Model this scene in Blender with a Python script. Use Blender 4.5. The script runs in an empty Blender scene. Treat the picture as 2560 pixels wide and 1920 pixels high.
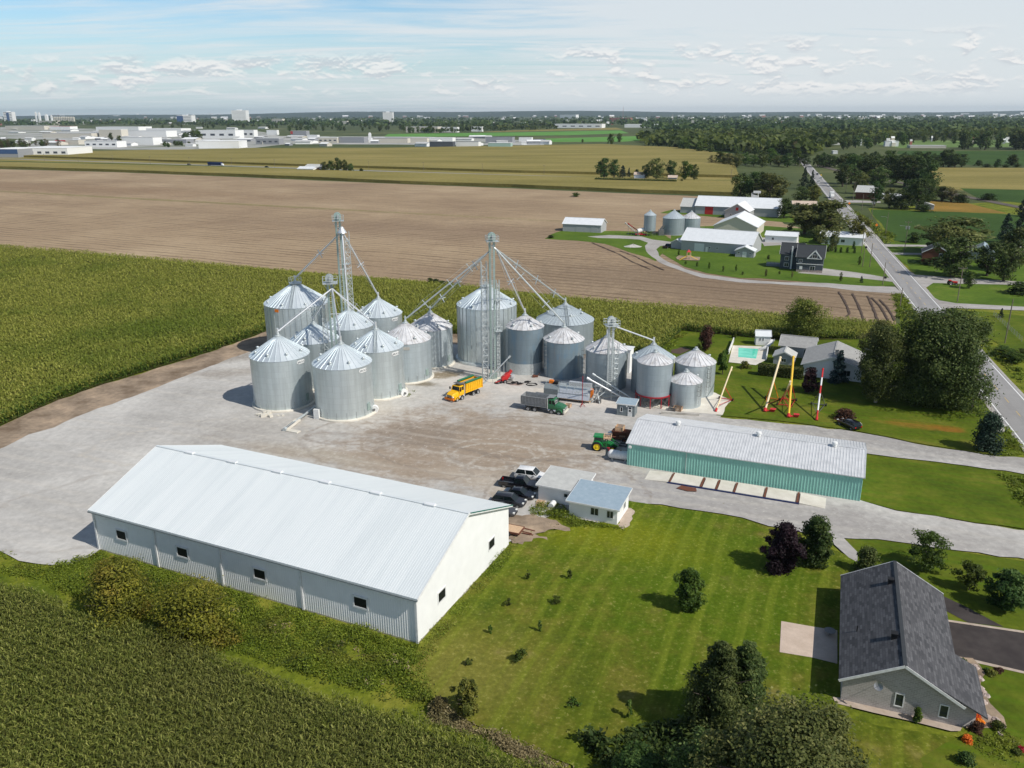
import bpy, math, random
import numpy as np
from mathutils import Vector, Matrix

random.seed(11)
RNG = np.random.default_rng(11)
C = bpy.context.scene.collection
PI = math.pi
R_ = math.radians

# ------------------------------------------------------------------ camera
F, HY, ROLL, CH = 2040.0, 284.0, R_(0.2), 53.0
PITCH = math.atan((960 - HY) / F)
cd = bpy.data.cameras.new('camera'); cam = bpy.data.objects.new('camera', cd); C.objects.link(cam)
cd.sensor_width = 36; cd.lens = 36 * F / 2560; cd.clip_start = 1; cd.clip_end = 60000
cam.matrix_world = Matrix.Translation((0, 0, CH)) @ Matrix.Rotation(PI / 2 - PITCH, 4, 'X') @ Matrix.Rotation(-ROLL, 4, 'Z')
bpy.context.scene.camera = cam


def at(px, py, z=0.0):
    """point of the photograph (2560 wide) brought down to the plane of height z"""
    u, v = px - 1280, 960 - py
    c, s = math.cos(ROLL), math.sin(ROLL)
    u, v = u * c + v * s, -u * s + v * c
    dx, dy, dz = u, F * math.cos(PITCH) + v * math.sin(PITCH), -F * math.sin(PITCH) + v * math.cos(PITCH)
    t = (z - CH) / dz
    return Vector((dx * t, dy * t, z))


def zoom(ox, oy, s):
    return lambda x, y, z=0.0: at(ox + x / s, oy + y / s, z)


def mpp(p):
    """metres per photo pixel at point p"""
    return (Vector(p) - Vector((0, 0, CH))).length / F


GA = R_(-23.5)                       # the farm's own grid
GU = Vector((math.cos(GA), math.sin(GA), 0)); GV = Vector((-math.sin(GA), math.cos(GA), 0))

# ------------------------------------------------------------------ render, light, sky
sc = bpy.context.scene
sc.view_settings.view_transform = 'Standard'
try:
    sc.view_settings.look = 'None'
except Exception:
    pass
sc.view_settings.exposure = 0.0; sc.view_settings.gamma = 1.0
sc.view_settings.use_curve_mapping = False
SAZ, SEL = R_(-34), R_(46)
SV = Vector((math.cos(SAZ) * math.cos(SEL), math.sin(SAZ) * math.cos(SEL), math.sin(SEL)))
ld = bpy.data.lights.new('sun', 'SUN'); ld.energy = 4.4; ld.angle = R_(0.5); ld.color = (1.0, 0.955, 0.88)
sun = bpy.data.objects.new('sun', ld); C.objects.link(sun)
sun.rotation_euler = SV.to_track_quat('Z', 'Y').to_euler()


class NT:
    """tiny node helper"""
    def __init__(s, tree):
        s.t = tree; s.n = tree.nodes; s.l = tree.links

    def new(s, typ, **kw):
        n = s.n.new(typ)
        for k, v in kw.items():
            setattr(n, k, v)
        return n

    def put(s, sock, v):
        if hasattr(v, 'is_output') or isinstance(v, bpy.types.NodeSocket):
            s.l.new(v, sock)
        elif isinstance(v, (tuple, list)) and len(v) == 3 and sock.type == 'RGBA':
            sock.default_value = (*v, 1)
        else:
            sock.default_value = v

    def math(s, op, a, b=0.0, c=None, clamp=False):
        n = s.new('ShaderNodeMath', operation=op, use_clamp=clamp)
        s.put(n.inputs[0], a); s.put(n.inputs[1], b)
        if c is not None: s.put(n.inputs[2], c)
        return n.outputs[0]

    def vmath(s, op, a, b=None, scale=None):
        n = s.new('ShaderNodeVectorMath', operation=op)
        s.put(n.inputs[0], a)
        if b is not None: s.put(n.inputs[1], b)
        if scale is not None: s.put(n.inputs['Scale'], scale)
        return n.outputs['Value'] if op in ('LENGTH', 'DOT_PRODUCT', 'DISTANCE') else n.outputs['Vector']

    def mapping(s, vec, loc=(0, 0, 0), rot=(0, 0, 0), sca=(1, 1, 1), typ='POINT'):
        n = s.new('ShaderNodeMapping', vector_type=typ)
        s.l.new(vec, n.inputs['Vector'])
        n.inputs['Location'].default_value = loc; n.inputs['Rotation'].default_value = rot; n.inputs['Scale'].default_value = sca
        return n.outputs['Vector']

    def noise(s, vec, scale, detail=3, rough=0.55, dist=0.0, out=0):
        n = s.new('ShaderNodeTexNoise')
        s.l.new(vec, n.inputs['Vector'])
        n.inputs['Scale'].default_value = scale; n.inputs['Detail'].default_value = detail
        n.inputs['Roughness'].default_value = rough; n.inputs['Distortion'].default_value = dist
        return n.outputs[out]

    def ramp(s, fac, stops, interp='LINEAR'):
        n = s.new('ShaderNodeValToRGB'); n.color_ramp.interpolation = interp
        e = n.color_ramp.elements
        while len(e) < len(stops): e.new(0.5)
        for i, (p, c) in enumerate(stops):
            e[i].position = p
            e[i].color = (c, c, c, 1) if isinstance(c, (int, float)) else (*c, 1)
        s.l.new(fac, n.inputs[0])
        return n.outputs['Color']

    def mix(s, fac, a, b, typ='MIX'):
        n = s.new('ShaderNodeMix', data_type='RGBA', blend_type=typ, clamp_factor=True)
        s.put(n.inputs[0], fac); s.put(n.inputs[6], a); s.put(n.inputs[7], b)
        return n.outputs[2]

    def smooth(s, v, a, b, lo=0.0, hi=1.0):
        n = s.new('ShaderNodeMapRange', interpolation_type='SMOOTHSTEP')
        s.put(n.inputs[0], v)
        n.inputs[1].default_value = a; n.inputs[2].default_value = b
        n.inputs[3].default_value = lo; n.inputs[4].default_value = hi
        return n.outputs[0]


world = bpy.data.worlds.new('World'); sc.world = world; world.use_nodes = True
w = NT(world.node_tree); w.n.clear()
SKYS = 0.10
sky = w.new('ShaderNodeTexSky', sky_type='NISHITA')
sky.sun_disc = False; sky.sun_elevation = SEL; sky.sun_rotation = PI / 2 - SAZ
sky.air_density = 1.0; sky.dust_density = 0.6; sky.ozone_density = 1.5; sky.altitude = 50
tc = w.new('ShaderNodeTexCoord').outputs['Generated']
sep = w.new('ShaderNodeSeparateXYZ'); w.l.new(tc, sep.inputs[0])
X, Y, Z = sep.outputs
zz = w.math('MAXIMUM', Z, 0.0)
# high thin cloud, projected on a plane overhead so that it streams towards the horizon
den = w.math('ADD', zz, 0.06)
cmb = w.new('ShaderNodeCombineXYZ'); w.put(cmb.inputs[0], w.math('DIVIDE', X, den)); w.put(cmb.inputs[1], w.math('DIVIDE', Y, den))
pv = cmb.outputs[0]
big = w.noise(w.mapping(pv, loc=(3.1, 1.2, 0), rot=(0, 0, R_(20)), sca=(0.16, 0.30, 1)), 1.0, 5, 0.6, 0.6)
wis = w.noise(w.mapping(pv, loc=(7.7, 0.4, 0), rot=(0, 0, R_(14)), sca=(0.35, 1.3, 1)), 1.0, 8, 0.62, 1.2)
side = w.smooth(X, -0.55, 0.45)                                  # more veil to the right
cm = w.math('ADD', w.math('ADD', w.math('MULTIPLY', big, 0.6), w.math('MULTIPLY', wis, 0.95)), w.math('MULTIPLY', side, 0.34))
cm = w.math('MULTIPLY', w.smooth(cm, 0.71, 1.04), w.smooth(Z, 0.55, 0.16, 0.25, 1.0))
# small cumulus low over the horizon
az = w.math('ARCTAN2', X, Y)
cz = w.new('ShaderNodeCombineXYZ'); w.put(cz.inputs[0], w.math('MULTIPLY', az, 30.0)); w.put(cz.inputs[1], w.math('MULTIPLY', Z, 72.0))
puff = w.noise(cz.outputs[0], 1.0, 7, 0.55, 0.25)
puf2 = w.noise(w.mapping(cz.outputs[0], loc=(5.2, 9.1, 2), sca=(0.22, 0.35, 1)), 1.0, 3, 0.5)
band = w.math('MULTIPLY', w.smooth(Z, 0.012, 0.030), w.smooth(w.math('SUBTRACT', Z, w.math('MULTIPLY', side, 0.022)), 0.064, 0.046))
pm = w.math('ADD', w.math('MULTIPLY', puff, 0.6), w.math('MULTIPLY', puf2, 0.55))
pm = w.math('MULTIPLY', w.smooth(pm, 0.545, 0.66), band)
lower = w.noise(w.mapping(cz.outputs[0], loc=(0, 0.16, 0)), 1.0, 7, 0.55, 0.25)       # same puffs a little lower: grey undersides
und = w.smooth(w.math('SUBTRACT', lower, puff), -0.05, 0.05)
pcol = w.mix(und, (9.6, 9.4, 9.2), (5.9, 6.3, 6.8))
hz = w.smooth(Z, 0.11, 0.0)
skyc = w.mix(w.math('MULTIPLY', hz, 0.86), w.mix(1.0, sky.outputs[0], (0.95, 1.16, 1.30), 'MULTIPLY'), (6.1, 7.2, 7.75))
c1 = w.mix(w.math('MULTIPLY', cm, 0.85), skyc, (7.7, 8.1, 8.35))
c2 = w.mix(w.math('MULTIPLY', pm, 0.72), c1, pcol)
c2 = w.mix(1.0, c2, w.ramp(w.smooth(Z, 0.14, 0.55), [(0, 1.0), (1, 0.66)]), 'MULTIPLY')   # thinner, darker blue overhead
bg = w.new('ShaderNodeBackground'); w.l.new(c2, bg.inputs[0]); bg.inputs[1].default_value = SKYS
world.cycles.sampling_method = 'MANUAL'; world.cycles.sample_map_resolution = 256
wo = w.new('ShaderNodeOutputWorld'); w.l.new(bg.outputs[0], wo.inputs[0])


# ------------------------------------------------------------------ colours and materials
def lin(c):
    c /= 255.0
    return c / 12.92 if c <= 0.04045 else ((c + 0.055) / 1.055) ** 2.4


def A(r, g, b, k=1.15):
    """albedo of a level sunlit surface that the photograph shows as r,g,b"""
    return tuple(min(0.85, lin(v) / k) for v in (r, g, b))


MATS = {}


def M(name, col, rough=0.8, metal=0.0, cols=None, scale=3.0, detail=3, stretch=(1, 1, 1), bump=0.0, bscale=None, bdist=0.02,
      world_pos=False, spec=0.35, rot=0.0, emit=None, alpha=None, coat=0.0):
    if name in MATS: return MATS[name]
    m = bpy.data.materials.new(name); m.use_nodes = True
    t = NT(m.node_tree); b = t.n['Principled BSDF']
    b.inputs['Roughness'].default_value = rough; b.inputs['Metallic'].default_value = metal
    b.inputs['Specular IOR Level'].default_value = spec; b.inputs['Coat Weight'].default_value = coat
    if world_pos: vec = t.new('ShaderNodeNewGeometry').outputs['Position']
    else: vec = t.new('ShaderNodeTexCoord').outputs['Object']
    vec = t.mapping(vec, rot=(0, 0, rot), sca=stretch)
    if cols:
        n = t.noise(vec, scale, detail, 0.6)
        t.l.new(t.ramp(n, cols), b.inputs['Base Color'])
    else:
        n = t.noise(vec, scale, detail, 0.6)
        dark = tuple(c * 0.82 for c in col)
        t.l.new(t.ramp(n, [(0.3, dark), (0.62, col)]), b.inputs['Base Color'])
    if bump:
        bn = t.new('ShaderNodeBump'); bn.inputs['Strength'].default_value = bump; bn.inputs['Distance'].default_value = bdist
        t.l.new(t.noise(vec, bscale or scale * 3, 2), bn.inputs['Height']); t.l.new(bn.outputs[0], b.inputs['Normal'])
    MATS[name] = m
    return m


def GM(name, cols, scale, fine=None, fine_amt=0.75, blobs=(), stripes=None, bump=0.0, bscale=8, bdist=0.05, rough=0.95, detail=5, stretch=(1, 1, 1), rot=0.0, speck=None):
    """ground material in world position: big noise ramp, fine noise, soft stained patches, mown or ploughed stripes"""
    m = bpy.data.materials.new(name); m.use_nodes = True
    t = NT(m.node_tree); b = t.n['Principled BSDF']
    b.inputs['Roughness'].default_value = rough; b.inputs['Specular IOR Level'].default_value = 0.12
    pos = t.new('ShaderNodeNewGeometry').outputs['Position']
    vec = t.mapping(pos, rot=(0, 0, rot), sca=stretch)
    c = t.ramp(t.noise(vec, scale, detail, 0.62), cols)
    warp = t.noise(pos, 0.22, 5, 0.65)
    warp2 = t.noise(pos, 0.9, 4, 0.65)
    for (p, rx, ry, ang, col, soft, amt, *ring) in blobs:
        q = t.mapping(pos, loc=(p[0], p[1], 0), rot=(0, 0, ang), sca=(rx, ry, 1), typ='TEXTURE')
        fl = t.new('ShaderNodeVectorMath', operation='MULTIPLY'); t.l.new(q, fl.inputs[0]); fl.inputs[1].default_value = (1, 1, 0)
        d = t.vmath('LENGTH', fl.outputs[0])
        if ring:
            d = t.math('ADD', d, t.math('MULTIPLY', t.math('SUBTRACT', warp, 0.5), 0.5))
            d = t.math('DIVIDE', t.math('ABSOLUTE', t.math('SUBTRACT', d, 1.0)), ring[0])
            amt = t.math('MULTIPLY', t.smooth(warp2, 0.36, 0.6), amt)
        else:
            d = t.math('ADD', d, t.math('MULTIPLY', t.math('SUBTRACT', warp, 0.5), 2.2))
            d = t.math('ADD', d, t.math('MULTIPLY', t.math('SUBTRACT', warp2, 0.5), 0.9))
        c = t.mix(t.math('MULTIPLY', t.smooth(d, 1.0 + soft, 1.0 - soft), amt), c, col)
    if stripes:
        ang, period, col, amt, thr = stripes
        q = t.mapping(pos, rot=(0, 0, -ang))
        s = t.new('ShaderNodeSeparateXYZ'); t.l.new(q, s.inputs[0])
        wob = t.math('MULTIPLY', t.noise(q, 0.03, 2), 6.0)
        ph = t.math('SINE', t.math('MULTIPLY', t.math('ADD', s.outputs[1], wob), 2 * PI / period))
        rnd = t.noise(t.mapping(q, sca=(0.02, 1.0 / period, 1)), 1.3, 3, 0.7)
        f = t.math('MULTIPLY', t.smooth(ph, thr - 0.4, thr + 0.4), t.smooth(rnd, 0.35, 0.65))
        c = t.mix(t.math('MULTIPLY', f, amt), c, col)
    if fine:
        c = t.mix(1.0, c, t.ramp(t.noise(pos, fine, 4, 0.7), [(0.32, fine_amt), (0.66, 1.0)]), 'MULTIPLY')
    if speck:
        c = t.mix(t.ramp(t.noise(pos, speck[0], 2, 0.8), [(0.60, 0.0), (0.75, speck[2])]), c, speck[1])
    t.l.new(c, b.inputs['Base Color'])
    if bump:
        bn = t.new('ShaderNodeBump'); bn.inputs['Strength'].default_value = bump; bn.inputs['Distance'].default_value = bdist
        t.l.new(t.noise(pos, bscale, 3, 0.7), bn.inputs['Height']); t.l.new(bn.outputs[0], b.inputs['Normal'])
    MATS[name] = m
    return m


def leafmat(name, dark, mid, light, trans=0.33, tint=None):
    """leaves: every leaf carries its own random value v"""
    m = bpy.data.materials.new(name); m.use_nodes = True
    t = NT(m.node_tree); b = t.n['Principled BSDF']
    b.inputs['Roughness'].default_value = 0.62; b.inputs['Specular IOR Level'].default_value = 0.25
    a = t.new('ShaderNodeAttribute', attribute_name='v').outputs['Fac']
    c = t.ramp(a, [(0.0, dark), (0.5, mid), (1.0, light)])
    if tint:
        n = t.noise(t.new('ShaderNodeNewGeometry').outputs['Position'], tint[0], 4, 0.6)
        c = t.mix(t.math('MULTIPLY', t.smooth(n, tint[2], tint[3]), tint[4] if len(tint) > 4 else 1.0), c, tint[1])
    else:
        oi = t.new('ShaderNodeObjectInfo').outputs['Random']
        hs = t.new('ShaderNodeHueSaturation'); t.l.new(c, hs.inputs['Color'])
        t.l.new(t.math('ADD', t.math('MULTIPLY', oi, 0.05), 0.475), hs.inputs['Hue'])
        t.l.new(t.math('ADD', t.math('MULTIPLY', oi, 0.5), 0.75), hs.inputs['Value'])
        c = hs.outputs[0]
    t.l.new(c, b.inputs['Base Color'])
    tr = t.new('ShaderNodeBsdfTranslucent'); t.l.new(c, tr.inputs['Color'])
    mx = t.new('ShaderNodeMixShader'); mx.inputs[0].default_value = trans
    t.l.new(b.outputs[0], mx.inputs[1]); t.l.new(tr.outputs[0], mx.inputs[2])
    t.l.new(mx.outputs[0], t.n['Material Output'].inputs['Surface'])
    MATS[name] = m
    return m


# ------------------------------------------------------------------ mesh builder
def V(*a): return Vector(a)


class MB:
    def __init__(s): s.v = []; s.f = []; s.m = []; s.uv = {}

    def add(s, vs, fs, m=0):
        o = len(s.v); s.v += [tuple(p) for p in vs]
        for f in fs: s.f.append(tuple(i + o for i in f)); s.m.append(m)
        return s

    def box(s, x0, x1, y0, y1, z0, z1, m=0):
        return s.add([(x0, y0, z0), (x1, y0, z0), (x1, y1, z0), (x0, y1, z0), (x0, y0, z1), (x1, y0, z1), (x1, y1, z1), (x0, y1, z1)],
                     [(0, 3, 2, 1), (4, 5, 6, 7), (0, 1, 5, 4), (1, 2, 6, 5), (2, 3, 7, 6), (3, 0, 4, 7)], m)

    def beam(s, a, b, w, h=None, m=0, up=(0, 0, 1)):
        a, b = Vector(a), Vector(b); h = h or w
        d = (b - a).normalized(); u = Vector(up)
        if abs(d.dot(u)) > 0.99: u = Vector((1, 0, 0))
        r = d.cross(u).normalized() * w / 2; q = r.normalized().cross(d) * h / 2
        vs = [a - r - q, a + r - q, a + r + q, a - r + q, b - r - q, b + r - q, b + r + q, b - r + q]
        return s.add(vs, [(0, 1, 2, 3), (7, 6, 5, 4), (0, 4, 5, 1), (1, 5, 6, 2), (2, 6, 7, 3), (3, 7, 4, 0)], m)

    def tube(s, a, b, r0, r1=None, n=8, m=0, caps=True):
        a, b = Vector(a), Vector(b); r1 = r0 if r1 is None else r1
        d = (b - a).normalized(); u = Vector((0, 0, 1)) if abs(d.z) < 0.95 else Vector((1, 0, 0))
        x = d.cross(u).normalized(); y = d.cross(x)
        vs = []
        for c, r in ((a, r0), (b, r1)):
            for i in range(n):
                t = 2 * PI * i / n; vs.append(c + x * math.cos(t) * r + y * math.sin(t) * r)
        fs = [(i, (i + 1) % n, n + (i + 1) % n, n + i) for i in range(n)]
        if caps: fs += [tuple(range(n - 1, -1, -1)), tuple(range(n, 2 * n))]
        return s.add(vs, fs, m)

    def path(s, pts, r, n=6, m=0):
        for a, b in zip(pts, pts[1:]): s.tube(a, b, r, r, n, m)
        return s

    def lathe(s, prof, n=24, cx=0, cy=0, m=0, a0=0.0):
        vs = []; fs = []
        for r, z in prof:
            for i in range(n):
                t = a0 + 2 * PI * i / n; vs.append((cx + r * math.cos(t), cy + r * math.sin(t), z))
        for k in range(len(prof) - 1):
            for i in range(n):
                j = (i + 1) % n; fs.append((k * n + i, k * n + j, (k + 1) * n + j, (k + 1) * n + i))
        return s.add(vs, fs, m)

    def loft(s, rings, m=0, caps=True):
        n = len(rings[0]); vs = [p for r in rings for p in r]; fs = []
        for k in range(len(rings) - 1):
            for i in range(n):
                j = (i + 1) % n; fs.append((k * n + i, k * n + j, (k + 1) * n + j, (k + 1) * n + i))
        if caps: fs += [tuple(range(n - 1, -1, -1)), tuple(range((len(rings) - 1) * n, len(rings) * n))]
        return s.add(vs, fs, m)

    def poly(s, pts, m=0): return s.add(pts, [tuple(range(len(pts)))], m)

    def prism(s, pts, z0, z1, m=0):
        n = len(pts)
        vs = [(p[0], p[1], z0) for p in pts] + [(p[0], p[1], z1) for p in pts]
        fs = [tuple(range(n - 1, -1, -1)), tuple(range(n, 2 * n))] + [(i, (i + 1) % n, n + (i + 1) % n, n + i) for i in range(n)]
        return s.add(vs, fs, m)

    def build(s, name, mats, parent=None, smooth=False, loc=None, rot=None, fix=True):
        me = bpy.data.meshes.new(name); me.from_pydata(s.v, [], s.f)
        for mt in (mats if isinstance(mats, (list, tuple)) else [mats]): me.materials.append(mt)
        if any(s.m): me.polygons.foreach_set('material_index', s.m)
        if fix:
            import bmesh
            bm = bmesh.new(); bm.from_mesh(me); bmesh.ops.recalc_face_normals(bm, faces=bm.faces); bm.to_mesh(me); bm.free()
        if smooth:
            me.polygons.foreach_set('use_smooth', [True] * len(me.polygons))
            if smooth != 'all':
                try: me.set_sharp_from_angle(angle=R_(40))
                except Exception: pass
        me.update()
        o = bpy.data.objects.new(name, me); C.objects.link(o)
        if parent: o.parent = parent
        if loc is not None: o.location = loc
        if rot is not None: o.rotation_euler = (0, 0, rot)
        return o


def tag(o, label=None, cat=None, group=None, kind=None):
    if label: o['label'] = label
    if cat: o['category'] = cat
    if group: o['group'] = group
    if kind: o['kind'] = kind
    return o


def thing(name, label, cat, loc=(0, 0, 0), rotz=0.0, group=None):
    o = bpy.data.objects.new(name, None); C.objects.link(o); o.empty_display_size = 0.3
    o.location = loc; o.rotation_euler = (0, 0, rotz)
    return tag(o, label, cat, group)


def copy_tree(o, parent=None):
    c = o.copy(); C.objects.link(c); c.parent = parent
    for ch in list(o.children): copy_tree(ch, c)
    return c


def wobble(pts, step=3.0, amp=0.5, seed=0):
    """polyline ring subdivided with an irregular edge"""
    r = random.Random(seed); out = []
    n = len(pts)
    for i in range(n):
        a, b = Vector(pts[i][:2]), Vector(pts[(i + 1) % n][:2]); L = (b - a).length; k = max(1, min(60, int(L / step)))
        nn = Vector((-(b - a).y, (b - a).x)) / max(L, 1e-6)
        for j in range(k):
            p = a + (b - a) * (j / k)
            if j: p = p + nn * r.uniform(-amp, amp)
            out.append((p.x, p.y))
    return out


LAYER = [0]


def sheet(name, pts, mat, step=3.0, amp=0.4, z=None, label=None):
    LAYER[0] += 1
    z = 0.004 * LAYER[0] if z is None else z
    ring = wobble(pts, step, amp, LAYER[0])
    mb = MB(); mb.poly([(x, y, z) for x, y in ring])
    o = mb.build(name, mat, fix=False)
    if o.data.polygons[0].normal.z < 0: o.data.flip_normals()
    return tag(o, kind='structure')


def strip_pts(pts, wid):
    L, Rr = [], []
    for i, p in enumerate(pts):
        a = Vector(pts[max(0, i - 1)][:2]); b = Vector(pts[min(len(pts) - 1, i + 1)][:2]); d = (b - a).normalized()
        n = Vector((-d.y, d.x)) * wid / 2; p = Vector(p[:2]); L.append(p + n); Rr.append(p - n)
    return [tuple(q) for q in L] + [tuple(q) for q in reversed(Rr)]


# ------------------------------------------------------------------ leaf clouds
def quads_mesh(name, P, mat, val, parent=None):
    """P: N x 4 x 3 corner array"""
    n = len(P)
    me = bpy.data.meshes.new(name)
    me.vertices.add(n * 4); me.vertices.foreach_set('co', P.reshape(-1).astype(np.float32))
    me.loops.add(n * 4); me.loops.foreach_set('vertex_index', np.arange(n * 4, dtype=np.int32))
    me.polygons.add(n); me.polygons.foreach_set('loop_start', np.arange(0, n * 4, 4, dtype=np.int32))
    at_ = me.attributes.new('v', 'FLOAT', 'FACE'); at_.data.foreach_set('value', val.astype(np.float32))
    me.materials.append(mat); me.update(); me.validate()
    o = bpy.data.objects.new(name, me); C.objects.link(o)
    if parent: o.parent = parent
    return o


def unit(a): return a / np.maximum(np.linalg.norm(a, axis=-1, keepdims=True), 1e-9)


def leaves(c, nrm, size, g, aspect=0.6):
    """diamond leaves at centres c, facing roughly nrm"""
    n = len(c)
    nn = unit(nrm + g.normal(0, 0.75, (n, 3)))
    t = unit(np.cross(nn, g.normal(0, 1, (n, 3)))); b = np.cross(nn, t)
    s = size[:, None]
    return np.stack([c - t * s, c - b * s * aspect, c + t * s, c + b * s * aspect], 1)


def crown_pts(kind, n, g, lumps=34):
    lumps = int(lumps * 1.6)
    """leaf centres + outward normals in a unit crown: x,y in [-.5,.5], z in [0,1]"""
    C0 = []; Rr = []
    k = 0
    q1, q2, q3 = g.uniform(0, 6.28, 3)
    while len(C0) < lumps and k < 9999:
        k += 1
        z = g.uniform(0.0, 1.0); a = g.uniform(0, 2 * PI)
        if kind == 'cone': env = 0.5 * (1 - z) ** 0.8 + 0.03; lr = 0.04 + 0.10 * (1 - z); rr = env * g.uniform(0.45, 1.05)
        elif kind == 'column': env = 0.42 * math.sin(PI * min(0.97, max(0.12, z))) ** 0.45; lr = 0.13; rr = env * g.uniform(0.3, 0.9)
        elif kind == 'weep': env = 0.5 * math.sin(PI * (0.12 + 0.8 * z)) ** 0.6; lr = g.uniform(0.09, 0.16); rr = env * g.uniform(0.2, 0.9)
        elif kind == 'bush': env = 0.5 * math.cos(z * PI / 2 * 0.96) ** 0.5; lr = g.uniform(0.12, 0.2); rr = env * g.uniform(0.1, 0.85)
        elif kind == 'loose': env = 0.5 * math.sin(PI * (0.1 + 0.84 * z)) ** 0.6; lr = g.uniform(0.06, 0.13); rr = env * g.uniform(0.1, 1.0)
        else: env = 0.5 * math.sin(PI * (0.10 + 0.86 * z)) ** 0.55; lr = g.uniform(0.05, 0.14); rr = env * g.uniform(0.3, 1.0)
        rr *= 0.86 + 0.20 * math.sin(3 * a + q1 + 4 * z) + 0.12 * math.sin(7 * z + q2 + 2 * a)
        C0.append((math.cos(a) * rr, math.sin(a) * rr, z)); Rr.append(lr)
    C0 = np.array(C0); Rr = np.array(Rr)
    C0[:, :2] *= 0.86 if kind != 'cone' else 0.93
    idx = g.integers(0, len(C0), n)
    d = unit(g.normal(0, 1, (n, 3)))
    if kind == 'weep': d[:, 2] = -np.abs(d[:, 2]) * 1.6 + 0.5
    rad = Rr[idx] * np.cbrt(g.uniform(0.2, 1.2, n)) * np.where(g.uniform(0, 1, n) < 0.14, 1.45, 1.0)
    zs = 1.0 if kind != 'cone' else 0.5
    p = C0[idx] + d * rad[:, None] * np.array([1, 1, zs])
    p[:, 2] = np.clip(p[:, 2], -0.02, 1.06)
    out = unit(p - np.array([0, 0, 0.35])) * 0.6 + d * 0.6 + np.array([0, 0, 0.5])
    lv = g.uniform(0, 1, len(C0))[idx]
    val = np.clip(0.5 * lv + 0.5 * g.uniform(0, 1, n) + (0.06 * (p[:, 2] - 0.5)), 0, 1)
    return p, out, val


def trunk_mb(h, w, zb, g, r=None, limbs=7, cr=0.6):
    """tapered trunk with limbs reaching into a crown that starts at zb"""
    m = MB(); r = r or max(0.04, 0.022 * h)
    top = zb + (h - zb) * cr
    k = 5; pts = []
    for i in range(k + 1):
        t = i / k; pts.append(V(g.normal(0, 0.012 * h) * t, g.normal(0, 0.012 * h) * t, top * t))
    for i in range(k): m.tube(pts[i], pts[i + 1], r * (1 - 0.75 * i / k), r * (1 - 0.75 * (i + 1) / k), 7, caps=i in (0, k - 1))
    for i in range(limbs):
        a = 2 * PI * i / limbs + g.uniform(-0.4, 0.4); z0 = zb * 0.9 + (top - zb * 0.9) * g.uniform(0.05, 0.9)
        s = V(0, 0, z0); e = V(math.cos(a) * w * 0.34, math.sin(a) * w * 0.34, min(h * 0.95, z0 + (h - zb) * g.uniform(0.15, 0.35)))
        mid = s.lerp(e, 0.5) + V(0, 0, 0.04 * h)
        m.tube(s, mid, r * 0.42, r * 0.28, 5); m.tube(mid, e, r * 0.28, r * 0.1, 5)
    return m


def make_tree(kind, h, w, mat, n, leaf, label, cat='tree', loc=(0, 0, 0), seed=0, zb=0.18, lumps=34, name=None, group=None, bark='bark', limbs=7, aspect=0.6, lean=0):
    g = np.random.default_rng(seed + 100)
    t = thing(name or 'tree', label, cat, loc, random.uniform(0, 6.28), group)
    p, o, v = crown_pts(kind, n, g, lumps)
    P = p * np.array([w, w, h * (1 - zb)]) + np.array([0, 0, h * zb])
    quads_mesh('crown' if cat != 'bush' else 'foliage', leaves(P, o, leaf * g.uniform(0.6, 1.35, n), g, aspect), MATS[mat], v, t)
    trunk_mb(h, w, max(h * zb, 0.05 * h), g, limbs=limbs).build('trunk' if cat != 'bush' else 'stem', MATS[bark], t, smooth=True)
    return t
# ================================================================== materials
M('white_sheet', (0.78, 0.79, 0.80), 0.5, scale=0.6, cols=[(0.3, (0.66, 0.68, 0.69)), (0.7, (0.74, 0.755, 0.765))])
M('white_wall', (0.74, 0.72, 0.68), 0.6, scale=0.7, cols=[(0.3, (0.79, 0.79, 0.78)), (0.7, (0.85, 0.85, 0.84))])
M('roof_blue_white', (0.70, 0.75, 0.77), 0.42, 0.0, cols=[(0.25, (0.57, 0.61, 0.62)), (0.5, (0.635, 0.67, 0.675)), (0.75, (0.67, 0.70, 0.70))], scale=0.5, stretch=(2.2, .14, .14), detail=6, spec=0.5)
M('galv_roof_old', (0.55, 0.56, 0.57), 0.5, 0.25, cols=[(0.3, (0.56, 0.57, 0.58)), (0.5, (0.66, 0.665, 0.67)), (0.72, (0.72, 0.725, 0.73))], scale=0.8, stretch=(1, 1, 1), detail=5)
M('teal_wall', (0.19, 0.42, 0.36), 0.55, cols=[(0.3, (0.23, 0.48, 0.41)), (0.7, (0.28, 0.56, 0.48))], scale=0.7)
M('green_trim', (0.02, 0.15, 0.12), 0.5)
M('grey_roof_sheet', (0.38, 0.46, 0.53), 0.5, cols=[(0.35, (0.27, 0.35, 0.41)), (0.65, (0.32, 0.40, 0.46)), (0.8, (0.42, 0.48, 0.52))], scale=1.6, detail=6)
M('felt_roof', (0.47, 0.47, 0.45), 0.8, cols=[(0.3, (0.42, 0.42, 0.40)), (0.7, (0.52, 0.52, 0.49))], scale=1.2, detail=6)
M('dark_roof', (0.04, 0.045, 0.05), 0.8)
M('grey_siding', (0.20, 0.23, 0.24), 0.7); M('dark_siding', (0.075, 0.09, 0.105), 0.7)
M('beige_wall', (0.42, 0.40, 0.36), 0.8); M('grey_wall', (0.40, 0.41, 0.42), 0.8); M('cream_wall', (0.62, 0.58, 0.48), 0.8)
M('white_paint', (0.80, 0.80, 0.78), 0.45); M('trim', (0.78, 0.78, 0.77), 0.5)
M('glass', (0.025, 0.035, 0.04), 0.08, spec=0.7); M('car_glass', (0.008, 0.014, 0.015), 0.1, spec=0.45); M('roof_grey', (0.33, 0.32, 0.31), 0.85, cols=[(0.3, (0.27, 0.265, 0.255)), (0.7, (0.36, 0.355, 0.34))], scale=1.5, detail=6)
M('black_open', (0.006, 0.008, 0.006), 0.7)
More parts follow.
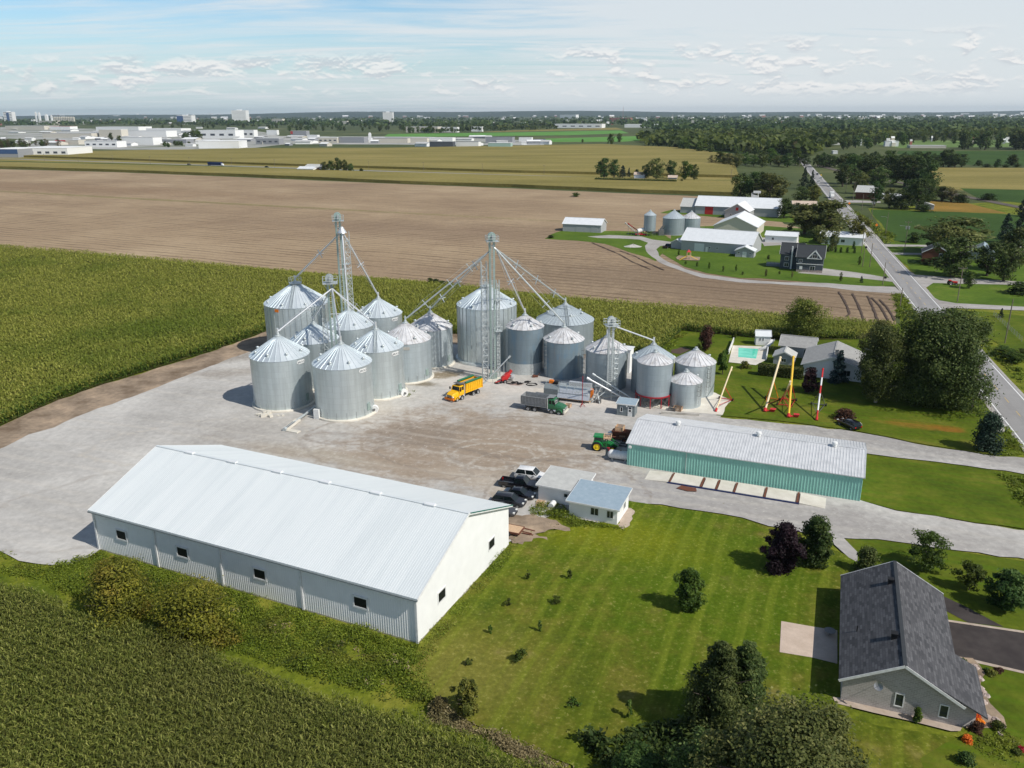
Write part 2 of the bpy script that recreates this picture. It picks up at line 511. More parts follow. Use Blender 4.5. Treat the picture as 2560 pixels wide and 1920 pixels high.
M('concrete', (0.50, 0.47, 0.43), 0.9, cols=[(0.3, (0.36, 0.33, 0.29)), (0.6, (0.54, 0.51, 0.46)), (0.8, (0.66, 0.63, 0.58))], scale=0.6, detail=6)
M('pale_concrete', (0.66, 0.62, 0.54), 0.85, cols=[(0.3, (0.55, 0.51, 0.43)), (0.7, (0.70, 0.66, 0.58))], scale=0.5, detail=6)
M('rust', (0.16, 0.06, 0.035), 0.85); M('wood', (0.42, 0.27, 0.17), 0.8, scale=2, stretch=(1, 8, 1)); M('new_wood', (0.62, 0.42, 0.26), 0.75)
M('bark', (0.09, 0.07, 0.055), 0.9); M('pale_bark', (0.30, 0.28, 0.24), 0.8); M('pole_wood', (0.22, 0.18, 0.14), 0.9)
M('rubber', (0.02, 0.02, 0.02), 0.85); M('rim_grey', (0.42, 0.42, 0.42), 0.4, 0.5)
M('steel', (0.50, 0.54, 0.54), 0.45, 0.6); M('galv', (0.60, 0.64, 0.64), 0.45, 0.5); M('galv_green', (0.36, 0.46, 0.43), 0.45, 0.4)
M('bright_steel', (0.78, 0.79, 0.80), 0.35, 0.6); M('dull_metal', (0.20, 0.20, 0.20), 0.5, 0.5)
M('red_paint', (0.55, 0.03, 0.03), 0.45); M('red_steel', (0.36, 0.02, 0.03), 0.5); M('orange_paint', (0.85, 0.22, 0.02), 0.5)
M('yellow_truck', (0.85, 0.46, 0.01), 0.4, cols=[(0.3, (0.72, 0.38, 0.012)), (0.55, (0.86, 0.47, 0.008))], scale=3, coat=0.2); M('auger_yellow', (0.80, 0.50, 0.05), 0.5); M('cream_paint', (0.80, 0.66, 0.42), 0.5)
M('truck_green', (0.03, 0.15, 0.065), 0.35, coat=0.4); M('bed_grey', (0.27, 0.285, 0.29), 0.5, cols=[(0.3, (0.2, 0.21, 0.21)), (0.7, (0.3, 0.31, 0.32))], scale=2.5); M('tarp_green', (0.02, 0.16, 0.08), 0.7)
M('tractor_green', (0.01, 0.22, 0.05), 0.35, coat=0.4); M('tractor_yellow', (0.85, 0.62, 0.02), 0.4)
M('black_car', (0.008, 0.008, 0.012), 0.18, spec=0.6, coat=0.6); M('white_car', (0.80, 0.80, 0.79), 0.25, coat=0.5)
M('charcoal_car', (0.04, 0.042, 0.05), 0.22, 0.3, coat=0.6); M('grey_car', (0.12, 0.12, 0.125), 0.3, 0.5, coat=0.5)
M('black_plastic', (0.012, 0.012, 0.013), 0.6); M('blue_steel', (0.015, 0.03, 0.12), 0.5)
M('lamp', (0.85, 0.85, 0.8), 0.2); M('tail', (0.5, 0.01, 0.01), 0.3)
M('pool_wall', (0.2, 0.62, 0.5), 0.4)
M('rock', (0.42, 0.33, 0.29), 0.9, cols=[(0.3, (0.28, 0.21, 0.18)), (0.7, (0.5, 0.42, 0.38))], scale=2)
M('soil_dark', (0.09, 0.06, 0.045), 0.95)
M('asphalt_drive', (0.045, 0.036, 0.034), 0.9, cols=[(0.35, (0.035, 0.028, 0.027)), (0.7, (0.06, 0.05, 0.046))], scale=0.5, world_pos=True, detail=6)


def galv_wall(name, base, rough, metal, var=0.08, rust=0.0, streak=None):
    m = bpy.data.materials.new(name); m.use_nodes = True
    t = NT(m.node_tree); b = t.n['Principled BSDF']
    uv = t.new('ShaderNodeTexCoord').outputs['UV']
    br = t.new('ShaderNodeTexBrick'); t.l.new(uv, br.inputs['Vector'])
    br.inputs['Scale'].default_value = 1.0; br.inputs['Brick Width'].default_value = 2.7; br.inputs['Row Height'].default_value = 1.12
    br.inputs['Mortar Size'].default_value = 0.022; br.inputs['Mortar Smooth'].default_value = 0.3
    d = tuple(c * (1 - var) for c in base)
    br.inputs['Color1'].default_value = (*base, 1); br.inputs['Color2'].default_value = (*d, 1)
    br.inputs['Mortar'].default_value = (*[c * 0.78 for c in base], 1)
    oi = t.new('ShaderNodeObjectInfo').outputs['Random']
    off = t.new('ShaderNodeCombineXYZ'); t.put(off.inputs[0], t.math('MULTIPLY', oi, 50))
    uo = t.vmath('ADD', uv, off.outputs[0])
    c = t.mix(t.math('MULTIPLY', t.smooth(t.noise(t.mapping(uo, sca=(1.3, 0.07, 1)), 1.0, 5, 0.7), .35, .68), 0.55), br.outputs[0], tuple(x * 0.70 for x in base))  # vertical streaks in the base colour imitate bright and dark reflections on the metal
    if streak:
        n = t.noise(t.mapping(uo, sca=(0.55, 0.22, 1)), 1.0, 4, 0.6)
        c = t.mix(t.smooth(n, 0.48, 0.68, 0, streak[1]), c, streak[0])
    if rust:
        n = t.noise(t.mapping(uo, sca=(1.1, 0.08, 1)), 1.0, 5, 0.7)
        c = t.mix(t.smooth(n, 0.60, 0.75, 0, rust), c, (0.42, 0.30, 0.18))
    c = t.mix(1.0, c, t.ramp(t.math('FRACT', t.math('MULTIPLY', oi, 7.3)), [(0, 0.84), (1, 1.0)]), 'MULTIPLY')
    t.l.new(c, b.inputs['Base Color'])
    b.inputs['Metallic'].default_value = metal; b.inputs['Roughness'].default_value = rough
    sp = t.new('ShaderNodeSeparateXYZ'); t.l.new(uv, sp.inputs[0])
    h = t.math('SINE', t.math('MULTIPLY', sp.outputs[1], 2 * PI / 0.17))
    h = t.math('ADD', h, t.math('MULTIPLY', t.noise(t.mapping(uo, sca=(0.9, 0.5, 1)), 1.0, 3), 1.5))
    bn = t.new('ShaderNodeBump'); bn.inputs['Strength'].default_value = 0.32; bn.inputs['Distance'].default_value = 0.02
    t.l.new(h, bn.inputs['Height']); t.l.new(bn.outputs[0], b.inputs['Normal'])
    MATS[name] = m


galv_wall('silo_new', (0.72, 0.79, 0.80), 0.40, 0.72)
galv_wall('silo_old', (0.40, 0.465, 0.50), 0.5, 0.45, 0.10)
galv_wall('silo_pale', (0.56, 0.63, 0.66), 0.5, 0.55, 0.06)
galv_wall('silo_blue', (0.29, 0.37, 0.42), 0.5, 0.45, 0.10, 0.5, ((0.20, 0.33, 0.45), 0.6))
M('roof_new', (0.68, 0.73, 0.74), 0.47, 0.6, cols=[(0.3, (0.66, 0.72, 0.74)), (0.7, (0.76, 0.81, 0.83))], scale=0.5)
M('roof_pale', (0.64, 0.64, 0.65), 0.55, 0.15, cols=[(0.34, (0.42, 0.40, 0.39)), (0.5, (0.60, 0.60, 0.61)), (0.7, (0.68, 0.68, 0.69))], scale=0.9, detail=6)
M('roof_big_old', (0.52, 0.58, 0.61), 0.5, 0.35)

# shingles
m = bpy.data.materials.new('shingles'); m.use_nodes = True
t = NT(m.node_tree); b = t.n['Principled BSDF']; b.inputs['Roughness'].default_value = 0.9; b.inputs['Specular IOR Level'].default_value = 0.2
uv = t.new('ShaderNodeTexCoord').outputs['UV']
br = t.new('ShaderNodeTexBrick'); t.l.new(uv, br.inputs['Vector']); br.inputs['Scale'].default_value = 1
br.inputs['Brick Width'].default_value = 0.75; br.inputs['Row Height'].default_value = 0.26; br.inputs['Mortar Size'].default_value = 0.02
br.inputs['Color1'].default_value = (0.125, 0.125, 0.130, 1); br.inputs['Color2'].default_value = (0.042, 0.043, 0.046, 1); br.inputs['Mortar'].default_value = (0.05, 0.05, 0.055, 1)
c = t.mix(t.math('MULTIPLY', t.noise(t.mapping(uv, sca=(1.6, 3.5, 1)), 1.0, 2), .5), br.outputs[0], (0.08, 0.08, 0.09))
t.l.new(c, b.inputs['Base Color']); MATS['shingles'] = m
# grey brick
m = bpy.data.materials.new('grey_brick'); m.use_nodes = True
t = NT(m.node_tree); b = t.n['Principled BSDF']; b.inputs['Roughness'].default_value = 0.9
uv = t.new('ShaderNodeTexCoord').outputs['UV']
br = t.new('ShaderNodeTexBrick'); t.l.new(uv, br.inputs['Vector']); br.inputs['Scale'].default_value = 1
br.inputs['Brick Width'].default_value = 0.42; br.inputs['Row Height'].default_value = 0.19; br.inputs['Mortar Size'].default_value = 0.018
br.inputs['Color1'].default_value = (0.44, 0.40, 0.38, 1); br.inputs['Color2'].default_value = (0.34, 0.31, 0.29, 1); br.inputs['Mortar'].default_value = (0.52, 0.49, 0.47, 1)
t.l.new(br.outputs[0], b.inputs['Base Color']); MATS['grey_brick'] = m
# pool water
m = bpy.data.materials.new('pool_water'); m.use_nodes = True
t = NT(m.node_tree); b = t.n['Principled BSDF']; b.inputs['Roughness'].default_value = 0.08
pos = t.new('ShaderNodeNewGeometry').outputs['Position']
t.l.new(t.ramp(t.noise(pos, 0.35, 4, 0.6), [(0.35, (0.04, 0.52, 0.36)), (0.65, (0.14, 0.70, 0.50))]), b.inputs['Base Color'])
bn = t.new('ShaderNodeBump'); bn.inputs['Strength'].default_value = 0.15; t.l.new(t.noise(pos, 3.0, 3), bn.inputs['Height']); t.l.new(bn.outputs[0], b.inputs['Normal'])
MATS['pool_water'] = m

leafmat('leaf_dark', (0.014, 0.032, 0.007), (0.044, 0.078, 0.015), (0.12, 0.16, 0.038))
leafmat('leaf_mid', (0.022, 0.045, 0.006), (0.065, 0.105, 0.012), (0.15, 0.19, 0.03))
leafmat('leaf_yellow', (0.04, 0.055, 0.010), (0.13, 0.14, 0.022), (0.27, 0.24, 0.05))
leafmat('leaf_silver', (0.035, 0.055, 0.012), (0.115, 0.14, 0.034), (0.30, 0.30, 0.10))
leafmat('leaf_maple', (0.020, 0.042, 0.008), (0.066, 0.102, 0.022), (0.20, 0.24, 0.07))
leafmat('leaf_purple', (0.008, 0.004, 0.006), (0.026, 0.011, 0.016), (0.06, 0.028, 0.032))
leafmat('leaf_bronze', (0.03, 0.014, 0.010), (0.08, 0.035, 0.022), (0.15, 0.075, 0.04))
leafmat('leaf_conifer', (0.006, 0.016, 0.010), (0.016, 0.036, 0.020), (0.04, 0.07, 0.035), 0.08)
leafmat('leaf_spruce', (0.012, 0.028, 0.028), (0.028, 0.055, 0.052), (0.07, 0.11, 0.10), 0.08)
leafmat('leaf_brown', (0.04, 0.035, 0.015), (0.12, 0.10, 0.04), (0.24, 0.19, 0.08))
leafmat('leaf_sumac', (0.03, 0.035, 0.004), (0.135, 0.145, 0.014), (0.32, 0.30, 0.035), 0.3, (0.35, (0.33, 0.23, 0.04), 0.5, 0.75, 0.75))
leafmat('flower_orange', (0.6, 0.12, 0.01), (0.85, 0.25, 0.02), (0.9, 0.4, 0.05)); leafmat('flower_red', (0.2, 0.01, 0.02), (0.4, 0.02, 0.04), (0.6, 0.05, 0.06))
leafmat('corn_near', (0.040, 0.050, 0.007), (0.135, 0.165, 0.022), (0.36, 0.36, 0.09), 0.3, (0.05, (0.13, 0.11, 0.04), 0.45, 0.75, 0.45))
leafmat('corn_mid', (0.12, 0.145, 0.018), (0.26, 0.28, 0.042), (0.44, 0.42, 0.10), 0.35, (0.018, (0.11, 0.17, 0.014), 0.46, 0.68, 0.75))
leafmat('weed', (0.04, 0.07, 0.006), (0.14, 0.19, 0.014), (0.28, 0.33, 0.04), 0.3, (0.16, (0.22, 0.17, 0.04), 0.5, 0.75, 0.6))
leafmat('dry_weed', (0.07, 0.06, 0.025), (0.24, 0.19, 0.09), (0.42, 0.35, 0.20), 0.2, (0.2, (0.10, 0.12, 0.03), 0.5, 0.8, 0.6))

FU = GA
L1 = A(112, 128, 24); L2 = A(84, 110, 16); L3 = A(132, 142, 40); L4 = A(120, 112, 42)
GM('ground_far', [(0.35, (0.055, 0.075, 0.028)), (0.55, (0.09, 0.11, 0.04)), (0.7, (0.16, 0.16, 0.07))], 0.004, 0.05)
SHD = at(1030, 1480)
GM('lawn', [(0.28, A(74, 96, 18, 1.25)), (0.48, A(100, 112, 28, 1.25)), (0.62, A(122, 122, 44, 1.25)), (0.75, A(146, 136, 76, 1.25))], 0.22, 2.2, 0.62,
   blobs=[(at(1700, 1400), 14, 20, 0.2, A(92, 118, 18), 0.6, 0.7), (at(1080, 1700), 10, 7, 0.3, A(138, 132, 60), 0.6, 0.7), (at(1500, 1330), 12, 5, -0.4, A(150, 150, 30), 0.7, 0.5)],
   stripes=(R_(68), 2.4, A(134, 146, 44), 0.5, 0.2), bump=0.5, bscale=3, bdist=0.08, speck=(2.2, A(165, 155, 95), 0.5))
GM('lawn_plain', [(0.3, A(72, 90, 20)), (0.52, A(98, 112, 28)), (0.72, A(130, 128, 50))], 0.10, 1.4, 0.72,
   blobs=[(at(2290, 1065), 5.5, 1.6, GA, A(150, 115, 45), 0.5, 0.75), (at(2370, 1075), 2.5, 1.4, GA, A(150, 105, 40), 0.5, 0.8)],
   stripes=(GA, 2.2, A(80, 118, 14), 0.4, 0.2), bump=0.4, bscale=3, bdist=0.06)
GM('lawn_farm', [(0.3, A(74, 102, 28)), (0.6, A(98, 122, 40)), (0.75, A(122, 132, 56))], 0.05, 0.7, 0.75, bump=0.3, bscale=1.5)
GM('verge', [(0.3, A(78, 98, 24)), (0.5, A(120, 130, 38)), (0.7, A(150, 145, 60))], 0.15, 1.2, 0.65, bump=0.6, bscale=2.5, bdist=0.15)
BR = A(168, 151, 132); BR2 = A(144, 131, 118); TRK = A(196, 188, 176); RUT = A(140, 128, 116); PAL = A(222, 214, 204)
GM('gravel', [(0.3, A(180, 176, 170)), (0.5, A(198, 194, 188)), (0.7, A(214, 210, 203))], 0.07, 0.9, 0.80,
   blobs=[(at(1180, 1110), 20, 15, -0.4, BR, 0.6, 0.95), (at(1000, 1165), 16, 3.5, GA, BR, 0.6, 0.9), (at(1050, 1085), 8, 5, 0.1, BR2, 0.7, 0.55), (at(1330, 1130), 10, 9, 0.3, BR, 0.7, 0.85),
          (at(780, 1135), 12, 2.2, GA, A(186, 176, 160), 0.7, 0.8), (at(1480, 1080), 9, 5, GA, A(178, 170, 160), 0.7, 0.6), (at(1250, 1210), 9, 3, GA, A(196, 184, 168), 0.7, 0.8),
          (at(1180, 950), 7, 5, 0.2, PAL, 0.6, 0.85), (at(1310, 978), 7, 2.6, GA, PAL, 0.6, 0.85), (at(1120, 938), 3.5, 2.2, 0.4, A(140, 125, 100), 0.5, 0.9), (at(1500, 1010), 9, 2.5, GA, PAL, 0.6, 0.8),
          (at(560, 935), 6, 3.0, 0.3, A(160, 150, 138), 0.7, 0.6), (at(1375, 1020), 5, 1.2, GA, A(190, 190, 192), 0.6, 0.6), (at(1290, 962), 1.4, 0.8, 0, A(150, 110, 95), 0.6, 0.8),
          (at(1385, 1010), 1.2, 2.2, GA, A(130, 128, 118), 0.6, 0.6), (at(700, 1130), 11, 1.5, GA, A(176, 164, 148), 0.7, 0.8), (at(1050, 960), 4, 1.6, GA, A(120, 108, 84), 0.6, 0.8), (at(1420, 985), 6, 1.5, GA, A(226, 216, 200), 0.6, 0.8), (at(640, 890), 10, 3, .5, A(150, 140, 128), 0.7, 0.6), (at(930, 1020), 5, 2.5, 0, A(206, 198, 186), 0.6, 0.7), (at(1960, 1290), 26, 5, GA, A(172, 167, 162), 0.6, 0.85), (at(2330, 1120), 26, 4.5, GA, A(166, 162, 158), 0.6, 0.85), (at(1650, 1225), 9, 3, GA, A(178, 174, 170), 0.7, 0.8), (at(640, 1080), 12, 7, 0, A(180, 174, 166), 0.7, 0.6)] + [(at(x_, y_), r1, r2, a_, c_, 0.8, m_, w_) for x_, y_, r1, r2, a_, c_, m_, w_ in ((1230, 1140, 6.5, 5, 0, TRK, .8, .06), (1235, 1135, 8.3, 6.4, 0, TRK, .7, .05), (1300, 1170, 9, 7, .4, TRK, .7, .05), (1110, 1150, 12, 5, -.4, RUT, .6, .05), (1320, 1100, 14, 8, -.2, RUT, .7, .04), (1325, 1095, 16, 9.6, -.2, RUT, .7, .035), (950, 1140, 16, 7, -.5, RUT, .5, .04), (500, 1100, 18, 9, .3, TRK, .6, .035), (1450, 1180, 10, 7, .1, TRK, .7, .05), (900, 1080, 9, 6, .2, RUT, .6, .05), (350, 1250, 22, 12, .5, RUT, .35, .03), (1420, 1250, 12, 14, .1, RUT, .6, .03))],
   stripes=(GA + 0.08, 3.4, A(212, 204, 192), 0.28, 0.5), bump=0.35, bscale=5, bdist=0.04, speck=(1.3, A(222, 216, 206), 0.45))
GM('gravel_lane', [(0.3, A(158, 152, 147)), (0.5, A(176, 171, 166)), (0.7, A(192, 188, 184))], 0.10, 1.1, 0.84,
   stripes=(GA - 0.02, 1.9, A(200, 194, 186), 0.5, 0.3), bump=0.3, bscale=6, bdist=0.03, speck=(1.6, A(205, 200, 192), 0.4))
GM('dirt', [(0.3, A(120, 102, 84)), (0.5, A(160, 142, 122)), (0.7, A(196, 172, 146))], 0.16, 1.3, 0.75, bump=0.6, bscale=2, bdist=0.1)
GM('soil', [(0.3, A(156, 133, 108)), (0.5, A(174, 151, 122)), (0.7, A(192, 169, 138))], 0.011, 0.6, 0.78, blobs=[(at(1850, 720), 90, 34, R_(-25), A(132, 113, 94), .7, .7), (at(1300, 590), 130, 30, R_(-25), A(150, 128, 106), .8, .6), (at(150, 470), 200, 30, R_(-22), A(150, 124, 98), .8, .6), (at(400, 500), 260, 4, R_(-25), A(126, 124, 70), .7, .5)], stretch=(1, 1, 1),
   stripes=(R_(-25.5), 4.6, A(104, 86, 70), 0.75, 0.6), bump=0.8, bscale=1.2, bdist=0.18, speck=(0.8, A(196, 178, 150), 0.35))
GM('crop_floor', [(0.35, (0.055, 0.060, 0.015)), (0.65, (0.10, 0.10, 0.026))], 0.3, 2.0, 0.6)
GOLD = [(0.3, A(134, 124, 68, 1.25)), (0.5, A(152, 140, 80, 1.25)), (0.7, A(170, 154, 94, 1.25))]
GM('crop_gold', GOLD, 0.006, 0.35, 0.78, stretch=(1, 3, 1), rot=-GA, stripes=(GA, 9, A(122, 120, 52), 0.35, 0.5), bump=0.6, bscale=0.5, bdist=0.6)
GM('crop_green', [(0.3, A(52, 78, 30)), (0.6, A(68, 95, 38)), (0.75, A(90, 108, 46))], 0.01, 0.25, 0.75, bump=0.6, bscale=0.5, bdist=0.4)
GM('crop_bright', [(0.3, A(88, 140, 60)), (0.7, A(110, 158, 76))], 0.01, 0.2, 0.85)
GM('crop_orange', [(0.3, A(132, 110, 48)), (0.7, A(165, 130, 62))], 0.04, 0.5, 0.75, bump=0.5, bscale=1)
GM('road_asphalt', [(0.3, A(152, 150, 149)), (0.7, A(164, 162, 160))], 0.05, 0.8, 0.95, stripes=(R_(73.74), 3.4, A(136, 133, 132), 0.5, 0.3))
GM('patio', [(0.3, A(198, 178, 160)), (0.7, A(218, 198, 180))], 0.6, 3, 0.9)
GM('walk', [(0.3, A(176, 158, 142)), (0.7, A(205, 190, 174))], 0.5, 3, 0.85)
GM('woodland_floor', [(0.3, (0.03, 0.042, 0.018)), (0.7, (0.06, 0.075, 0.03))], 0.01, 0.08, 0.7)
GM('hill', [(0.3, (0.030, 0.045, 0.030)), (0.7, (0.055, 0.075, 0.045))], 0.0012, 0.006, 0.8)
GM('ballast', [(0.3, (0.10, 0.085, 0.07)), (0.7, (0.16, 0.14, 0.12))], 0.2, 1.5, 0.8)
M('road_white', (0.62, 0.62, 0.60), 0.8, cols=[(0.28, (0.5, 0.5, 0.49)), (0.45, (0.72, 0.72, 0.70))], scale=1.2, world_pos=True); M('road_yellow', (0.55, 0.38, 0.12), 0.8, cols=[(0.35, (0.36, 0.30, 0.2)), (0.6, (0.6, 0.42, 0.14))], scale=1.5, world_pos=True)

# ================================================================== ground
g0 = MB(); S = 26000
g0.poly([(-S, -800, 0), (S, -800, 0), (S, 30000, 0), (-S, 30000, 0)])
tag(g0.build('ground', MATS['ground_far'], fix=False), kind='structure')


def P2(z, *pts): return [tuple(z(x, y)[:2]) for x, y in pts]
IM = lambda x, y, z=0.0: at(x, y, z)

near_grass = sheet('grass_ground', P2(IM, (-900, 620), (0, 612), (1100, 700), (2250, 809), (2250, 640), (2170, 520), (2600, 500), (3300, 560), (5200, 1400), (4000, 2600), (-1500, 2600), (-2600, 1100)), MATS['verge'], 30, 0.3)
sheet('far_fields', P2(IM, (-900, 378), (180, 378), (640, 370), (960, 371), (1300, 364), (1500, 360), (1700, 368), (1830, 384), (1850, 452), (1300, 440), (900, 426), (0, 404), (-900, 384)), MATS['crop_gold'], 400, 2)
sheet('far_green_field', P2(IM, (958, 343), (970, 335), (1280, 331), (1552, 326), (1572, 333), (1420, 338)), MATS['crop_bright'], 400, 2)
sheet('far_green_field', P2(IM, (1330, 355), (1345, 347), (1600, 340), (1650, 349), (1560, 354)), MATS['crop_bright'], 400, 2)
sheet('far_field', P2(IM, (1180, 331), (1280, 326), (1540, 319), (1560, 324), (1280, 329)), MATS['crop_gold'], 400, 2)
sheet('far_field', P2(IM, (0, 331), (0, 324), (240, 326), (280, 332)), MATS['crop_gold'], 400, 2)
GM('lots', [(0.35, A(128, 134, 110)), (0.5, A(170, 170, 164)), (0.7, A(196, 195, 190))], 0.006, 0.03, 0.8)
sheet('paved_lots', P2(IM, (60, 372), (200, 372), (300, 374), (470, 374), (640, 369), (720, 360), (1070, 362), (1360, 363), (1360, 352), (1060, 342), (700, 340), (640, 326), (240, 322), (0, 318), (-300, 318), (-300, 345), (0, 345), (100, 350)), MATS['lots'], 200, 3)
GM('village_green', [(0.3, A(88, 118, 60)), (0.7, A(128, 148, 84))], 0.006, 0.05, 0.85)
sheet('village_green', P2(IM, (2180, 358), (2240, 352), (2700, 349), (2700, 366), (2380, 368), (2250, 370)), MATS['village_green'], 100, 2)
sheet('village_green', P2(IM, (1700, 372), (1760, 362), (1990, 360), (2010, 374), (1880, 384), (1760, 380)), MATS['village_green'], 100, 2)
sheet('verge', P2(IM, (-900, 384), (0, 402), (640, 417), (1300, 438), (1850, 452), (1850, 456), (1300, 443), (640, 423), (0, 407), (-900, 389)), MATS['crop_green'], 300, 1)
hp = [at(-900, 382), at(36, 397.5), at(640, 417), at(886, 425.5), at(960, 428)]
sheet('highway', strip_pts(hp, 8.5), MATS['road_asphalt'], 400, 0)
hp2 = [at(940, 427.3), at(1280, 438), at(1860, 455)]
sheet('highway', strip_pts(hp2, 8.5), MATS['road_asphalt'], 400, 0)
sheet('soil_field', P2(IM, (-900, 395), (0, 423), (300, 431), (600, 443), (800, 452), (1280, 471), (1600, 485), (1840, 494), (1900, 510), (1960, 560), (2050, 580), (2250, 745), (2240, 812), (1740, 778), (1100, 708), (0, 618), (-1400, 520)), MATS['soil'], 12, 0.8)
# right of the road
sheet('field_beyond_road', P2(IM, (2320, 419), (2700, 420), (2900, 500), (2345, 473)), MATS['crop_gold'], 60, 1)
sheet('green_field', P2(IM, (2240, 384), (2247, 377), (2700, 378), (2700, 416), (2420, 412)), MATS['crop_green'], 60, 1)
sheet('green_field', P2(IM, (2400, 471), (2900, 482), (3000, 560), (2445, 495)), MATS['crop_green'], 40, 1)
sheet('green_field', P2(IM, (2176, 524), (2330, 528), (2520, 536), (3000, 560), (3300, 660), (2560, 640), (2300, 612), (2235, 602)), MATS['crop_green'], 20, 1)
sheet('stubble_plot', P2(IM, (2320, 528), (2325, 502), (2412, 506), (2520, 534)), MATS['crop_orange'], 15, 1)
sheet('lawn', P2(IM, (2210, 622), (2234, 604), (2340, 614), (3300, 690), (3300, 760), (2560, 772), (2330, 756), (2318, 715), (2270, 665)), MATS['lawn_farm'], 10, 0.5)
sheet('lawn', P2(IM, (2330, 772), (2400, 776), (2560, 790), (3200, 850), (3200, 1100), (2600, 940), (2480, 850)), MATS['lawn_plain'], 6, 0.5)
# neighbouring farm
z5 = zoom(1360, 480, 3.687); z6 = zoom(1900, 380, 3.352)
sheet('lawn', P2(z5, (5, 432), (60, 395), (150, 362), (640, 360), (900, 370), (1080, 385), (1180, 440), (1250, 470), (1100, 560), (1030, 640), (900, 590), (740, 540), (560, 480), (300, 450)), MATS['lawn_farm'], 6, 0.6)
sheet('lawn', P2(z5, (1070, 195), (1180, 165), (1400, 195), (1900, 200), (2400, 200), (2400, 290), (1880, 255), (1660, 240), (1390, 215)), MATS['lawn_farm'], 8, 0.6)
sheet('lawn', P2(z5, (1035, 500), (1180, 470), (1180, 330), (1880, 300), (2250, 330), (2600, 350)) + P2(z6, (880, 740), (1060, 960), (1140, 1120), (900, 1130), (0, 1060)) + P2(z5, (1800, 795), (1500, 750), (1290, 690), (1090, 570)), MATS['lawn_farm'], 8, 0.5)
sheet('lane', P2(z5, (400, 412), (600, 398), (900, 412), (1000, 440), (1180, 462), (1150, 488), (1070, 500), (1035, 530), (1060, 590), (1150, 650), (1300, 712), (1500, 765), (1800, 805), (2212, 835)) + P2(z6, (560, 1100), (900, 1125), (1130, 1132), (1200, 1195), (1120, 1188), (800, 1165), (560, 1135), (0, 1100)) + P2(z5, (2212, 853), (1800, 835), (1450, 790), (1230, 715), (1060, 650), (960, 570), (930, 500), (960, 470), (880, 440), (700, 430), (500, 425)), MATS['gravel_lane'], 6, 0.4)
sheet('drive', P2(z6, (310, 1015), (520, 975), (800, 1010), (1095, 1060), (1110, 1090), (800, 1055), (560, 1035)), MATS['gravel_lane'], 6, 0.3)
sheet('drive', P2(z5, (1960, 420), (2350, 430), (2350, 480), (2030, 500)), MATS['gravel_lane'], 6, 0.3)
# far side of the road: drives
sheet('drive', P2(z6, (1040, 775), (1350, 780), (2212, 790), (2212, 802), (1350, 795), (1060, 795)), MATS['gravel_lane'], 8, 0.2)
sheet('drive', P2(z6, (1100, 845), (1440, 850), (1440, 864), (1130, 862)), MATS['gravel_lane'], 8, 0.2)
sheet('drive', P2(z6, (1235, 990), (1300, 1030), (1700, 1060), (2212, 1090), (2212, 1118), (1450, 1100), (1390, 1140), (1420, 1170), (1330, 1110)), MATS['gravel_lane'], 8, 0.2)
sheet('drive', P2(z6, (1380, 1180), (1500, 1245), (1640, 1270), (2212, 1300), (2600, 1310), (2600, 1345), (1600, 1310), (1540, 1320), (1480, 1290)), MATS['gravel_lane'], 8, 0.2)
sheet('drive', P2(z6, (700, 405), (790, 405), (1010, 415), (1010, 428), (720, 425)), MATS['gravel_lane'], 8, 0.2)
# main road
LX = lambda y: 48.8 + 0.2920 * y
def road_x(y, off): return (LX(y) + off * 1.042, y)
def road_poly(o0, o1, y0, y1): return [road_x(y0, o0), road_x(y0, o1), road_x(y1, o1), road_x(y1, o0)]
for yy in (): pass
sheet('road_shoulder', road_poly(-1.1, 7.6, -40, 1060), MATS['gravel_lane'], 6, 0.25)
sheet('road', road_poly(-0.45, 6.95, -40, 1060), MATS['road_asphalt'], 500, 0)
sheet('road_line', road_poly(-0.12, 0.12, -40, 1000), MATS['road_white'], 900, 0)
sheet('road_line', road_poly(6.38, 6.62, -40, 1000), MATS['road_white'], 900, 0)
mbl = MB(); zl = 0.004 * (LAYER[0] + 1)
for i in range(90):
    y = -20 + i * 7.6
    q = [road_x(y, 3.18), road_x(y, 3.34), road_x(y + 2.9, 3.34), road_x(y + 2.9, 3.18)]
    mbl.poly([(a, b_, zl) for a, b_ in q])
tag(mbl.build('road_dashes', MATS['road_yellow'], fix=False), kind='structure')

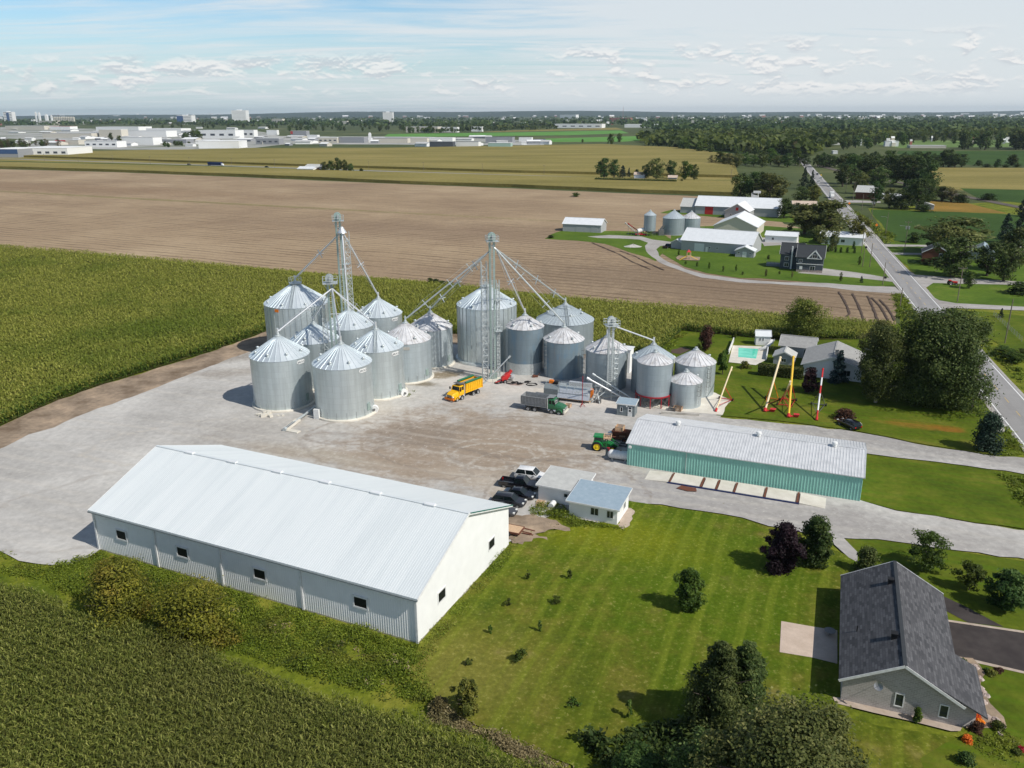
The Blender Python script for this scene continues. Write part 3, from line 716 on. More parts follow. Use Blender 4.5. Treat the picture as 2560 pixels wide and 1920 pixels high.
# farmyard
zs = zoom(0, 1300, 3.16); z7 = zoom(2000, 760, 3.0714); zr = zoom(1700, 1280, 2.572); zg = zoom(1400, 1000, 2.6333); zl_ = zoom(0, 560, 2.766)
z1 = zoom(600, 520, 3.456); z2 = zoom(1100, 560, 3.456); z3_ = zoom(1100, 840, 3.456); zk = zoom(1600, 760, 3.456); zw = zoom(1000, 1300, 2.676); zo = zoom(1200, 1140, 5.267)
sheet('dirt_strip', P2(IM, (-500, 1300), (-200, 1150), (0, 1068), (123, 1012), (231, 972), (325, 943), (427, 912), (524, 882), (615, 849), (680, 826), (1130, 826), (1560, 880), (1640, 960), (600, 1000), (300, 1060), (0, 1160)), MATS['dirt'], 2.5, 0.5)
sheet('gravel_yard', P2(IM, (-600, 1420), (-200, 1200), (11, 1120), (72, 1088), (137, 1070), (217, 1034), (307, 1001), (398, 968), (506, 925), (578, 896), (680, 862), (1135, 862), (1300, 880), (1500, 900), (1600, 930), (1660, 960), (1790, 985), (1830, 1005), (1800, 1045), (2000, 1064), (2137, 1081), (2326, 1118), (2456, 1138),
      (2700, 1160), (2700, 1205), (2560, 1187), (2423, 1167), (2293, 1151), (2156, 1134), (2148, 1252), (2240, 1279), (2439, 1311), (2700, 1345), (2700, 1420), (2400, 1379), (2283, 1362), (2194, 1350), (2081, 1346), (1921, 1317), (1856, 1296), (1700, 1272), (1563, 1252), (1545, 1290), (1520, 1315), (1380, 1290), (1330, 1310), (1300, 1345), (1262, 1362),
      (1100, 1350), (250, 1376), (228, 1392), (174, 1414), (127, 1415), (89, 1411), (47, 1404), (0, 1379), (-300, 1400)), MATS['gravel'], 2.2, 0.35)
sheet('lawn', P2(IM, (1046, 1613), (1262, 1372), (1300, 1345), (1400, 1325), (1545, 1300), (1566, 1254), (1700, 1275), (1856, 1299), (1921, 1320), (1990, 1340), (2140, 1400), (2170, 1480), (2120, 1800), (2400, 1850), (2420, 1960), (2300, 2200), (1500, 2200), (1430, 1916), (1355, 1888), (1261, 1850), (1179, 1810), (1090, 1760), (1020, 1690)), MATS['lawn'], 2.5, 0.25)
sheet('lawn', P2(IM, (2156, 1136), (2293, 1153), (2423, 1169), (2700, 1209), (2700, 1340), (2439, 1309), (2240, 1277), (2149, 1252)), MATS['lawn_plain'], 3, 0.2)
sheet('lawn', P2(IM, (1640, 880), (1707, 826), (1880, 845), (2180, 850), (2230, 815), (2290, 800), (2440, 985), (2535, 1100), (2540, 1140), (2456, 1136), (2326, 1115), (2137, 1078), (2000, 1060), (1790, 1040), (1830, 1003), (1790, 985), (1700, 990)), MATS['lawn_plain'], 3, 0.3)
sheet('lawn', P2(IM, (2081, 1349), (2194, 1353), (2283, 1365), (2400, 1382), (2700, 1425), (2900, 1700), (2700, 2100), (2380, 2200), (2300, 1900), (2430, 1830), (2120, 1440), (2130, 1400)), MATS['lawn_plain'], 3, 0.2)
sheet('gravel_path', P2(zr, (975, 175), (1050, 172), (1140, 265), (1140, 330), (1085, 300), (990, 215)), MATS['gravel_lane'], 2, 0.15)
sheet('sandy_ground', P2(zo, (1810, 920), (1900, 690), (1990, 700), (2040, 740), (2010, 840), (1940, 950), (1870, 975)), MATS['walk'], .6, 0.25)
sheet('sandy_ground', P2(zo, (330, 830), (700, 760), (880, 830), (1180, 960), (1190, 1000), (900, 985), (720, 1040), (880, 1080), (890, 1120), (700, 1100), (560, 1180), (330, 1110)), MATS['dirt'], .6, 0.4)
sheet('stained_ground', P2(IM, (1640, 925), (1790, 985), (1822, 1003), (1806, 1040), (1700, 1030), (1600, 1020)), MATS['pale_concrete'], 2, 0.15)
sheet('patio', P2(zr, (650, 710), (848, 745), (1010, 770), (1010, 985), (850, 945), (640, 910)), MATS['patio'], 30, 0)
sheet('driveway', P2(zr, (1640, 700), (2212, 785), (2600, 845), (2600, 1100), (2212, 1042), (1850, 958), (1700, 935)), MATS['asphalt_drive'], 30, 0)
sheet('driveway', P2(zr, (1430, 380), (1480, 420), (1640, 525), (1850, 625), (2080, 748), (1850, 720), (1700, 640), (1500, 520)), MATS['asphalt_drive'], 3, 0.05)
sheet('kerb', P2(zr, (1640, 690), (2212, 775), (2600, 835), (2600, 848), (2212, 788), (1640, 702)), MATS['walk'], 30, 0)
sheet('kerb', P2(zr, (1740, 930), (1850, 950), (2212, 1035), (2600, 1095), (2600, 1110), (2212, 1050), (1850, 968), (1740, 945)), MATS['walk'], 30, 0)
sheet('walkway', P2(zr, (980, 1200), (1030, 1205), (1740, 1380), (1800, 1300), (1850, 1320), (1800, 1420), (1740, 1420), (1000, 1240)), MATS['walk'], 3, 0.08)
sheet('flower_bed', P2(zr, (1750, 940), (1880, 950), (1960, 1050), (1930, 1130), (1990, 1240), (2080, 1330), (2100, 1400), (1990, 1400), (1840, 1400), (1830, 1260), (1860, 1100)), MATS['dirt'], 1, 0.15)
sheet('pool_deck', P2(zk, (800, 365), (1110, 375), (1090, 490), (1000, 535), (765, 510)), MATS['pale_concrete'], 30, 0)
sheet('pool_water', P2(zk, (850, 385), (1022, 395), (1003, 480), (848, 465)), MATS['pool_water'], 30, 0)
sheet('vegetable_plot', P2(zk, (280, 400), (380, 380), (440, 395), (350, 440), (270, 430)), MATS['soil_dark'], 1, 0.2)
sheet('railway_bed', strip_pts([z6(480, 110), z6(700, 170), z6(1000, 225), z6(1400, 300), z6(1700, 372), z6(2200, 470), z6(2700, 560)], 7), MATS['ballast'], 30, 0.3)
FURROWS = [[(660, 1175), (700, 1240), (735, 1310), (750, 1360), (725, 1385)], [(775, 1190), (815, 1270), (850, 1350), (870, 1420)], [(900, 1210), (940, 1290), (970, 1370), (990, 1430)], [(935, 1225), (1000, 1290), (1040, 1350), (1075, 1420)], [(1000, 1240), (1060, 1300), (1100, 1360), (1130, 1420)]]
for q_ in FURROWS: sheet('furrow', strip_pts([z6(*p_) for p_ in q_], .55), MATS['soil_dark'], 1.5, .12)
for q_ in ([(440, 470), (560, 520), (700, 580), (820, 650), (985, 718)], [(700, 545), (850, 600), (960, 660), (1110, 725)]): sheet('furrow', strip_pts([z5(*p_) for p_ in q_], .5), MATS['soil_dark'], 2, .15)


# ================================================================== crops
def inside(poly, x, y):
    px = np.array([p[0] for p in poly]); py = np.array([p[1] for p in poly]); n = len(px)
    r = np.zeros(x.shape, bool); j = n - 1
    for i in range(n):
        c = ((py[i] > y) != (py[j] > y)) & (x < (px[j] - px[i]) * (y - py[i]) / (py[j] - py[i] + 1e-12) + px[i])
        r ^= c; j = i
    return r


def grid_in(poly, du, dv, ang, g, ju=0.4, jv=0.12):
    u = np.array([math.cos(ang), math.sin(ang)]); v = np.array([-u[1], u[0]])
    P = np.array([p[:2] for p in poly]); a = P @ u; b_ = P @ v
    A1, B1 = np.meshgrid(np.arange(a.min(), a.max(), du), np.arange(b_.min(), b_.max(), dv))
    A1 = A1 + g.uniform(-ju, ju, A1.shape) * du; B1 = B1 + g.uniform(-jv, jv, B1.shape) * dv
    x = (A1 * u[0] + B1 * v[0]).ravel(); y = (A1 * u[1] + B1 * v[1]).ravel()
    k = inside(poly, x, y); return x[k], y[k]


def dist_edge(a, b, x, y):
    a = np.array(a[:2]); b = np.array(b[:2]); d = b - a; t = np.clip(((x - a[0]) * d[0] + (y - a[1]) * d[1]) / (d @ d), 0, 1)
    return np.hypot(x - a[0] - d[0] * t, y - a[1] - d[1] * t)


def blades(x, y, h, k, ln, wd, g, droop=0.45, low=0.0):
    """k arching blades per plant, two quads each"""
    n = len(x) * k
    X_ = np.repeat(x, k); Y_ = np.repeat(y, k); H_ = np.repeat(h, k)
    a = g.uniform(0, 2 * PI, n); L_ = ln * g.uniform(0.6, 1.25, n)
    z0 = H_ * (1 - 0.42 * g.uniform(0, 1, n) - low * g.uniform(0, 1, n))
    d = np.stack([np.cos(a), np.sin(a), np.zeros(n)], 1); s = np.stack([-np.sin(a), np.cos(a), np.zeros(n)], 1)
    p0 = np.stack([X_, Y_, z0 - 0.18 * L_], 1)
    up = g.uniform(0.2, 0.7, n)[:, None]
    p1 = p0 + d * (L_ * 0.45)[:, None] + np.array([0, 0, 1]) * up * (L_ * 0.9)[:, None]
    p2 = p1 + d * (L_ * 0.5)[:, None] - np.array([0, 0, 1]) * (L_ * droop * g.uniform(0.1, 1.2, n))[:, None]
    w1 = (s + g.normal(0, 0.25, (n, 3))) * wd * 0.5; w0 = w1 * 0.7
    Q1 = np.stack([p0 - w0, p0 + w0, p1 + w1, p1 - w1], 1); Q2 = np.stack([p1 - w1, p1 + w1, p2 + w0 * 0.2, p2 - w0 * 0.2], 1)
    v = np.clip(g.uniform(0, 1, n) * 0.75 + 0.3 * np.repeat(g.uniform(0, 1, len(x)), k) - 0.02, 0, 1)
    return np.concatenate([Q1, Q2]), np.concatenate([v, v])


def slab(name, pts, z0, z1, mat, step=4, amp=0.4, seed=3, kind='stuff', label=None, cat=None):
    mb = MB(); mb.prism(wobble(pts, step, amp, seed), z0, z1)
    return tag(mb.build(name, mat), label, cat, kind=kind)


g = np.random.default_rng(5)
# foreground maize, lower left
CORN_A = P2(IM, (-160, 1425), (0, 1441), (104, 1473), (202, 1520), (393, 1562), (521, 1620), (637, 1666), (752, 1701), (868, 1736), (984, 1765), (1076, 1799), (1179, 1832), (1280, 1880), (1355, 1900), (1430, 1918), (1440, 2010), (-200, 2010))
# the strip is read at the height of the plants, so bring the ring to the ground below
CORN_A = [(x * (CH - 2.0) / CH, y * (CH - 2.0) / CH) for x, y in CORN_A]
x, y = grid_in(CORN_A, 0.18, 0.76, R_(-27), g, 0.35, 0.06)
hh = 2.2 + 0.12 * np.sin(x * 0.21 + y * 0.13) + g.normal(0, 0.12, len(x))
Q, v = blades(x, y, hh, 10, 0.50, 0.07, g, low=0.25)
o = quads_mesh('maize_foreground', Q, MATS['corn_near'], v); tag(o, 'dark green maize rows filling the lower left corner below the big white shed', 'maize', kind='stuff')
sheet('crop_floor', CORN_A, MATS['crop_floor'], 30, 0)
# maize in the middle distance
CORN_B = P2(IM, (-400, 1270), (-60, 1100), (0, 1066), (123, 1010), (231, 970), (325, 941), (427, 910), (524, 880), (615, 848), (680, 824), (1135, 836), (1400, 860), (1574, 885), (1640, 885), (1705, 828), (1880, 846), (1950, 852), (2150, 850), (2240, 818), (2063, 806), (1947, 797), (1740, 779), (1476, 761), (1291, 742), (1202, 728), (993, 709), (860, 698), (540, 668), (0, 620), (-700, 560))
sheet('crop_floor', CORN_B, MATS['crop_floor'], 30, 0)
x, y = grid_in(CORN_B, 0.42, 0.84, R_(-24.5), g, 0.5, 0.2)
vis = (y > 60) & (np.abs(x) < 0.70 * y + 12); keep = vis & (g.uniform(0, 1, len(x)) < np.clip((205 / y) ** 1.6, 0, 1))
x, y = x[keep], y[keep]
sz = np.clip(y / 205, 1, 1.6)
hh = 2.3 + 0.2 * np.sin(x * 0.05 + y * 0.03) + g.normal(0, 0.14, len(x))
Q, v = blades(x, y, hh, 5, 0.85, 0.17, g, low=0.3)
o = quads_mesh('maize_field', Q, MATS['corn_mid'], v); tag(o, 'broad yellow green maize field between the gravel yard and the ploughed field', 'maize', kind='stuff')
inner = [(a * 1.0, b_) for a, b_ in CORN_B]
print('corn quads', len(Q))
# its front edge seen from the side: full-height plants
edge = [(-60, 1100), (0, 1066), (123, 1010), (231, 970), (325, 941), (427, 910), (524, 880), (615, 848), (680, 824)]
edge2 = [(1135, 836), (1400, 860), (1574, 885), (1640, 885), (1705, 828), (1880, 846), (2150, 850)]
ex = []; ey = []
for E_ in (edge, edge2):
    for (a, b_) in zip(E_, E_[1:]):
        p, q = at(*a), at(*b_); n = int((q - p).length / 0.12); tt = g.uniform(0, 1, n)
        off = g.uniform(0.0, 1.6, n); d = (q - p).normalized(); nx, ny = -d.y, d.x
        ex.append(p.x + (q.x - p.x) * tt + nx * off); ey.append(p.y + (q.y - p.y) * tt + ny * off)
ex = np.concatenate(ex); ey = np.concatenate(ey)
Q, v = blades(ex, ey, np.full(len(ex), 2.25), 9, 0.7, 0.13, g, low=0.9)
Q[:, :, 2] = np.maximum(Q[:, :, 2], 0.05)
o = quads_mesh('maize_edge', Q, MATS['leaf_mid'], v * 0.9 + 0.1); tag(o, 'green leafy edge row of maize along the dirt strip', 'maize', kind='stuff')

# distant standing crops: slabs two metres high, so that their sides show as dark edges
slab('far_crop', P2(IM, (-900, 390), (0, 409), (640, 424), (905, 434), (1000, 436), (1300, 445), (1850, 460), (1850, 490), (1600, 482), (1280, 468), (1000, 459), (870, 453), (790, 449), (600, 441), (300, 430), (0, 421), (-900, 396)), 0, 2.3, MATS['crop_gold'], 20, 0.8, 4, label='golden crop strip between the ploughed field and the distant highway', cat='crop')
slab('far_crop', P2(IM, (-900, 378), (180, 383), (640, 374), (960, 373), (1300, 367), (1500, 363), (1690, 372), (1800, 386), (1850, 445), (1300, 432), (900, 420), (640, 412), (400, 404), (230, 398), (60, 393), (-900, 376)), 0, 2.3, MATS['crop_gold'], 40, 1.0, 5, label='wide golden field beyond the distant highway, before the white warehouses', cat='crop')


# weeds
def weeds(name, poly, n, h, label, mat='weed', size=0.22, cl=0.6, seed=1, bare=-0.7):
    g = np.random.default_rng(seed)
    P = np.array([p[:2] for p in poly]); lo, hi = P.min(0), P.max(0)
    m_ = int(n / 14); ph = g.uniform(0, 6, 4); x = g.uniform(lo[0], hi[0], m_ * 4); y = g.uniform(lo[1], hi[1], m_ * 4); k = inside(poly, x, y) & (np.sin(x * .55 + ph[0]) * np.sin(y * .7 + ph[1]) + .6 * np.sin(x * 1.3 + y + ph[2]) + g.normal(0, .5, len(x)) > bare); x, y = x[k][:m_], y[k][:m_]
    # clumps
    hc = h * (0.35 + 0.65 * g.uniform(0, 1, len(x)) ** 1.5) * (0.5 + 1.2 * np.clip(np.sin(x * 0.7) * np.sin(y * 0.6 + 1), 0, 1))
    K = 14; X_ = np.repeat(x, K) + g.normal(0, cl * 0.5, len(x) * K); Y_ = np.repeat(y, K) + g.normal(0, cl * 0.5, len(x) * K)
    Zc = np.repeat(hc, K) * g.uniform(0.1, 1, len(x) * K)
    c = np.stack([X_, Y_, Zc], 1)
    v = np.clip(np.repeat(g.uniform(0, 1, len(x)), K) * 0.6 + g.uniform(0, 0.45, len(c)), 0, 1)
    o = quads_mesh(name, leaves(c, np.tile([0, 0, 1.0], (len(c), 1)), size * g.uniform(0.5, 1.4, len(c)), g, 0.4), MATS[mat], v)
    return tag(o, label, 'weeds', kind='stuff')


weeds('weeds', P2(IM, (250, 1380), (1046, 1618), (1085, 1760), (1000, 1745), (868, 1715), (752, 1680), (637, 1645), (521, 1600), (393, 1540), (202, 1500), (104, 1455), (0, 1430), (-60, 1400), (120, 1425)), 105000, 0.8, 'tangled green and yellow weeds between the big white shed and the maize', size=.125, seed=2, cl=.5)
weeds('weeds', P2(IM, (1050, 1616), (1265, 1366), (1300, 1352), (1290, 1375), (1090, 1620), (1060, 1660)), 11000, 0.8, 'yellow green weeds along the white gable of the big shed', seed=3, size=0.11)
weeds('weeds', P2(IM, (1085, 1765), (1170, 1812), (1262, 1850), (1360, 1890), (1430, 1910), (1440, 1960), (1280, 1882), (1179, 1835), (1076, 1800)), 20000, 0.8, 'brown dry reeds in the ditch between the lawn and the maize', 'dry_weed', 0.12, seed=4)
weeds('weeds', P2(zo, (660, 720), (780, 640), (1000, 600), (1150, 700), (1160, 760), (1350, 860), (1550, 900), (1900, 960), (1890, 985), (1600, 950), (1200, 930), (1000, 820), (700, 780)), 9000, 0.9, 'green and yellow weeds around the small white office building', seed=5, size=0.12)
weeds('weeds', P2(z7, (1480, 950), (1600, 960), (1720, 1120), (1650, 1170), (1500, 1150)), 2500, 0.8, 'rusty green weeds in the ditch beside the road culvert', seed=6, size=0.22)
weeds('weeds', P2(z7, (1130, 60), (1300, 110), (1400, 260), (1500, 330), (1720, 520), (1720, 660), (1600, 520), (1480, 400), (1400, 300), (1250, 150)), 7000, 0.7, 'bright grass and weeds in the roadside ditch beyond the road', seed=7, size=0.3)
weeds('weeds', P2(z6, (740, 480), (860, 530), (1000, 640), (1130, 700), (1110, 760), (1040, 770), (960, 660), (860, 560)), 6000, 1.3, 'yellow green scrub along the ditch beside the far road', seed=8, size=0.5, cl=1.5)
weeds('weeds', P2(z6, (1110, 1180), (1190, 1190), (1290, 1330), (1340, 1400), (1160, 1400), (1140, 1290)), 4000, 0.8, 'green verge weeds between the road and the ploughed field corner', seed=9, size=0.35, cl=1.0)
weeds('weeds', P2(z7, (1530, 1320), (1720, 1330), (1900, 1500), (1720, 1560), (1640, 1450)), 2500, 0.8, 'dark green weeds at the right edge of the lane junction', seed=10, size=0.25)
weeds('weeds', P2(IM, (1640, 888), (1706, 832), (1716, 834), (1665, 884), (1640, 900)), 2200, 0.9, 'yellow green grass between the maize and the garden lawn', seed=12, size=0.3)
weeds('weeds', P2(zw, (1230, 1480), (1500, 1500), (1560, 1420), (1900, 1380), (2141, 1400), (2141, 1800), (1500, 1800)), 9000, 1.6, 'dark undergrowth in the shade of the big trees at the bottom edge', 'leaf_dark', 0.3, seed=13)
weeds('weeds', P2(IM, (300, 1420), (640, 1520), (900, 1620), (1060, 1740), (1060, 1790), (880, 1730), (640, 1650), (430, 1560)), 14000, 1.2, 'darker green nettles in the ditch in front of the big white shed', 'leaf_mid', 0.13, seed=31, bare=.2)
weeds('weeds', P2(IM, (560, 1500), (760, 1560), (1020, 1680), (1090, 1790), (1000, 1770), (800, 1640), (600, 1560)), 3500, 0.8, 'brown withered stalks scattered through the ditch weeds', 'dry_weed', 0.15, seed=32, bare=.5)
# ragged verges: tufts along the edges of gravel, lawn and lane
def verge(label, pts, w_, n, h, mat='weed', size=.12, seed=1, bare=0.1):
    return weeds('verge_tufts', strip_pts([at(*p) for p in pts], w_), n, h, label, mat, size, .25, seed, bare)
verge('grass tufts along the upper edge of the mown lawn and the lane', [(1566, 1254), (1700, 1275), (1856, 1299), (1921, 1320), (2081, 1349), (2194, 1353), (2283, 1365), (2560, 1403)], 1.0, 4200, .16, seed=41)
verge('grass tufts between the lane and the right lawn', [(2148, 1252), (2240, 1278), (2439, 1310), (2640, 1336)], .9, 2200, .16, seed=42)
verge('grass tufts below the upper lane', [(2156, 1136), (2293, 1153), (2423, 1169), (2640, 1202)], .9, 2200, .16, seed=43)
verge('grass tufts above the upper lane', [(1790, 1043), (2000, 1063), (2137, 1080), (2326, 1117), (2456, 1138), (2540, 1142)], 1.2, 3600, .2, seed=44)
verge('weeds at the lower left rim of the gravel yard', [(-100, 1385), (0, 1381), (89, 1413), (174, 1416), (228, 1394)], 1.4, 3000, .3, seed=45)
verge('scattered weeds along the dirt strip and the gravel', [(0, 1122), (137, 1071), (307, 1002), (506, 926), (600, 890)], 2.2, 1600, .22, 'weed', .14, seed=46, bare=.7)
verge('green weeds at the foot of the silos', [(1000, 985), (1015, 992), (1040, 975)], 1.6, 700, .35, seed=47)
verge('sparse weeds along the truck scale', [(1690, 1245), (1800, 1262), (1950, 1285), (2070, 1300)], .9, 1100, .2, seed=48, bare=.5)
verge('weeds on the bare ground below the parked cars', [(1290, 1315), (1340, 1325), (1400, 1322)], 2.4, 900, .25, 'weed', .13, seed=49, bare=.5)
verge('dry grass between the portable augers', [(1830, 1010), (1900, 1030), (2000, 1040), (2080, 1045)], 3.5, 2200, .14, 'dry_weed', .1, seed=50, bare=.3)


# ================================================================== grain bins
def uv_cyl(o, n, prof, scale_r):
    """u along the girth, v up the wall, for a lathe made of len(prof) rings"""
    me = o.data; ul = me.uv_layers.new(name='UVMap')
    for p in me.polygons:
        for li in p.loop_indices:
            vi = me.loops[li].vertex_index; k, i = divmod(vi, n)
            u = i / n
            if i == 0 and any((me.loops[l].vertex_index % n) == n - 1 for l in p.loop_indices): u = 1.0
            ul.data[li].uv = (u * 2 * PI * scale_r, prof[k][1])


def text_mesh(name, body, size, mat, parent, loc, rot, shear=0.0):
    cu = bpy.data.curves.new(name, 'FONT'); cu.body = body; cu.size = size; cu.align_x = 'CENTER'; cu.align_y = 'CENTER'; cu.shear = shear; cu.offset = 0.004
    tmp = bpy.data.objects.new(name, cu); C.objects.link(tmp)
    dg = bpy.context.evaluated_depsgraph_get(); me = bpy.data.meshes.new_from_object(tmp.evaluated_get(dg))
    bpy.data.objects.remove(tmp); me.materials.clear(); me.materials.append(mat)
    o = bpy.data.objects.new(name, me); C.objects.link(o); o.parent = parent; o.location = loc; o.rotation_euler = rot
    return o


def silo(label, c, Rr, h, wall, roof, rise=0.62, base='ring', sign=None, stiff=False, vents=8, sectors=None, ladder=None, cap=True, cage=False, roofladder=None, z0=0.0, rings=False, walk=False, vent_r=0.8, sheen=None):
    t = thing('grain_silo', label, 'silo', (c[0], c[1], 0), 0, 'round grain silos of the farm')
    face = math.atan2(-c[1], -c[0])                      # towards where the photograph was taken
    b0 = 0.45 if base == 'ring' else (0.12 if z0 == 0 else 0)
    n = 72
    prof = [(Rr, z0 + b0), (Rr, z0 + h)]
    mb = MB(); mb.lathe(prof, n); wo_ = mb.build('wall', MATS[wall], t, smooth='all'); uv_cyl(wo_, n, prof, Rr)
    for p in (0,): pass
    if base == 'ring':
        MB().lathe([(0.01, b0 + 0.001), (Rr + 0.42, b0), (Rr + 0.5, b0 - 0.08), (Rr + 0.5, -0.02)], 64).build('foundation', MATS['pale_concrete'], t, smooth=True)
    elif base == 'steel':
        MB().lathe([(Rr - 0.02, 0.75), (Rr + 0.55, 0.62), (Rr + 0.62, 0.5), (Rr + 0.62, -0.02)], 64).build('foundation', MATS['galv'], t, smooth=True)
    elif base == 'slab':
        MB().lathe([(0.01, 0.13), (Rr + 0.25, 0.12), (Rr + 0.25, -0.02)], 48).build('foundation', MATS['concrete'], t, smooth=True)
    # cone of flat sectors with raised seams
    ns = sectors or max(18, int(2 * PI * Rr / 1.15)); er = Rr + 0.12; ze = z0 + h - 0.02; zt = ze + er * rise; rt = 0.42
    mb = MB()
    for i in range(ns):
        a, b_ = 2 * PI * i / ns, 2 * PI * (i + 1) / ns
        e0 = (er * math.cos(a), er * math.sin(a), ze); e1 = (er * math.cos(b_), er * math.sin(b_), ze)
        t0 = (rt * math.cos(a), rt * math.sin(a), zt); t1 = (rt * math.cos(b_), rt * math.sin(b_), zt)
        mb.poly([e0, e1, t1, t0])
        mb.poly([(e0[0] * .985, e0[1] * .985, ze - 0.07), (e1[0] * .985, e1[1] * .985, ze - 0.07), e1, e0])
        d = V(math.cos(a), math.sin(a), 0)
        mb.beam(d * (er + 0.01) + V(0, 0, ze + 0.03), d * rt + V(0, 0, zt + 0.03), 0.10, 0.09)
    mb.build('roof', MATS[roof], t, fix=False)
    if rings:
        for q, nm in ((0.62, 'roof_ring'), (0.28, 'roof_ring')):
            m2 = MB(); k = 48; rr = er * q; zr_ = ze + (er - rr) / (er - rt) * (zt - ze) + 0.16
            pts = [V(rr * math.cos(2 * PI * i / k), rr * math.sin(2 * PI * i / k), zr_) for i in range(k + 1)]
            m2.path(pts, 0.05, 4); m2.build(nm, MATS['steel'], t)
    if cap:
        m2 = MB(); m2.lathe([(0.6, zt - 0.05), (0.6, zt + 0.16), (0.34, zt + 0.2), (0.3, zt + 0.55), (0.2, zt + 0.6), (0.01, zt + 0.62)], 16)
        m2.build('roof_cap', MATS['galv'], t, smooth=True)
    if walk:
        m2 = MB(); m2.lathe([(0.5, zt - 0.2), (1.5, zt - 0.22), (1.5, zt - 0.1), (0.5, zt - 0.1)], 10)
        for i in range(10):
            a = 2 * PI * i / 10; m2.tube((1.45 * math.cos(a), 1.45 * math.sin(a), zt - 0.1), (1.45 * math.cos(a), 1.45 * math.sin(a), zt + 1.0), 0.03, n=4)
        pts = lambda z: [V(1.45 * math.cos(2 * PI * i / 10), 1.45 * math.sin(2 * PI * i / 10), z) for i in range(11)]
        m2.path(pts(zt + 1.0), 0.03, 4); m2.path(pts(zt + 0.5), 0.025, 4); m2.build('roof_platform', MATS['galv'], t)
    for i in range(vents):
        a = face + 2 * PI * (i + 0.35) / vents; rr = er * vent_r; zv = ze + (er - rr) / (er - rt) * (zt - ze)
        m2 = MB(); m2.lathe([(0.18, -0.1), (0.18, 0.25), (0.30, 0.26), (0.30, 0.36), (0.22, 0.46), (0.01, 0.48)], 10)
        m2.build('roof_vent', MATS['galv'], t, smooth=True, loc=(rr * math.cos(a), rr * math.sin(a), zv))
    if stiff:
        m2 = MB(); k = int(2 * PI * Rr / 1.25)
        for i in range(k):
            a = 2 * PI * i / k; d = V(math.cos(a), math.sin(a), 0)
            m2.beam(d * (Rr + 0.05) + V(0, 0, b0 + z0), d * (Rr + 0.05) + V(0, 0, z0 + h - 0.1), 0.11, 0.11, up=d)
        m2.build('stiffener', MATS['steel'], t)['kind'] = 'stuff'
    elif base == 'ring':
        m2 = MB(); k = int(2 * PI * Rr / 1.7)
        for i in range(k):
            a = 2 * PI * i / k; d = V(math.cos(a), math.sin(a), 0)
            m2.beam(d * (Rr + 0.04) + V(0, 0, b0), d * (Rr + 0.04) + V(0, 0, b0 + 1.3), 0.09, 0.09, up=d)
        m2.build('anchor_strap', MATS['steel'], t)['kind'] = 'stuff'
    if base in ('ring', 'steel'):
        a = face + 0.9; d = V(math.cos(a), math.sin(a), 0); q = V(-d.y, d.x, 0); m2 = MB()
        m2.beam(d * (Rr + 0.06) + q * 0 + V(0, 0, b0 + 0.8), d * (Rr + 0.06) + V(0, 0, b0 + 2.2), 0.8, 0.14, up=d); m2.build('access_door', MATS['galv_green'], t)
    for la in (ladder or []):
        a = face + R_(la[0]); d = V(math.cos(a), math.sin(a), 0); q = V(-d.y, d.x, 0); m2 = MB()
        za, zb = (la[1] if len(la) > 1 else 0.4), z0 + h + 0.3; o_ = d * (Rr + 0.28)
        for s_ in (-0.24, 0.24): m2.tube(o_ + q * s_ + V(0, 0, za), o_ + q * s_ + V(0, 0, zb), 0.035, n=4)
        z = za + 0.2
        while z < zb: m2.tube(o_ - q * 0.24 + V(0, 0, z), o_ + q * 0.24 + V(0, 0, z), 0.022, n=4); z += 0.35
        m2.build('ladder', MATS['galv'], t)
        if cage:
            m2 = MB(); z = za + 2.0
            k = 8; arc = lambda z: [o_ + q * 0.38 * math.cos(PI * i / k) + d * 0.72 * math.sin(PI * i / k) + V(0, 0, z) for i in range(k + 1)]
            while z < zb: m2.path(arc(z), 0.03, 4); z += 0.9
            for i in (1, 3, 5, 7): m2.tube(arc(za + 2.0)[i], arc(zb)[i], 0.02, n=4)
            m2.build('ladder_cage', MATS['dull_metal'], t)
    if roofladder is not None:
        a = face + R_(roofladder); d = V(math.cos(a), math.sin(a), 0); q = V(-d.y, d.x, 0); m2 = MB()
        for s_ in (-0.3, 0.3): m2.beam(d * er + q * s_ + V(0, 0, ze + 0.16), d * rt * 2 + q * s_ + V(0, 0, zt + 0.02), 0.05, 0.1)
        for i in range(26):
            f = i / 26; c_ = d * (er + (rt * 2 - er) * f) + V(0, 0, ze + 0.18 + (zt - ze - 0.14) * f); m2.beam(c_ - q * 0.3, c_ + q * 0.3, 0.05)
        m2.build('roof_ladder', MATS['steel'], t)
    if sign == 'maker':
        a = face + R_(42); d = V(math.cos(a), math.sin(a), 0); m2 = MB(); hw = 0.95
        # a plate bent to the wall, pointed at both ends
        tops = []; bots = []
        for i in range(9):
            f = -1 + i / 4; aa = a + f * hw / Rr; dd = V(math.cos(aa), math.sin(aa), 0) * (Rr + 0.07); e = 0.36 * (0.35 if abs(f) == 1 else 1)
            tops.append(dd + V(0, 0, z0 + h - 0.75 + e)); bots.append(dd + V(0, 0, z0 + h - 0.75 - e))
        for i in range(8): m2.poly([bots[i], bots[i + 1], tops[i + 1], tops[i]])
        sg = m2.build('sign', MATS['white_paint'], t, fix=False)
        text_mesh('lettering', 'BROCK', 0.52, MATS['grey_siding'], sg, d * (Rr + 0.13) + V(0, 0, z0 + h - 0.75), (PI / 2, 0, a + PI / 2), 0.3)
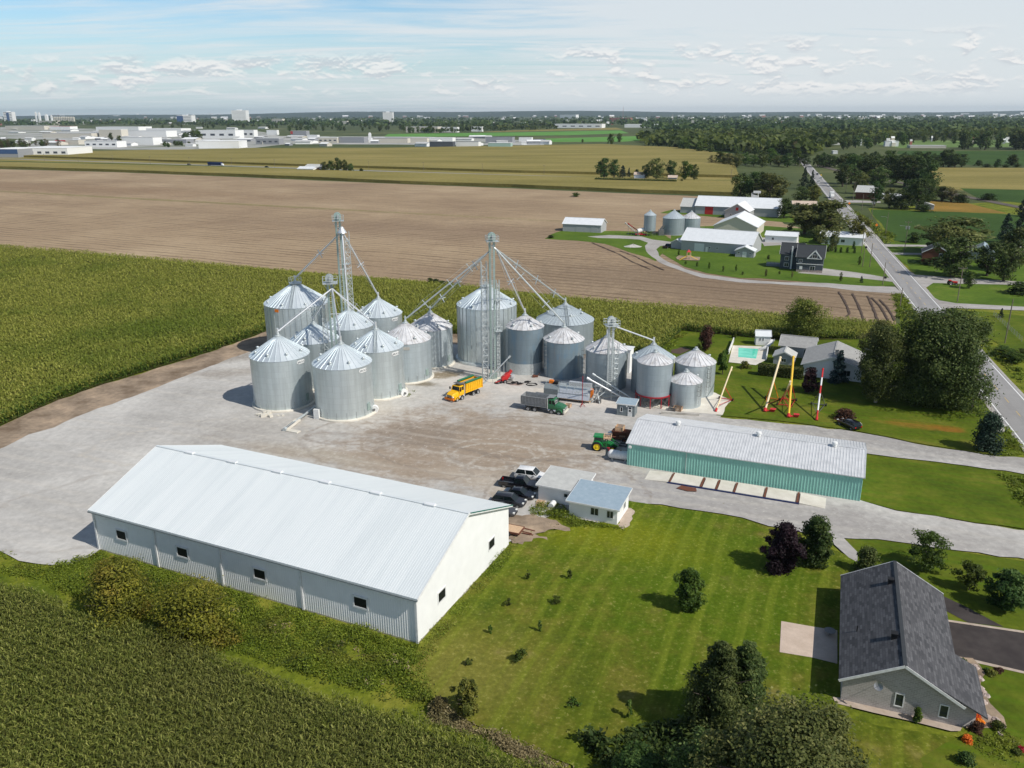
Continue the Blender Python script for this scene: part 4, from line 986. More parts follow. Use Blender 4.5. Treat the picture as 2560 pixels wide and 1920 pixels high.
    if sign == 'orange':
        a = face - R_(38); d = V(math.cos(a), math.sin(a), 0); q = V(-d.y, d.x, 0); m2 = MB()
        m2.beam(d * (Rr + 0.1) - q * 0.5 + V(0, 0, z0 + h - 0.6), d * (Rr + 0.1) + q * 0.5 + V(0, 0, z0 + h - 0.6), 0.06, 0.62); m2.build('sign', MATS['orange_paint'], t)
    if sign == 'tan':
        a = face - R_(2); d = V(math.cos(a), math.sin(a), 0); q = V(-d.y, d.x, 0); m2 = MB()
        m2.beam(d * (Rr + 0.02) - q * 0.8 + V(0, 0, z0 + h - 0.9), d * (Rr + 0.02) + q * 0.8 + V(0, 0, z0 + h - 0.9), 0.06, 0.6); m2.build('faded_sign', MATS['beige_wall'], t)
    t['_apex'] = (c[0], c[1], zt + 0.6)
    return t


SL = {}
SL[1] = silo('shiny silo with white name plate, front row left, standing nearest the maize', (-44.1, 148.9), 5.5, 9.9, 'silo_new', 'roof_new', sign='maker')
SL[2] = silo('shiny silo nearest the big white shed, with white electric box at its foot', (-31.2, 143.6), 5.35, 9.9, 'silo_new', 'roof_new', sign='maker')
SL[3] = silo('shiny silo with name plate and roof ladder, tight behind the nearest one', (-26.6, 154.8), 5.2, 9.8, 'silo_new', 'roof_new', sign='maker', ladder=[(-18, 0.5)], roofladder=-4)
SL[4] = silo('silo with shaded roof squeezed behind the two front left silos', (-40.2, 160.8), 4.8, 9.7, 'silo_new', 'roof_new')
SL[5] = silo('silo with its roof against the foot of the tallest elevator tower', (-35.2, 171.8), 5.2, 9.8, 'silo_new', 'roof_new')
SL[6] = silo('rearmost shiny silo with name plate, right of the tallest elevator tower', (-30.4, 182.6), 5.2, 9.8, 'silo_new', 'roof_new', sign='maker', roofladder=-60)
SL[7] = silo('large ribbed silo with orange sign and railed platform at its peak', (-49.7, 185.2), 7.3, 11.9, 'silo_new', 'roof_new', stiff=True, sign='orange', roofladder=-12, walk=True, sectors=48, vent_r=0.9, ladder=[(28, 1.0)])
SL[8] = silo('pale silo with whitish roof and faded tan sign beside the yellow truck', (-22.1, 164.8), 5.1, 8.6, 'silo_pale', 'roof_pale', sign='tan', vents=5)
SL[9] = silo('pale silo with stained whitish roof, second in the row behind the yellow truck', (-17.9, 174.9), 4.75, 8.6, 'silo_pale', 'roof_pale', vents=5, ladder=[(50, 0.4)])
SL[10] = silo('biggest ribbed silo on a steel ring behind the middle elevator tower', (-5.6, 178.6), 6.6, 12.8, 'silo_new', 'roof_new', stiff=True, base='steel', sectors=40, vent_r=0.92, roofladder=6, walk=True)
SL[11] = silo('tall blue stained silo with a pale bottom band behind the red machine', (2.8, 169.4), 4.05, 10.0, 'silo_blue', 'roof_pale', base='slab', vents=5, ladder=[(-62, 0.5)], rise=0.55)
SL[12] = silo('wide old silo with two rings on its roof, behind the row', (12.5, 186.4), 6.7, 7.3, 'silo_old', 'roof_big_old', base='slab', vents=7, rings=True, rise=0.52, sectors=44, roofladder=6, vent_r=0.6)
SL[13] = silo('blue grey silo with ladder on its left, behind the grain dryer', (11.0, 166.5), 4.25, 7.95, 'silo_blue', 'roof_pale', base='slab', vents=4, ladder=[(-55, 0.4)], cage=True, rise=0.56)
SL[14] = silo('old silo with stained roof behind the small elevator tower', (19.2, 158.8), 4.2, 7.9, 'silo_old', 'roof_pale', base='slab', vents=5, ladder=[(-75, 1.2)], cage=True, rise=0.56)
SL[15] = silo('dark grey roofed silo hidden behind the red legged hopper bin', (28.0, 155.3), 4.1, 7.2, 'silo_old', 'roof_big_old', base='slab', vents=3, ladder=[(62, 1.5)], rise=0.58)
SL[17] = silo('broad pale silo with caged ladder beside the garden lawn', (36.2, 154.2), 3.95, 6.6, 'silo_pale', 'roof_pale', base='slab', vents=1, ladder=[(38, 0.6)], cage=True, rise=0.56)
SL[18] = silo('smallest silo, in front of the pale one, with caged ladder', (33.0, 147.1), 3.05, 4.95, 'silo_pale', 'roof_pale', base='slab', vents=1, ladder=[(46, 0.8)], cage=True, rise=0.52)
# pale bottom courses of silo 11
mb = MB(); mb.lathe([(4.07, 0.12), (4.07, 2.55)], 72); o = mb.build('bottom_band', MATS['galv'], SL[11], smooth='all')

# hopper bin on red legs
c = at(1620, 1028) ; c = (27.0, 147.5)
HB = silo('silver hopper silo standing on red steel legs beside the grey weigh hut', c, 3.25, 6.35, 'silo_old', 'roof_pale', base=None, z0=2.3, vents=0, rise=0.5, sectors=22)
MB().lathe([(3.2, 2.35), (0.35, 0.95), (0.35, 0.7), (0.01, 0.7)], 32).build('hopper_cone', MATS['galv'], HB, smooth=True)
m2 = MB(); m2.lathe([(3.2, 2.2), (3.4, 2.2), (3.4, 2.45), (3.2, 2.45), (3.2, 2.2)], 40); m2.build('ring_beam', MATS['red_steel'], HB)
for i in range(10):
    a = 2 * PI * i / 10; p = V(3.32 * math.cos(a), 3.32 * math.sin(a), 0); MB().beam(p, p + V(0, 0, 2.25), 0.16).build('leg', MATS['red_steel'], HB)
m2 = MB()
for i in range(10):
    a, b_ = 2 * PI * i / 10, 2 * PI * (i + 1) / 10
    p, q = V(3.32 * math.cos(a), 3.32 * math.sin(a), 0), V(3.32 * math.cos(b_), 3.32 * math.sin(b_), 0)
    m2.beam(p + V(0, 0, .2), q + V(0, 0, 1.9), 0.06); m2.beam(p + V(0, 0, 1.9), q + V(0, 0, .2), 0.06)
m2.build('cross_brace', MATS['dull_metal'], HB)


# ================================================================== bucket elevators
def elevator(label, c, H, leg=0.36, masts=(), spouts=(), plat=1.12, mat='galv_green', mid=(), headc='galv_green', rot=0.2):
    t = thing('grain_elevator', label, 'grain elevator', (c[0], c[1], 0), rot, 'bucket elevator towers')
    MB().box(-1.7, 1.7, -1.4, 1.4, -0.02, 0.35).build('pad', MATS['pale_concrete'], t)
    MB().box(-0.8, 0.8, -0.35, 0.35, 0.35, 1.5).build('boot', MATS[mat], t)
    for s_ in (-0.42, 0.42):
        m2 = MB(); m2.box(s_ - leg / 2, s_ + leg / 2, -leg / 2, leg / 2, 1.5, H - 1.0)
        z = 3.0
        while z < H - 1.2: m2.box(s_ - leg / 2 - 0.04, s_ + leg / 2 + 0.04, -leg / 2 - 0.04, leg / 2 + 0.04, z, z + 0.1); z += 3.0
        m2.build('leg_casing', MATS[mat], t)
    m2 = MB(); rg = []
    for i in range(9):
        a = PI * i / 8; rg.append((-0.78 * math.cos(a), H - 0.2 + 0.75 * math.sin(a)))
    prof = [(-0.7, H - 1.1)] + rg + [(0.7, H - 1.1)]
    m2.loft([[(x_, -0.34, z_) for x_, z_ in prof], [(x_, 0.34, z_) for x_, z_ in prof]]); m2.build('head', MATS[headc], t, smooth=True)
    m2 = MB(); m2.tube((0.1, -0.9, H - 0.1), (0.1, -0.35, H - 0.1), 0.24, n=10); m2.box(-0.15, 0.4, -1.0, -0.5, H - 0.75, H - 0.35); m2.build('motor', MATS['steel'], t)
    zp = H - 1.25; m2 = MB(); m2.box(-plat, plat * 1.15, -plat, plat, zp, zp + 0.09)
    for x_, y_ in ((-plat, -plat), (0, -plat), (plat * 1.15, -plat), (-plat, plat), (plat * 1.15, plat), (0, plat), (-plat, 0), (plat * 1.15, 0)):
        m2.tube((x_, y_, zp), (x_, y_, zp + 1.1), 0.035, n=4)
    for z in (zp + 0.6, zp + 1.1):
        q = [(-plat, -plat, z), (plat * 1.15, -plat, z), (plat * 1.15, plat, z), (-plat, plat, z), (-plat, -plat, z)]
        m2.path([V(*p) for p in q], 0.035, 4)
    for s_ in (-1, 1): m2.beam((s_ * plat, 0, zp), (s_ * 0.4, 0, zp - 1.4), 0.08)
    m2.build('platform', MATS['galv'], t)
    for zm in mid:
        m2 = MB(); m2.box(0.5, 1.9, -0.7, 0.7, zm, zm + 0.08)
        for x_, y_ in ((0.5, -0.7), (1.9, -0.7), (1.9, 0.7), (0.5, 0.7)): m2.tube((x_, y_, zm), (x_, y_, zm + 1.1), 0.035, n=4)
        m2.path([V(0.5, -0.7, zm + 1.1), V(1.9, -0.7, zm + 1.1), V(1.9, 0.7, zm + 1.1), V(0.5, 0.7, zm + 1.1)], 0.035, 4); m2.build('rest_platform', MATS['galv'], t)
    m2 = MB()
    for s_ in (-0.22, 0.22): m2.tube((s_, -0.55, 0.4), (s_, -0.55, H - 1.2), 0.03, n=4)
    z = 0.8
    while z < H - 1.2: m2.tube((-0.22, -0.55, z), (0.22, -0.55, z), 0.02, n=4); z += 0.4
    z = 3
    while z < H - 1.3:
        pts = [V(0.4 * math.cos(PI + PI * i / 6), -0.55 + 0.7 * math.sin(PI + PI * i / 6), z) for i in range(7)]; m2.path(pts, 0.022, 4); z += 1.2
    m2.build('ladder', MATS['galv'], t)
    for (mx, my, mw, mh) in masts:
        m2 = MB(); cs = [V(mx - mw / 2, my - mw / 2, 0), V(mx + mw / 2, my - mw / 2, 0), V(mx + mw / 2, my + mw / 2, 0), V(mx - mw / 2, my + mw / 2, 0)]
        for p in cs: m2.tube(p, p + V(0, 0, mh), 0.07, n=5)
        z = 0.4; st = mw * 1.15; k = 0
        while z + st < mh:
            for i in range(4):
                p, q = cs[i], cs[(i + 1) % 4]
                m2.tube(p + V(0, 0, z), q + V(0, 0, z), 0.045, n=4, caps=False)
                if (i + k) % 2: m2.tube(p + V(0, 0, z), q + V(0, 0, z + st), 0.045, n=4, caps=False)
                else: m2.tube(q + V(0, 0, z), p + V(0, 0, z + st), 0.045, n=4, caps=False)
            z += st; k += 1
        m2.build('lattice_mast', MATS['galv'], t)
    # spouts, built in world space and brought into the tower's own axes
    inv = Matrix.Rotation(-rot, 3, 'Z'); base = V(c[0], c[1], 0)
    W = lambda p: inv @ (Vector(p) - base)
    for (z_from, off, tgt, brackets, rr) in spouts:
        a = V(c[0] + off[0], c[1] + off[1], z_from); e = Vector(tgt) if not hasattr(tgt, 'keys') else Vector(tgt['_apex'])
        m2 = MB(); m2.tube(W(a), W(e + V(0, 0, 0.25)), rr, n=8); m2.tube(W(e + V(0, 0, 0.9)), W(e - V(0, 0, 0.35)), rr * 1.35, n=8)
        m2.tube(W(a), W(V(c[0], c[1], z_from + 0.7)), rr * 1.1, n=6)
        d = (e - a).normalized(); side = d.cross(V(0, 0, 1)).normalized(); up = side.cross(d).normalized()
        nb = len(brackets)
        prev = []
        for f in brackets:
            p = a.lerp(e, f)
            for q in (side, up):
                m2.beam(W(p - q * 1.05), W(p + q * 1.05), 0.17, 0.1)
        fs = [0.03] + list(brackets) + [0.97]
        if nb:
            for q in (side, -side, up, -up):
                pts = [a.lerp(e, fs[0])] + [a.lerp(e, f) + q * 0.92 for f in brackets] + [a.lerp(e, fs[-1])]
                for p0, p1 in zip(pts, pts[1:]): m2.tube(W(p0), W(p1), 0.018, n=3, caps=False)
        m2.build('grain_spout', MATS['galv' if nb > 1 else 'bright_steel'], t, smooth=True)
    return t


T1 = at(868.5, 903); T2 = at(844, 976); T3 = at(1233, 950); T4 = at(1522, 990)
elevator('tallest green grey elevator tower in the left silo group, three spouts', T1, 32.6, masts=[(1.7, 0.2, 1.0, 29)], mid=(22, 11),
         spouts=[(29.2, (0.9, -0.6), SL[7], (0.45,), 0.17), (29.2, (0.9, -0.6), SL[5], (0.5,), 0.17), (29.2, (0.9, -0.6), SL[6], (0.5,), 0.17)], mat='galv_green')
MB().lathe([(1.0, 0), (0.3, 1.2), (0.2, 1.3), (0.01, 1.3)], 14).build('distributor', MATS['bright_steel'], None, smooth=True, loc=(T1.x + 0.9, T1.y - 0.6, 28.9)).parent = None
_d = [o_ for o_ in bpy.data.objects if o_.name == 'distributor'][0]; _p = [o_ for o_ in bpy.data.objects if o_.name == 'grain_elevator'][0]
_d.parent = _p; _d.location = Matrix.Rotation(-0.2, 3, 'Z') @ V(0.9, -0.6, 28.9)
elevator('shorter grey elevator tower standing between the front left silos', T2, 23.2, masts=[(-1.5, 0.5, 0.9, 15)], mid=(7.5,),
         spouts=[(21.0, (0.5, -0.5), SL[1], (0.45,), 0.15), (21.0, (0.5, -0.5), SL[2], (0.5,), 0.15), (21.0, (0.5, -0.5), SL[4], (0.5,), 0.15), (21.0, (0.5, -0.5), SL[3], (0.5,), 0.15)], mat='galv_green', headc='steel', plat=1.3)
elevator('middle elevator tower on a concrete pad in front of the biggest silo', T3, 30.2, masts=[(-1.6, 0.3, 1.1, 25), (1.3, 0.8, 0.6, 21)], mid=(10.5, 17),
         spouts=[(26.8, (-0.7, 0), SL[8], (0.22, 0.45, 0.75), 0.13), (26.8, (-0.6, 0.4), SL[9], (0.22, 0.5, 0.78), 0.13), (27.4, (0.8, 0), SL[11], (0.5,), 0.15), (27.4, (0.8, 0), SL[13], (0.35, 0.72), 0.16), (27.4, (0.8, 0.3), SL[12], (0.27, 0.55, 0.82), 0.16)])
elevator('small grey elevator tower above the stained silo near the grain dryer', T4, 15.6, masts=[(1.3, 0.4, 0.9, 10.5)], mid=(), spouts=[(14.2, (0.6, 0), SL[15], (), 0.14), (11.0, (-0.4, 0), SL[14], (), 0.14)], mat='galv', headc='galv', plat=1.2)


# ================================================================== buildings
def ribbed(mb, o, u, v, n, W, L, sp, rh, rw=0.08, m=0):
    """sheet W along u, L along v, with ribs running along v"""
    o, u, v, n = Vector(o), Vector(u).normalized(), Vector(v).normalized(), Vector(n).normalized()
    k = max(1, int(W / sp)); sp = W / k; rings = []
    pts = []
    for i in range(k):
        x0 = i * sp; pts += [(x0, 0), (x0 + sp - rw * 2.2, 0), (x0 + sp - rw * 1.6, rh), (x0 + sp - rw * 0.6, rh)]
    pts.append((W, 0))
    vs = [o + u * a + n * b_ for a, b_ in pts] + [o + u * a + n * b_ + v * L for a, b_ in pts]
    q = len(pts); mb.add(vs, [(i, i + 1, q + i + 1, q + i) for i in range(q - 1)], m)


def face_frame(f, W, D):
    """origin, along, outward of a wall seen from outside"""
    return {'F': (V(0, 0, 0), V(1, 0, 0), V(0, -1, 0)), 'R': (V(W, 0, 0), V(0, 1, 0), V(1, 0, 0)),
            'B': (V(W, D, 0), V(-1, 0, 0), V(0, 1, 0)), 'L': (V(0, D, 0), V(0, -1, 0), V(-1, 0, 0))}[f]


def window(t, f, W, D, u, z, w_, h_, mull=1, fm='trim', pm='glass', fw=0.1, name='window', off=0.0):
    o, a, n = face_frame(f, W, D); c0 = o + a * u + V(0, 0, z)
    m2 = MB(); e = 0.06; c0 = c0 + n * off
    for (u0, u1, z0, z1) in ((-w_ / 2 - fw, w_ / 2 + fw, h_, h_ + fw), (-w_ / 2 - fw, w_ / 2 + fw, -fw, 0), (-w_ / 2 - fw, -w_ / 2, 0, h_), (w_ / 2, w_ / 2 + fw, 0, h_)):
        p = c0 + a * ((u0 + u1) / 2) + V(0, 0, (z0 + z1) / 2) + n * e / 2
        m2.beam(p - a * (u1 - u0) / 2, p + a * (u1 - u0) / 2, e * 1.0, z1 - z0)
    for i in range(mull):
        x_ = -w_ / 2 + w_ * (i + 1) / (mull + 1); p = c0 + a * x_ + V(0, 0, h_ / 2) + n * 0.03; m2.beam(p - V(0, 0, h_ / 2), p + V(0, 0, h_ / 2), 0.05, 0.07, up=n)
    fr = m2.build(name, MATS[fm], t)
    p = c0 + V(0, 0, h_ / 2) + n * 0.006; m2 = MB(); m2.beam(p - a * w_ / 2, p + a * w_ / 2, 0.02, h_); m2.build('pane', MATS[pm], fr)
    return fr


def door(t, f, W, D, u, w_, h_, mat, name='door', z=0.02, handle=True, lites=False):
    o, a, n = face_frame(f, W, D); c0 = o + a * u + V(0, 0, z + h_ / 2) + n * 0.03
    m2 = MB(); m2.beam(c0 - a * w_ / 2, c0 + a * w_ / 2, 0.06, h_); d = m2.build(name, MATS[mat], t)
    if handle: m2 = MB(); p = c0 + a * (w_ * 0.4) + n * 0.06; m2.beam(p - a * 0.05, p + a * 0.05, 0.05, 0.05); m2.build('handle', MATS['dull_metal'], d)
    if lites:
        m2 = MB()
        for k in (0.12, 0.38): p = c0 + V(0, 0, h_ * k) + n * 0.035; m2.beam(p - a * w_ * 0.26, p + a * w_ * 0.26, 0.02, h_ * 0.16)
        m2.build('pane', MATS['black_open'], d)
    return d


def gable(name, label, cat, p, ang, W, D, h, rise, ridge='x', wall='white_wall', roof='white_sheet', ov=0.3, wins=(), doors=(), ribs=None, wribs=None, th=0.12, plinth=None, group=None, uvroof=False, uvwall=False, trim=None, chimney=None, z=0.0):
    """gabled building, front left corner at p, front along ang, depth away to the left of that"""
    t = thing(name, label, cat, (p[0], p[1], z), ang, group)
    mb = MB()
    if ridge == 'x':
        ring = [(0, 0), (D, 0), (D, h), (D / 2, h + rise), (0, h)]
        mb.loft([[V(0, y_, z_) for y_, z_ in ring], [V(W, y_, z_) for y_, z_ in ring]])
    else:
        ring = [(0, 0), (W, 0), (W, h), (W / 2, h + rise), (0, h)]
        mb.loft([[V(x_, 0, z_) for x_, z_ in ring], [V(x_, D, z_) for x_, z_ in ring]])
    wo_ = mb.build('wall', MATS[wall], t)
    if uvwall: box_uv(wo_)
    if wribs:
        mb = MB()
        for f in 'FR' if wribs[1] == 'FR' else wribs[1]:
            o, a, n = face_frame(f, W, D); LL = W if f in 'FB' else D
            hgt = h - 0.02
            ribbed(mb, o + n * 0.012 + V(0, 0, 0.15), a, V(0, 0, 1), n, LL, hgt - 0.15, wribs[0], wribs[2] if len(wribs) > 2 else 0.045, 0.05)
        mb.build('cladding', MATS[wall], t, fix=False)
    if plinth:
        mb = MB(); mb.box(-0.03, W + 0.03, -0.03, D + 0.03, -0.02, plinth); mb.build('plinth', MATS['concrete'], t)
    half = (D if ridge == 'x' else W) / 2; sl = math.hypot(half, rise); k = (half + ov) / half; dz = -rise * (k - 1)
    mb = MB()
    ve = V(0, 0, th)
    if ridge == 'x':
        L0, L1 = -ov, W + ov
        sides = [((L0, -ov, h + dz), (L1, -ov, h + dz), (L1, D / 2, h + rise), (L0, D / 2, h + rise)), ((L1, D + ov, h + dz), (L0, D + ov, h + dz), (L0, D / 2, h + rise), (L1, D / 2, h + rise))]
    else:
        L0, L1 = -ov, D + ov
        sides = [((-ov, L1, h + dz), (-ov, L0, h + dz), (W / 2, L0, h + rise), (W / 2, L1, h + rise)), ((W + ov, L0, h + dz), (W + ov, L1, h + dz), (W / 2, L1, h + rise), (W / 2, L0, h + rise))]
    for q in sides:
        q = [V(*c_) for c_ in q]; lo = [c_ + V(0, 0, 0.004) for c_ in q]; up = [c_ + ve for c_ in q]
        mb.add(lo + up, [(3, 2, 1, 0), (4, 5, 6, 7), (0, 1, 5, 4), (1, 2, 6, 5), (3, 0, 4, 7)])
        if ribs:
            u_ = (q[1] - q[0]); s_ = (q[3] - q[0]); n_ = u_.cross(s_).normalized()
            if n_.z < 0: n_ = -n_
            ribbed(mb, q[0] + ve + n_ * 0.004, u_, s_, n_, u_.length, s_.length, ribs[0], ribs[1], ribs[2] if len(ribs) > 2 else 0.06)
    ro = mb.build('roof', MATS[roof], t, fix=False)
    if uvroof: box_uv(ro, slope=True, ridge=ridge)
    mb = MB(); rc = MB()
    tm = trim or 'trim'
    if ridge == 'x':
        rc.beam((L0, D / 2, h + rise + th + 0.02), (L1, D / 2, h + rise + th + 0.02), 0.35, 0.05)
        for x_ in (L0 - 0.025, L1 + 0.025):
            for s_ in (-ov, D + ov): mb.beam((x_, s_, h + dz + 0.02), (x_, D / 2, h + rise + 0.02), 0.05, 0.26)
    else:
        rc.beam((W / 2, L0, h + rise + th + 0.02), (W / 2, L1, h + rise + th + 0.02), 0.35, 0.05)
        for y_ in (L0 - 0.025, L1 + 0.025):
            for s_ in (-ov, W + ov): mb.beam((s_, y_, h + dz + 0.02), (W / 2, y_, h + rise + 0.02), 0.05, 0.26)
    mb.build('roof_trim', MATS[tm], t); rc.build('ridge_cap', MATS['dark_roof' if roof == 'shingles' else roof], t)
    for wn in wins: window(t, wn[0], W, D, *wn[1:5], **(wn[5] if len(wn) > 5 else {}))
    for dr in doors: door(t, dr[0], W, D, *dr[1:5], **(dr[5] if len(dr) > 5 else {}))
    if chimney:
        x_, y_, z_ = chimney; m2 = MB(); m2.box(x_ - 0.35, x_ + 0.35, y_ - 0.35, y_ + 0.35, z_ - 1.2, z_); m2.box(x_ - 0.42, x_ + 0.42, y_ - 0.42, y_ + 0.42, z_, z_ + 0.12); m2.build('chimney', MATS['beige_wall'], t)
    return t


def box_uv(o, slope=False, ridge='x'):
    me = o.data; ul = me.uv_layers.new(name='UVMap')
    for p in me.polygons:
        n = p.normal
        for li in p.loop_indices:
            c_ = me.vertices[me.loops[li].vertex_index].co
            if slope:
                s_ = (c_.y if ridge == 'x' else c_.x) / max(0.3, abs(n.z)); ul.data[li].uv = (c_.x if ridge == 'x' else c_.y, s_)
            else: ul.data[li].uv = ((c_.x if abs(n.y) > abs(n.x) else c_.y), c_.z)


def monopitch(name, label, cat, p, ang, W, D, h0, h1, wall, roof, ov=0.35, wins=(), doors=(), over=(0.35, 0.35, 0.35, 0.35), group=None, side=False):
    t = thing(name, label, cat, (p[0], p[1], 0), ang, group)
    ring = [(0, 0), (D, 0), (D, h1), (0, h0)]
    mb = MB(); mb.loft([[V(0, y_, z_) for y_, z_ in ring], [V(W, y_, z_) for y_, z_ in ring]]); mb.build('wall', MATS[wall], t)
    s_ = (h1 - h0) / D; mb = MB(); a, b_ = -ov, D + ov
    r2 = [(a, h0 + s_ * a + 0.004), (b_, h0 + s_ * b_ + 0.004), (b_, h0 + s_ * b_ + 0.14), (a, h0 + s_ * a + 0.14)]
    mb.loft([[V(-ov, y_, z_) for y_, z_ in r2], [V(W + ov, y_, z_) for y_, z_ in r2]]); mb.build('roof', MATS[roof], t)
    mb = MB()
    za, zb = h0 + s_ * a + 0.05, h0 + s_ * b_ + 0.05
    mb.beam((-ov - 0.03, a - 0.03, za), (W + ov + 0.03, a - 0.03, za), 0.05, 0.22); mb.beam((-ov - 0.03, b_ + 0.03, zb), (W + ov + 0.03, b_ + 0.03, zb), 0.05, 0.22)
    mb.beam((-ov - 0.028, a, za), (-ov - 0.028, b_, zb), 0.05, 0.22); mb.beam((W + ov + 0.028, a, za), (W + ov + 0.028, b_, zb), 0.05, 0.22)
    mb.build('roof_trim', MATS['trim'], t)
    for wn in wins: window(t, wn[0], W, D, *wn[1:5], **(wn[5] if len(wn) > 5 else {}))
    for dr in doors: door(t, dr[0], W, D, *dr[1:5], **(dr[5] if len(dr) > 5 else {}))
    return t


# the big white shed
BS = gable('storage_shed', 'biggest white metal shed in the foreground with four windows along its long side', 'shed', at(250, 1374), R_(-24.8), 47.4, 22.6, 5.75, 4.2, 'x', 'white_wall', 'roof_blue_white', 0.38,
           wins=[('F', 4.6, 2.6, 1.55, 1.15, dict(mull=0, fw=0.2, pm='black_open', off=0.07)), ('F', 14.8, 2.6, 1.6, 1.15, dict(mull=0, fw=0.2, pm='black_open', off=0.07)), ('F', 26.6, 2.6, 1.6, 1.15, dict(mull=0, fw=0.2, pm='black_open', off=0.07)), ('F', 40.4, 2.6, 1.6, 1.15, dict(mull=0, fw=0.2, pm='black_open', off=0.07)),
                 ('R', 5.2, 2.3, 1.5, 1.15, dict(mull=0, fw=0.16, pm='black_open')), ('R', 17.6, 2.3, 1.5, 1.15, dict(mull=0, fw=0.16, pm='black_open'))],
           ribs=(0.3, 0.018, 0.035), wribs=(0.3, 'F', .02), plinth=0.2, trim='trim')
for u in (0.02, 10.4, 20.8, 32.5, 47.38):
    m2 = MB(); m2.box(u - 0.13, u + 0.13, -0.16, -0.06, 0.1, 5.7); m2.build('downpipe', MATS['trim'], BS)
for i in range(6):
    u = 5.0 + i * 7.4; m2 = MB(); rg = [(-0.3, 0), (-0.3, 0.18), (-0.15, 0.28), (0.15, 0.28), (0.3, 0.18), (0.3, 0)]
    m2.loft([[V(u, 11.3 + a, 10.02 + b_) for a, b_ in rg], [V(u + 1.35, 11.3 + a, 10.02 + b_) for a, b_ in rg]]); m2.build('ridge_vent', MATS['white_sheet'], BS)
m2 = MB(); m2.beam((-0.4, -0.44, 5.52), (47.8, -0.44, 5.52), 0.14, 0.14); m2.build('gutter', MATS['grey_siding'], BS)

m2 = MB(); m2.beam((47.83, 11.5, 10.0), (47.83, 23.0, 5.72), .06, .12); m2.build('verge_board', MATS['green_trim'], BS)
# teal shed
GS = gable('long_shed', 'long low shed with teal metal wall and grey ribbed roof', 'shed', at(1567, 1164), R_(-22.4), 34.2, 13.6, 3.85, 1.55, 'x', 'teal_wall', 'galv_roof_old', 0.22, ribs=(0.42, 0.05, 0.06), wribs=(0.42, 'F'), plinth=0.15, trim='galv')
for u in (6.5, 19.0, 30.0):
    m2 = MB(); m2.lathe([(0.3, 0), (0.3, 0.35), (0.42, 0.42), (0.36, 0.7), (0.01, 0.78)], 14); m2.build('roof_vent', MATS['white_paint'], GS, smooth=True, loc=(u, 6.5, 5.48))
m2 = MB(); m2.box(9.2, 9.28, -0.13, -0.06, 0, 3.8); m2.build('downpipe', MATS['steel'], GS)
m2 = MB(); m2.box(0.25, 0.65, -0.45, -0.06, 3.2, 3.55); m2.build('wall_lamp', MATS['white_paint'], GS)

# office and its neighbour
monopitch('office_building', 'small white office with blue grey roof and two front windows', 'building', at(1422, 1291), R_(-24), 6.9, 5.4, 2.45, 3.0, 'white_wall', 'grey_roof_sheet', 0.36,
          wins=[('F', 3.7, 1.0, 1.05, 1.0), ('F', 5.9, 1.0, 0.85, 1.0), ('R', 3.4, 1.1, 0.8, 0.9)])
monopitch('office_building', 'white office annex with pale grey felt roof beside the parked cars', 'building', at(1346, 1251), R_(-24), 6.4, 5.4, 2.5, 2.95, 'white_wall', 'felt_roof', 0.3,
          wins=[('F', 4.5, 1.35, 1.15, 0.5)], doors=[('B', 3, 0.9, 2.0, 'grey_siding')])
# weigh hut
WH = monopitch('weigh_hut', 'grey cladded hut with white door beside the red legged hopper silo', 'hut', at(1541.5, 1039), R_(-20), 3.3, 2.5, 2.35, 2.6, 'grey_siding', 'grey_roof_sheet', 0.16,
               wins=[('F', 0.85, 0.95, 0.3, 0.8, dict(mull=0, pm='black_open'))], doors=[('F', 2.45, 0.8, 1.98, 'white_paint', dict(lites=True))])
m2 = MB(); m2.box(1.75, 1.95, -0.3, -0.01, 2.0, 2.2); m2.build('wall_lamp', MATS['white_paint'], WH)
m2 = MB(); m2.box(1.9, 3.0, -0.9, -0.02, 0, 0.12); m2.build('doorstep', MATS['pale_concrete'], WH)

# truck scale along the teal shed
p = at(1400 + 716 / 2.6333, 1000 + 553 / 2.6333); TS = thing('truck_scale', 'long truck scale with pale concrete deck panels along the teal shed', 'truck scale', (p.x, p.y, 0), R_(-22.4))
for i, (a, b_) in enumerate(((0.25, 4.4), (4.9, 6.6), (7.05, 9.1), (9.55, 13.3), (13.75, 17.7))):
    m2 = MB(); m2.box(a * 1.02, b_ * 1.02, 0.0, 3.5, 0.12, 0.42); m2.build('deck_panel', MATS['pale_concrete'], TS)
m2 = MB()
for a in (-0.1, 4.48, 6.73, 9.33, 13.6, 18.1): m2.box(a + .1, a + 0.38, 0.02, 3.48, 0.1, 0.40)
m2.build('deck_joint', MATS['rust'], TS)
m2 = MB(); m2.box(-0.2, 18.6, -0.14, 0.0, 0.0, 0.34); m2.build('side_beam', MATS['blue_steel'], TS)
for a, b_, n_ in ((-5.2, -0.2, 0), (18.62, 23.6, 1)):
    m2 = MB(); m2.loft([[V(a, -0.05, 0.02), V(a, 3.5, 0.02), V(a, 3.5, 0.05 if n_ == 0 else 0.38), V(a, -0.05, 0.05 if n_ == 0 else 0.38)], [V(b_, -0.05, 0.02), V(b_, 3.5, 0.02), V(b_, 3.5, 0.38 if n_ == 0 else 0.05), V(b_, -0.05, 0.38 if n_ == 0 else 0.05)]]); m2.build('ramp', MATS['pale_concrete'], TS)
sheet('stained_ground', P2(zg, (765, 590), (800, 572), (895, 590), (900, 612), (840, 610)), MATS['rust'], 1, 0.08)

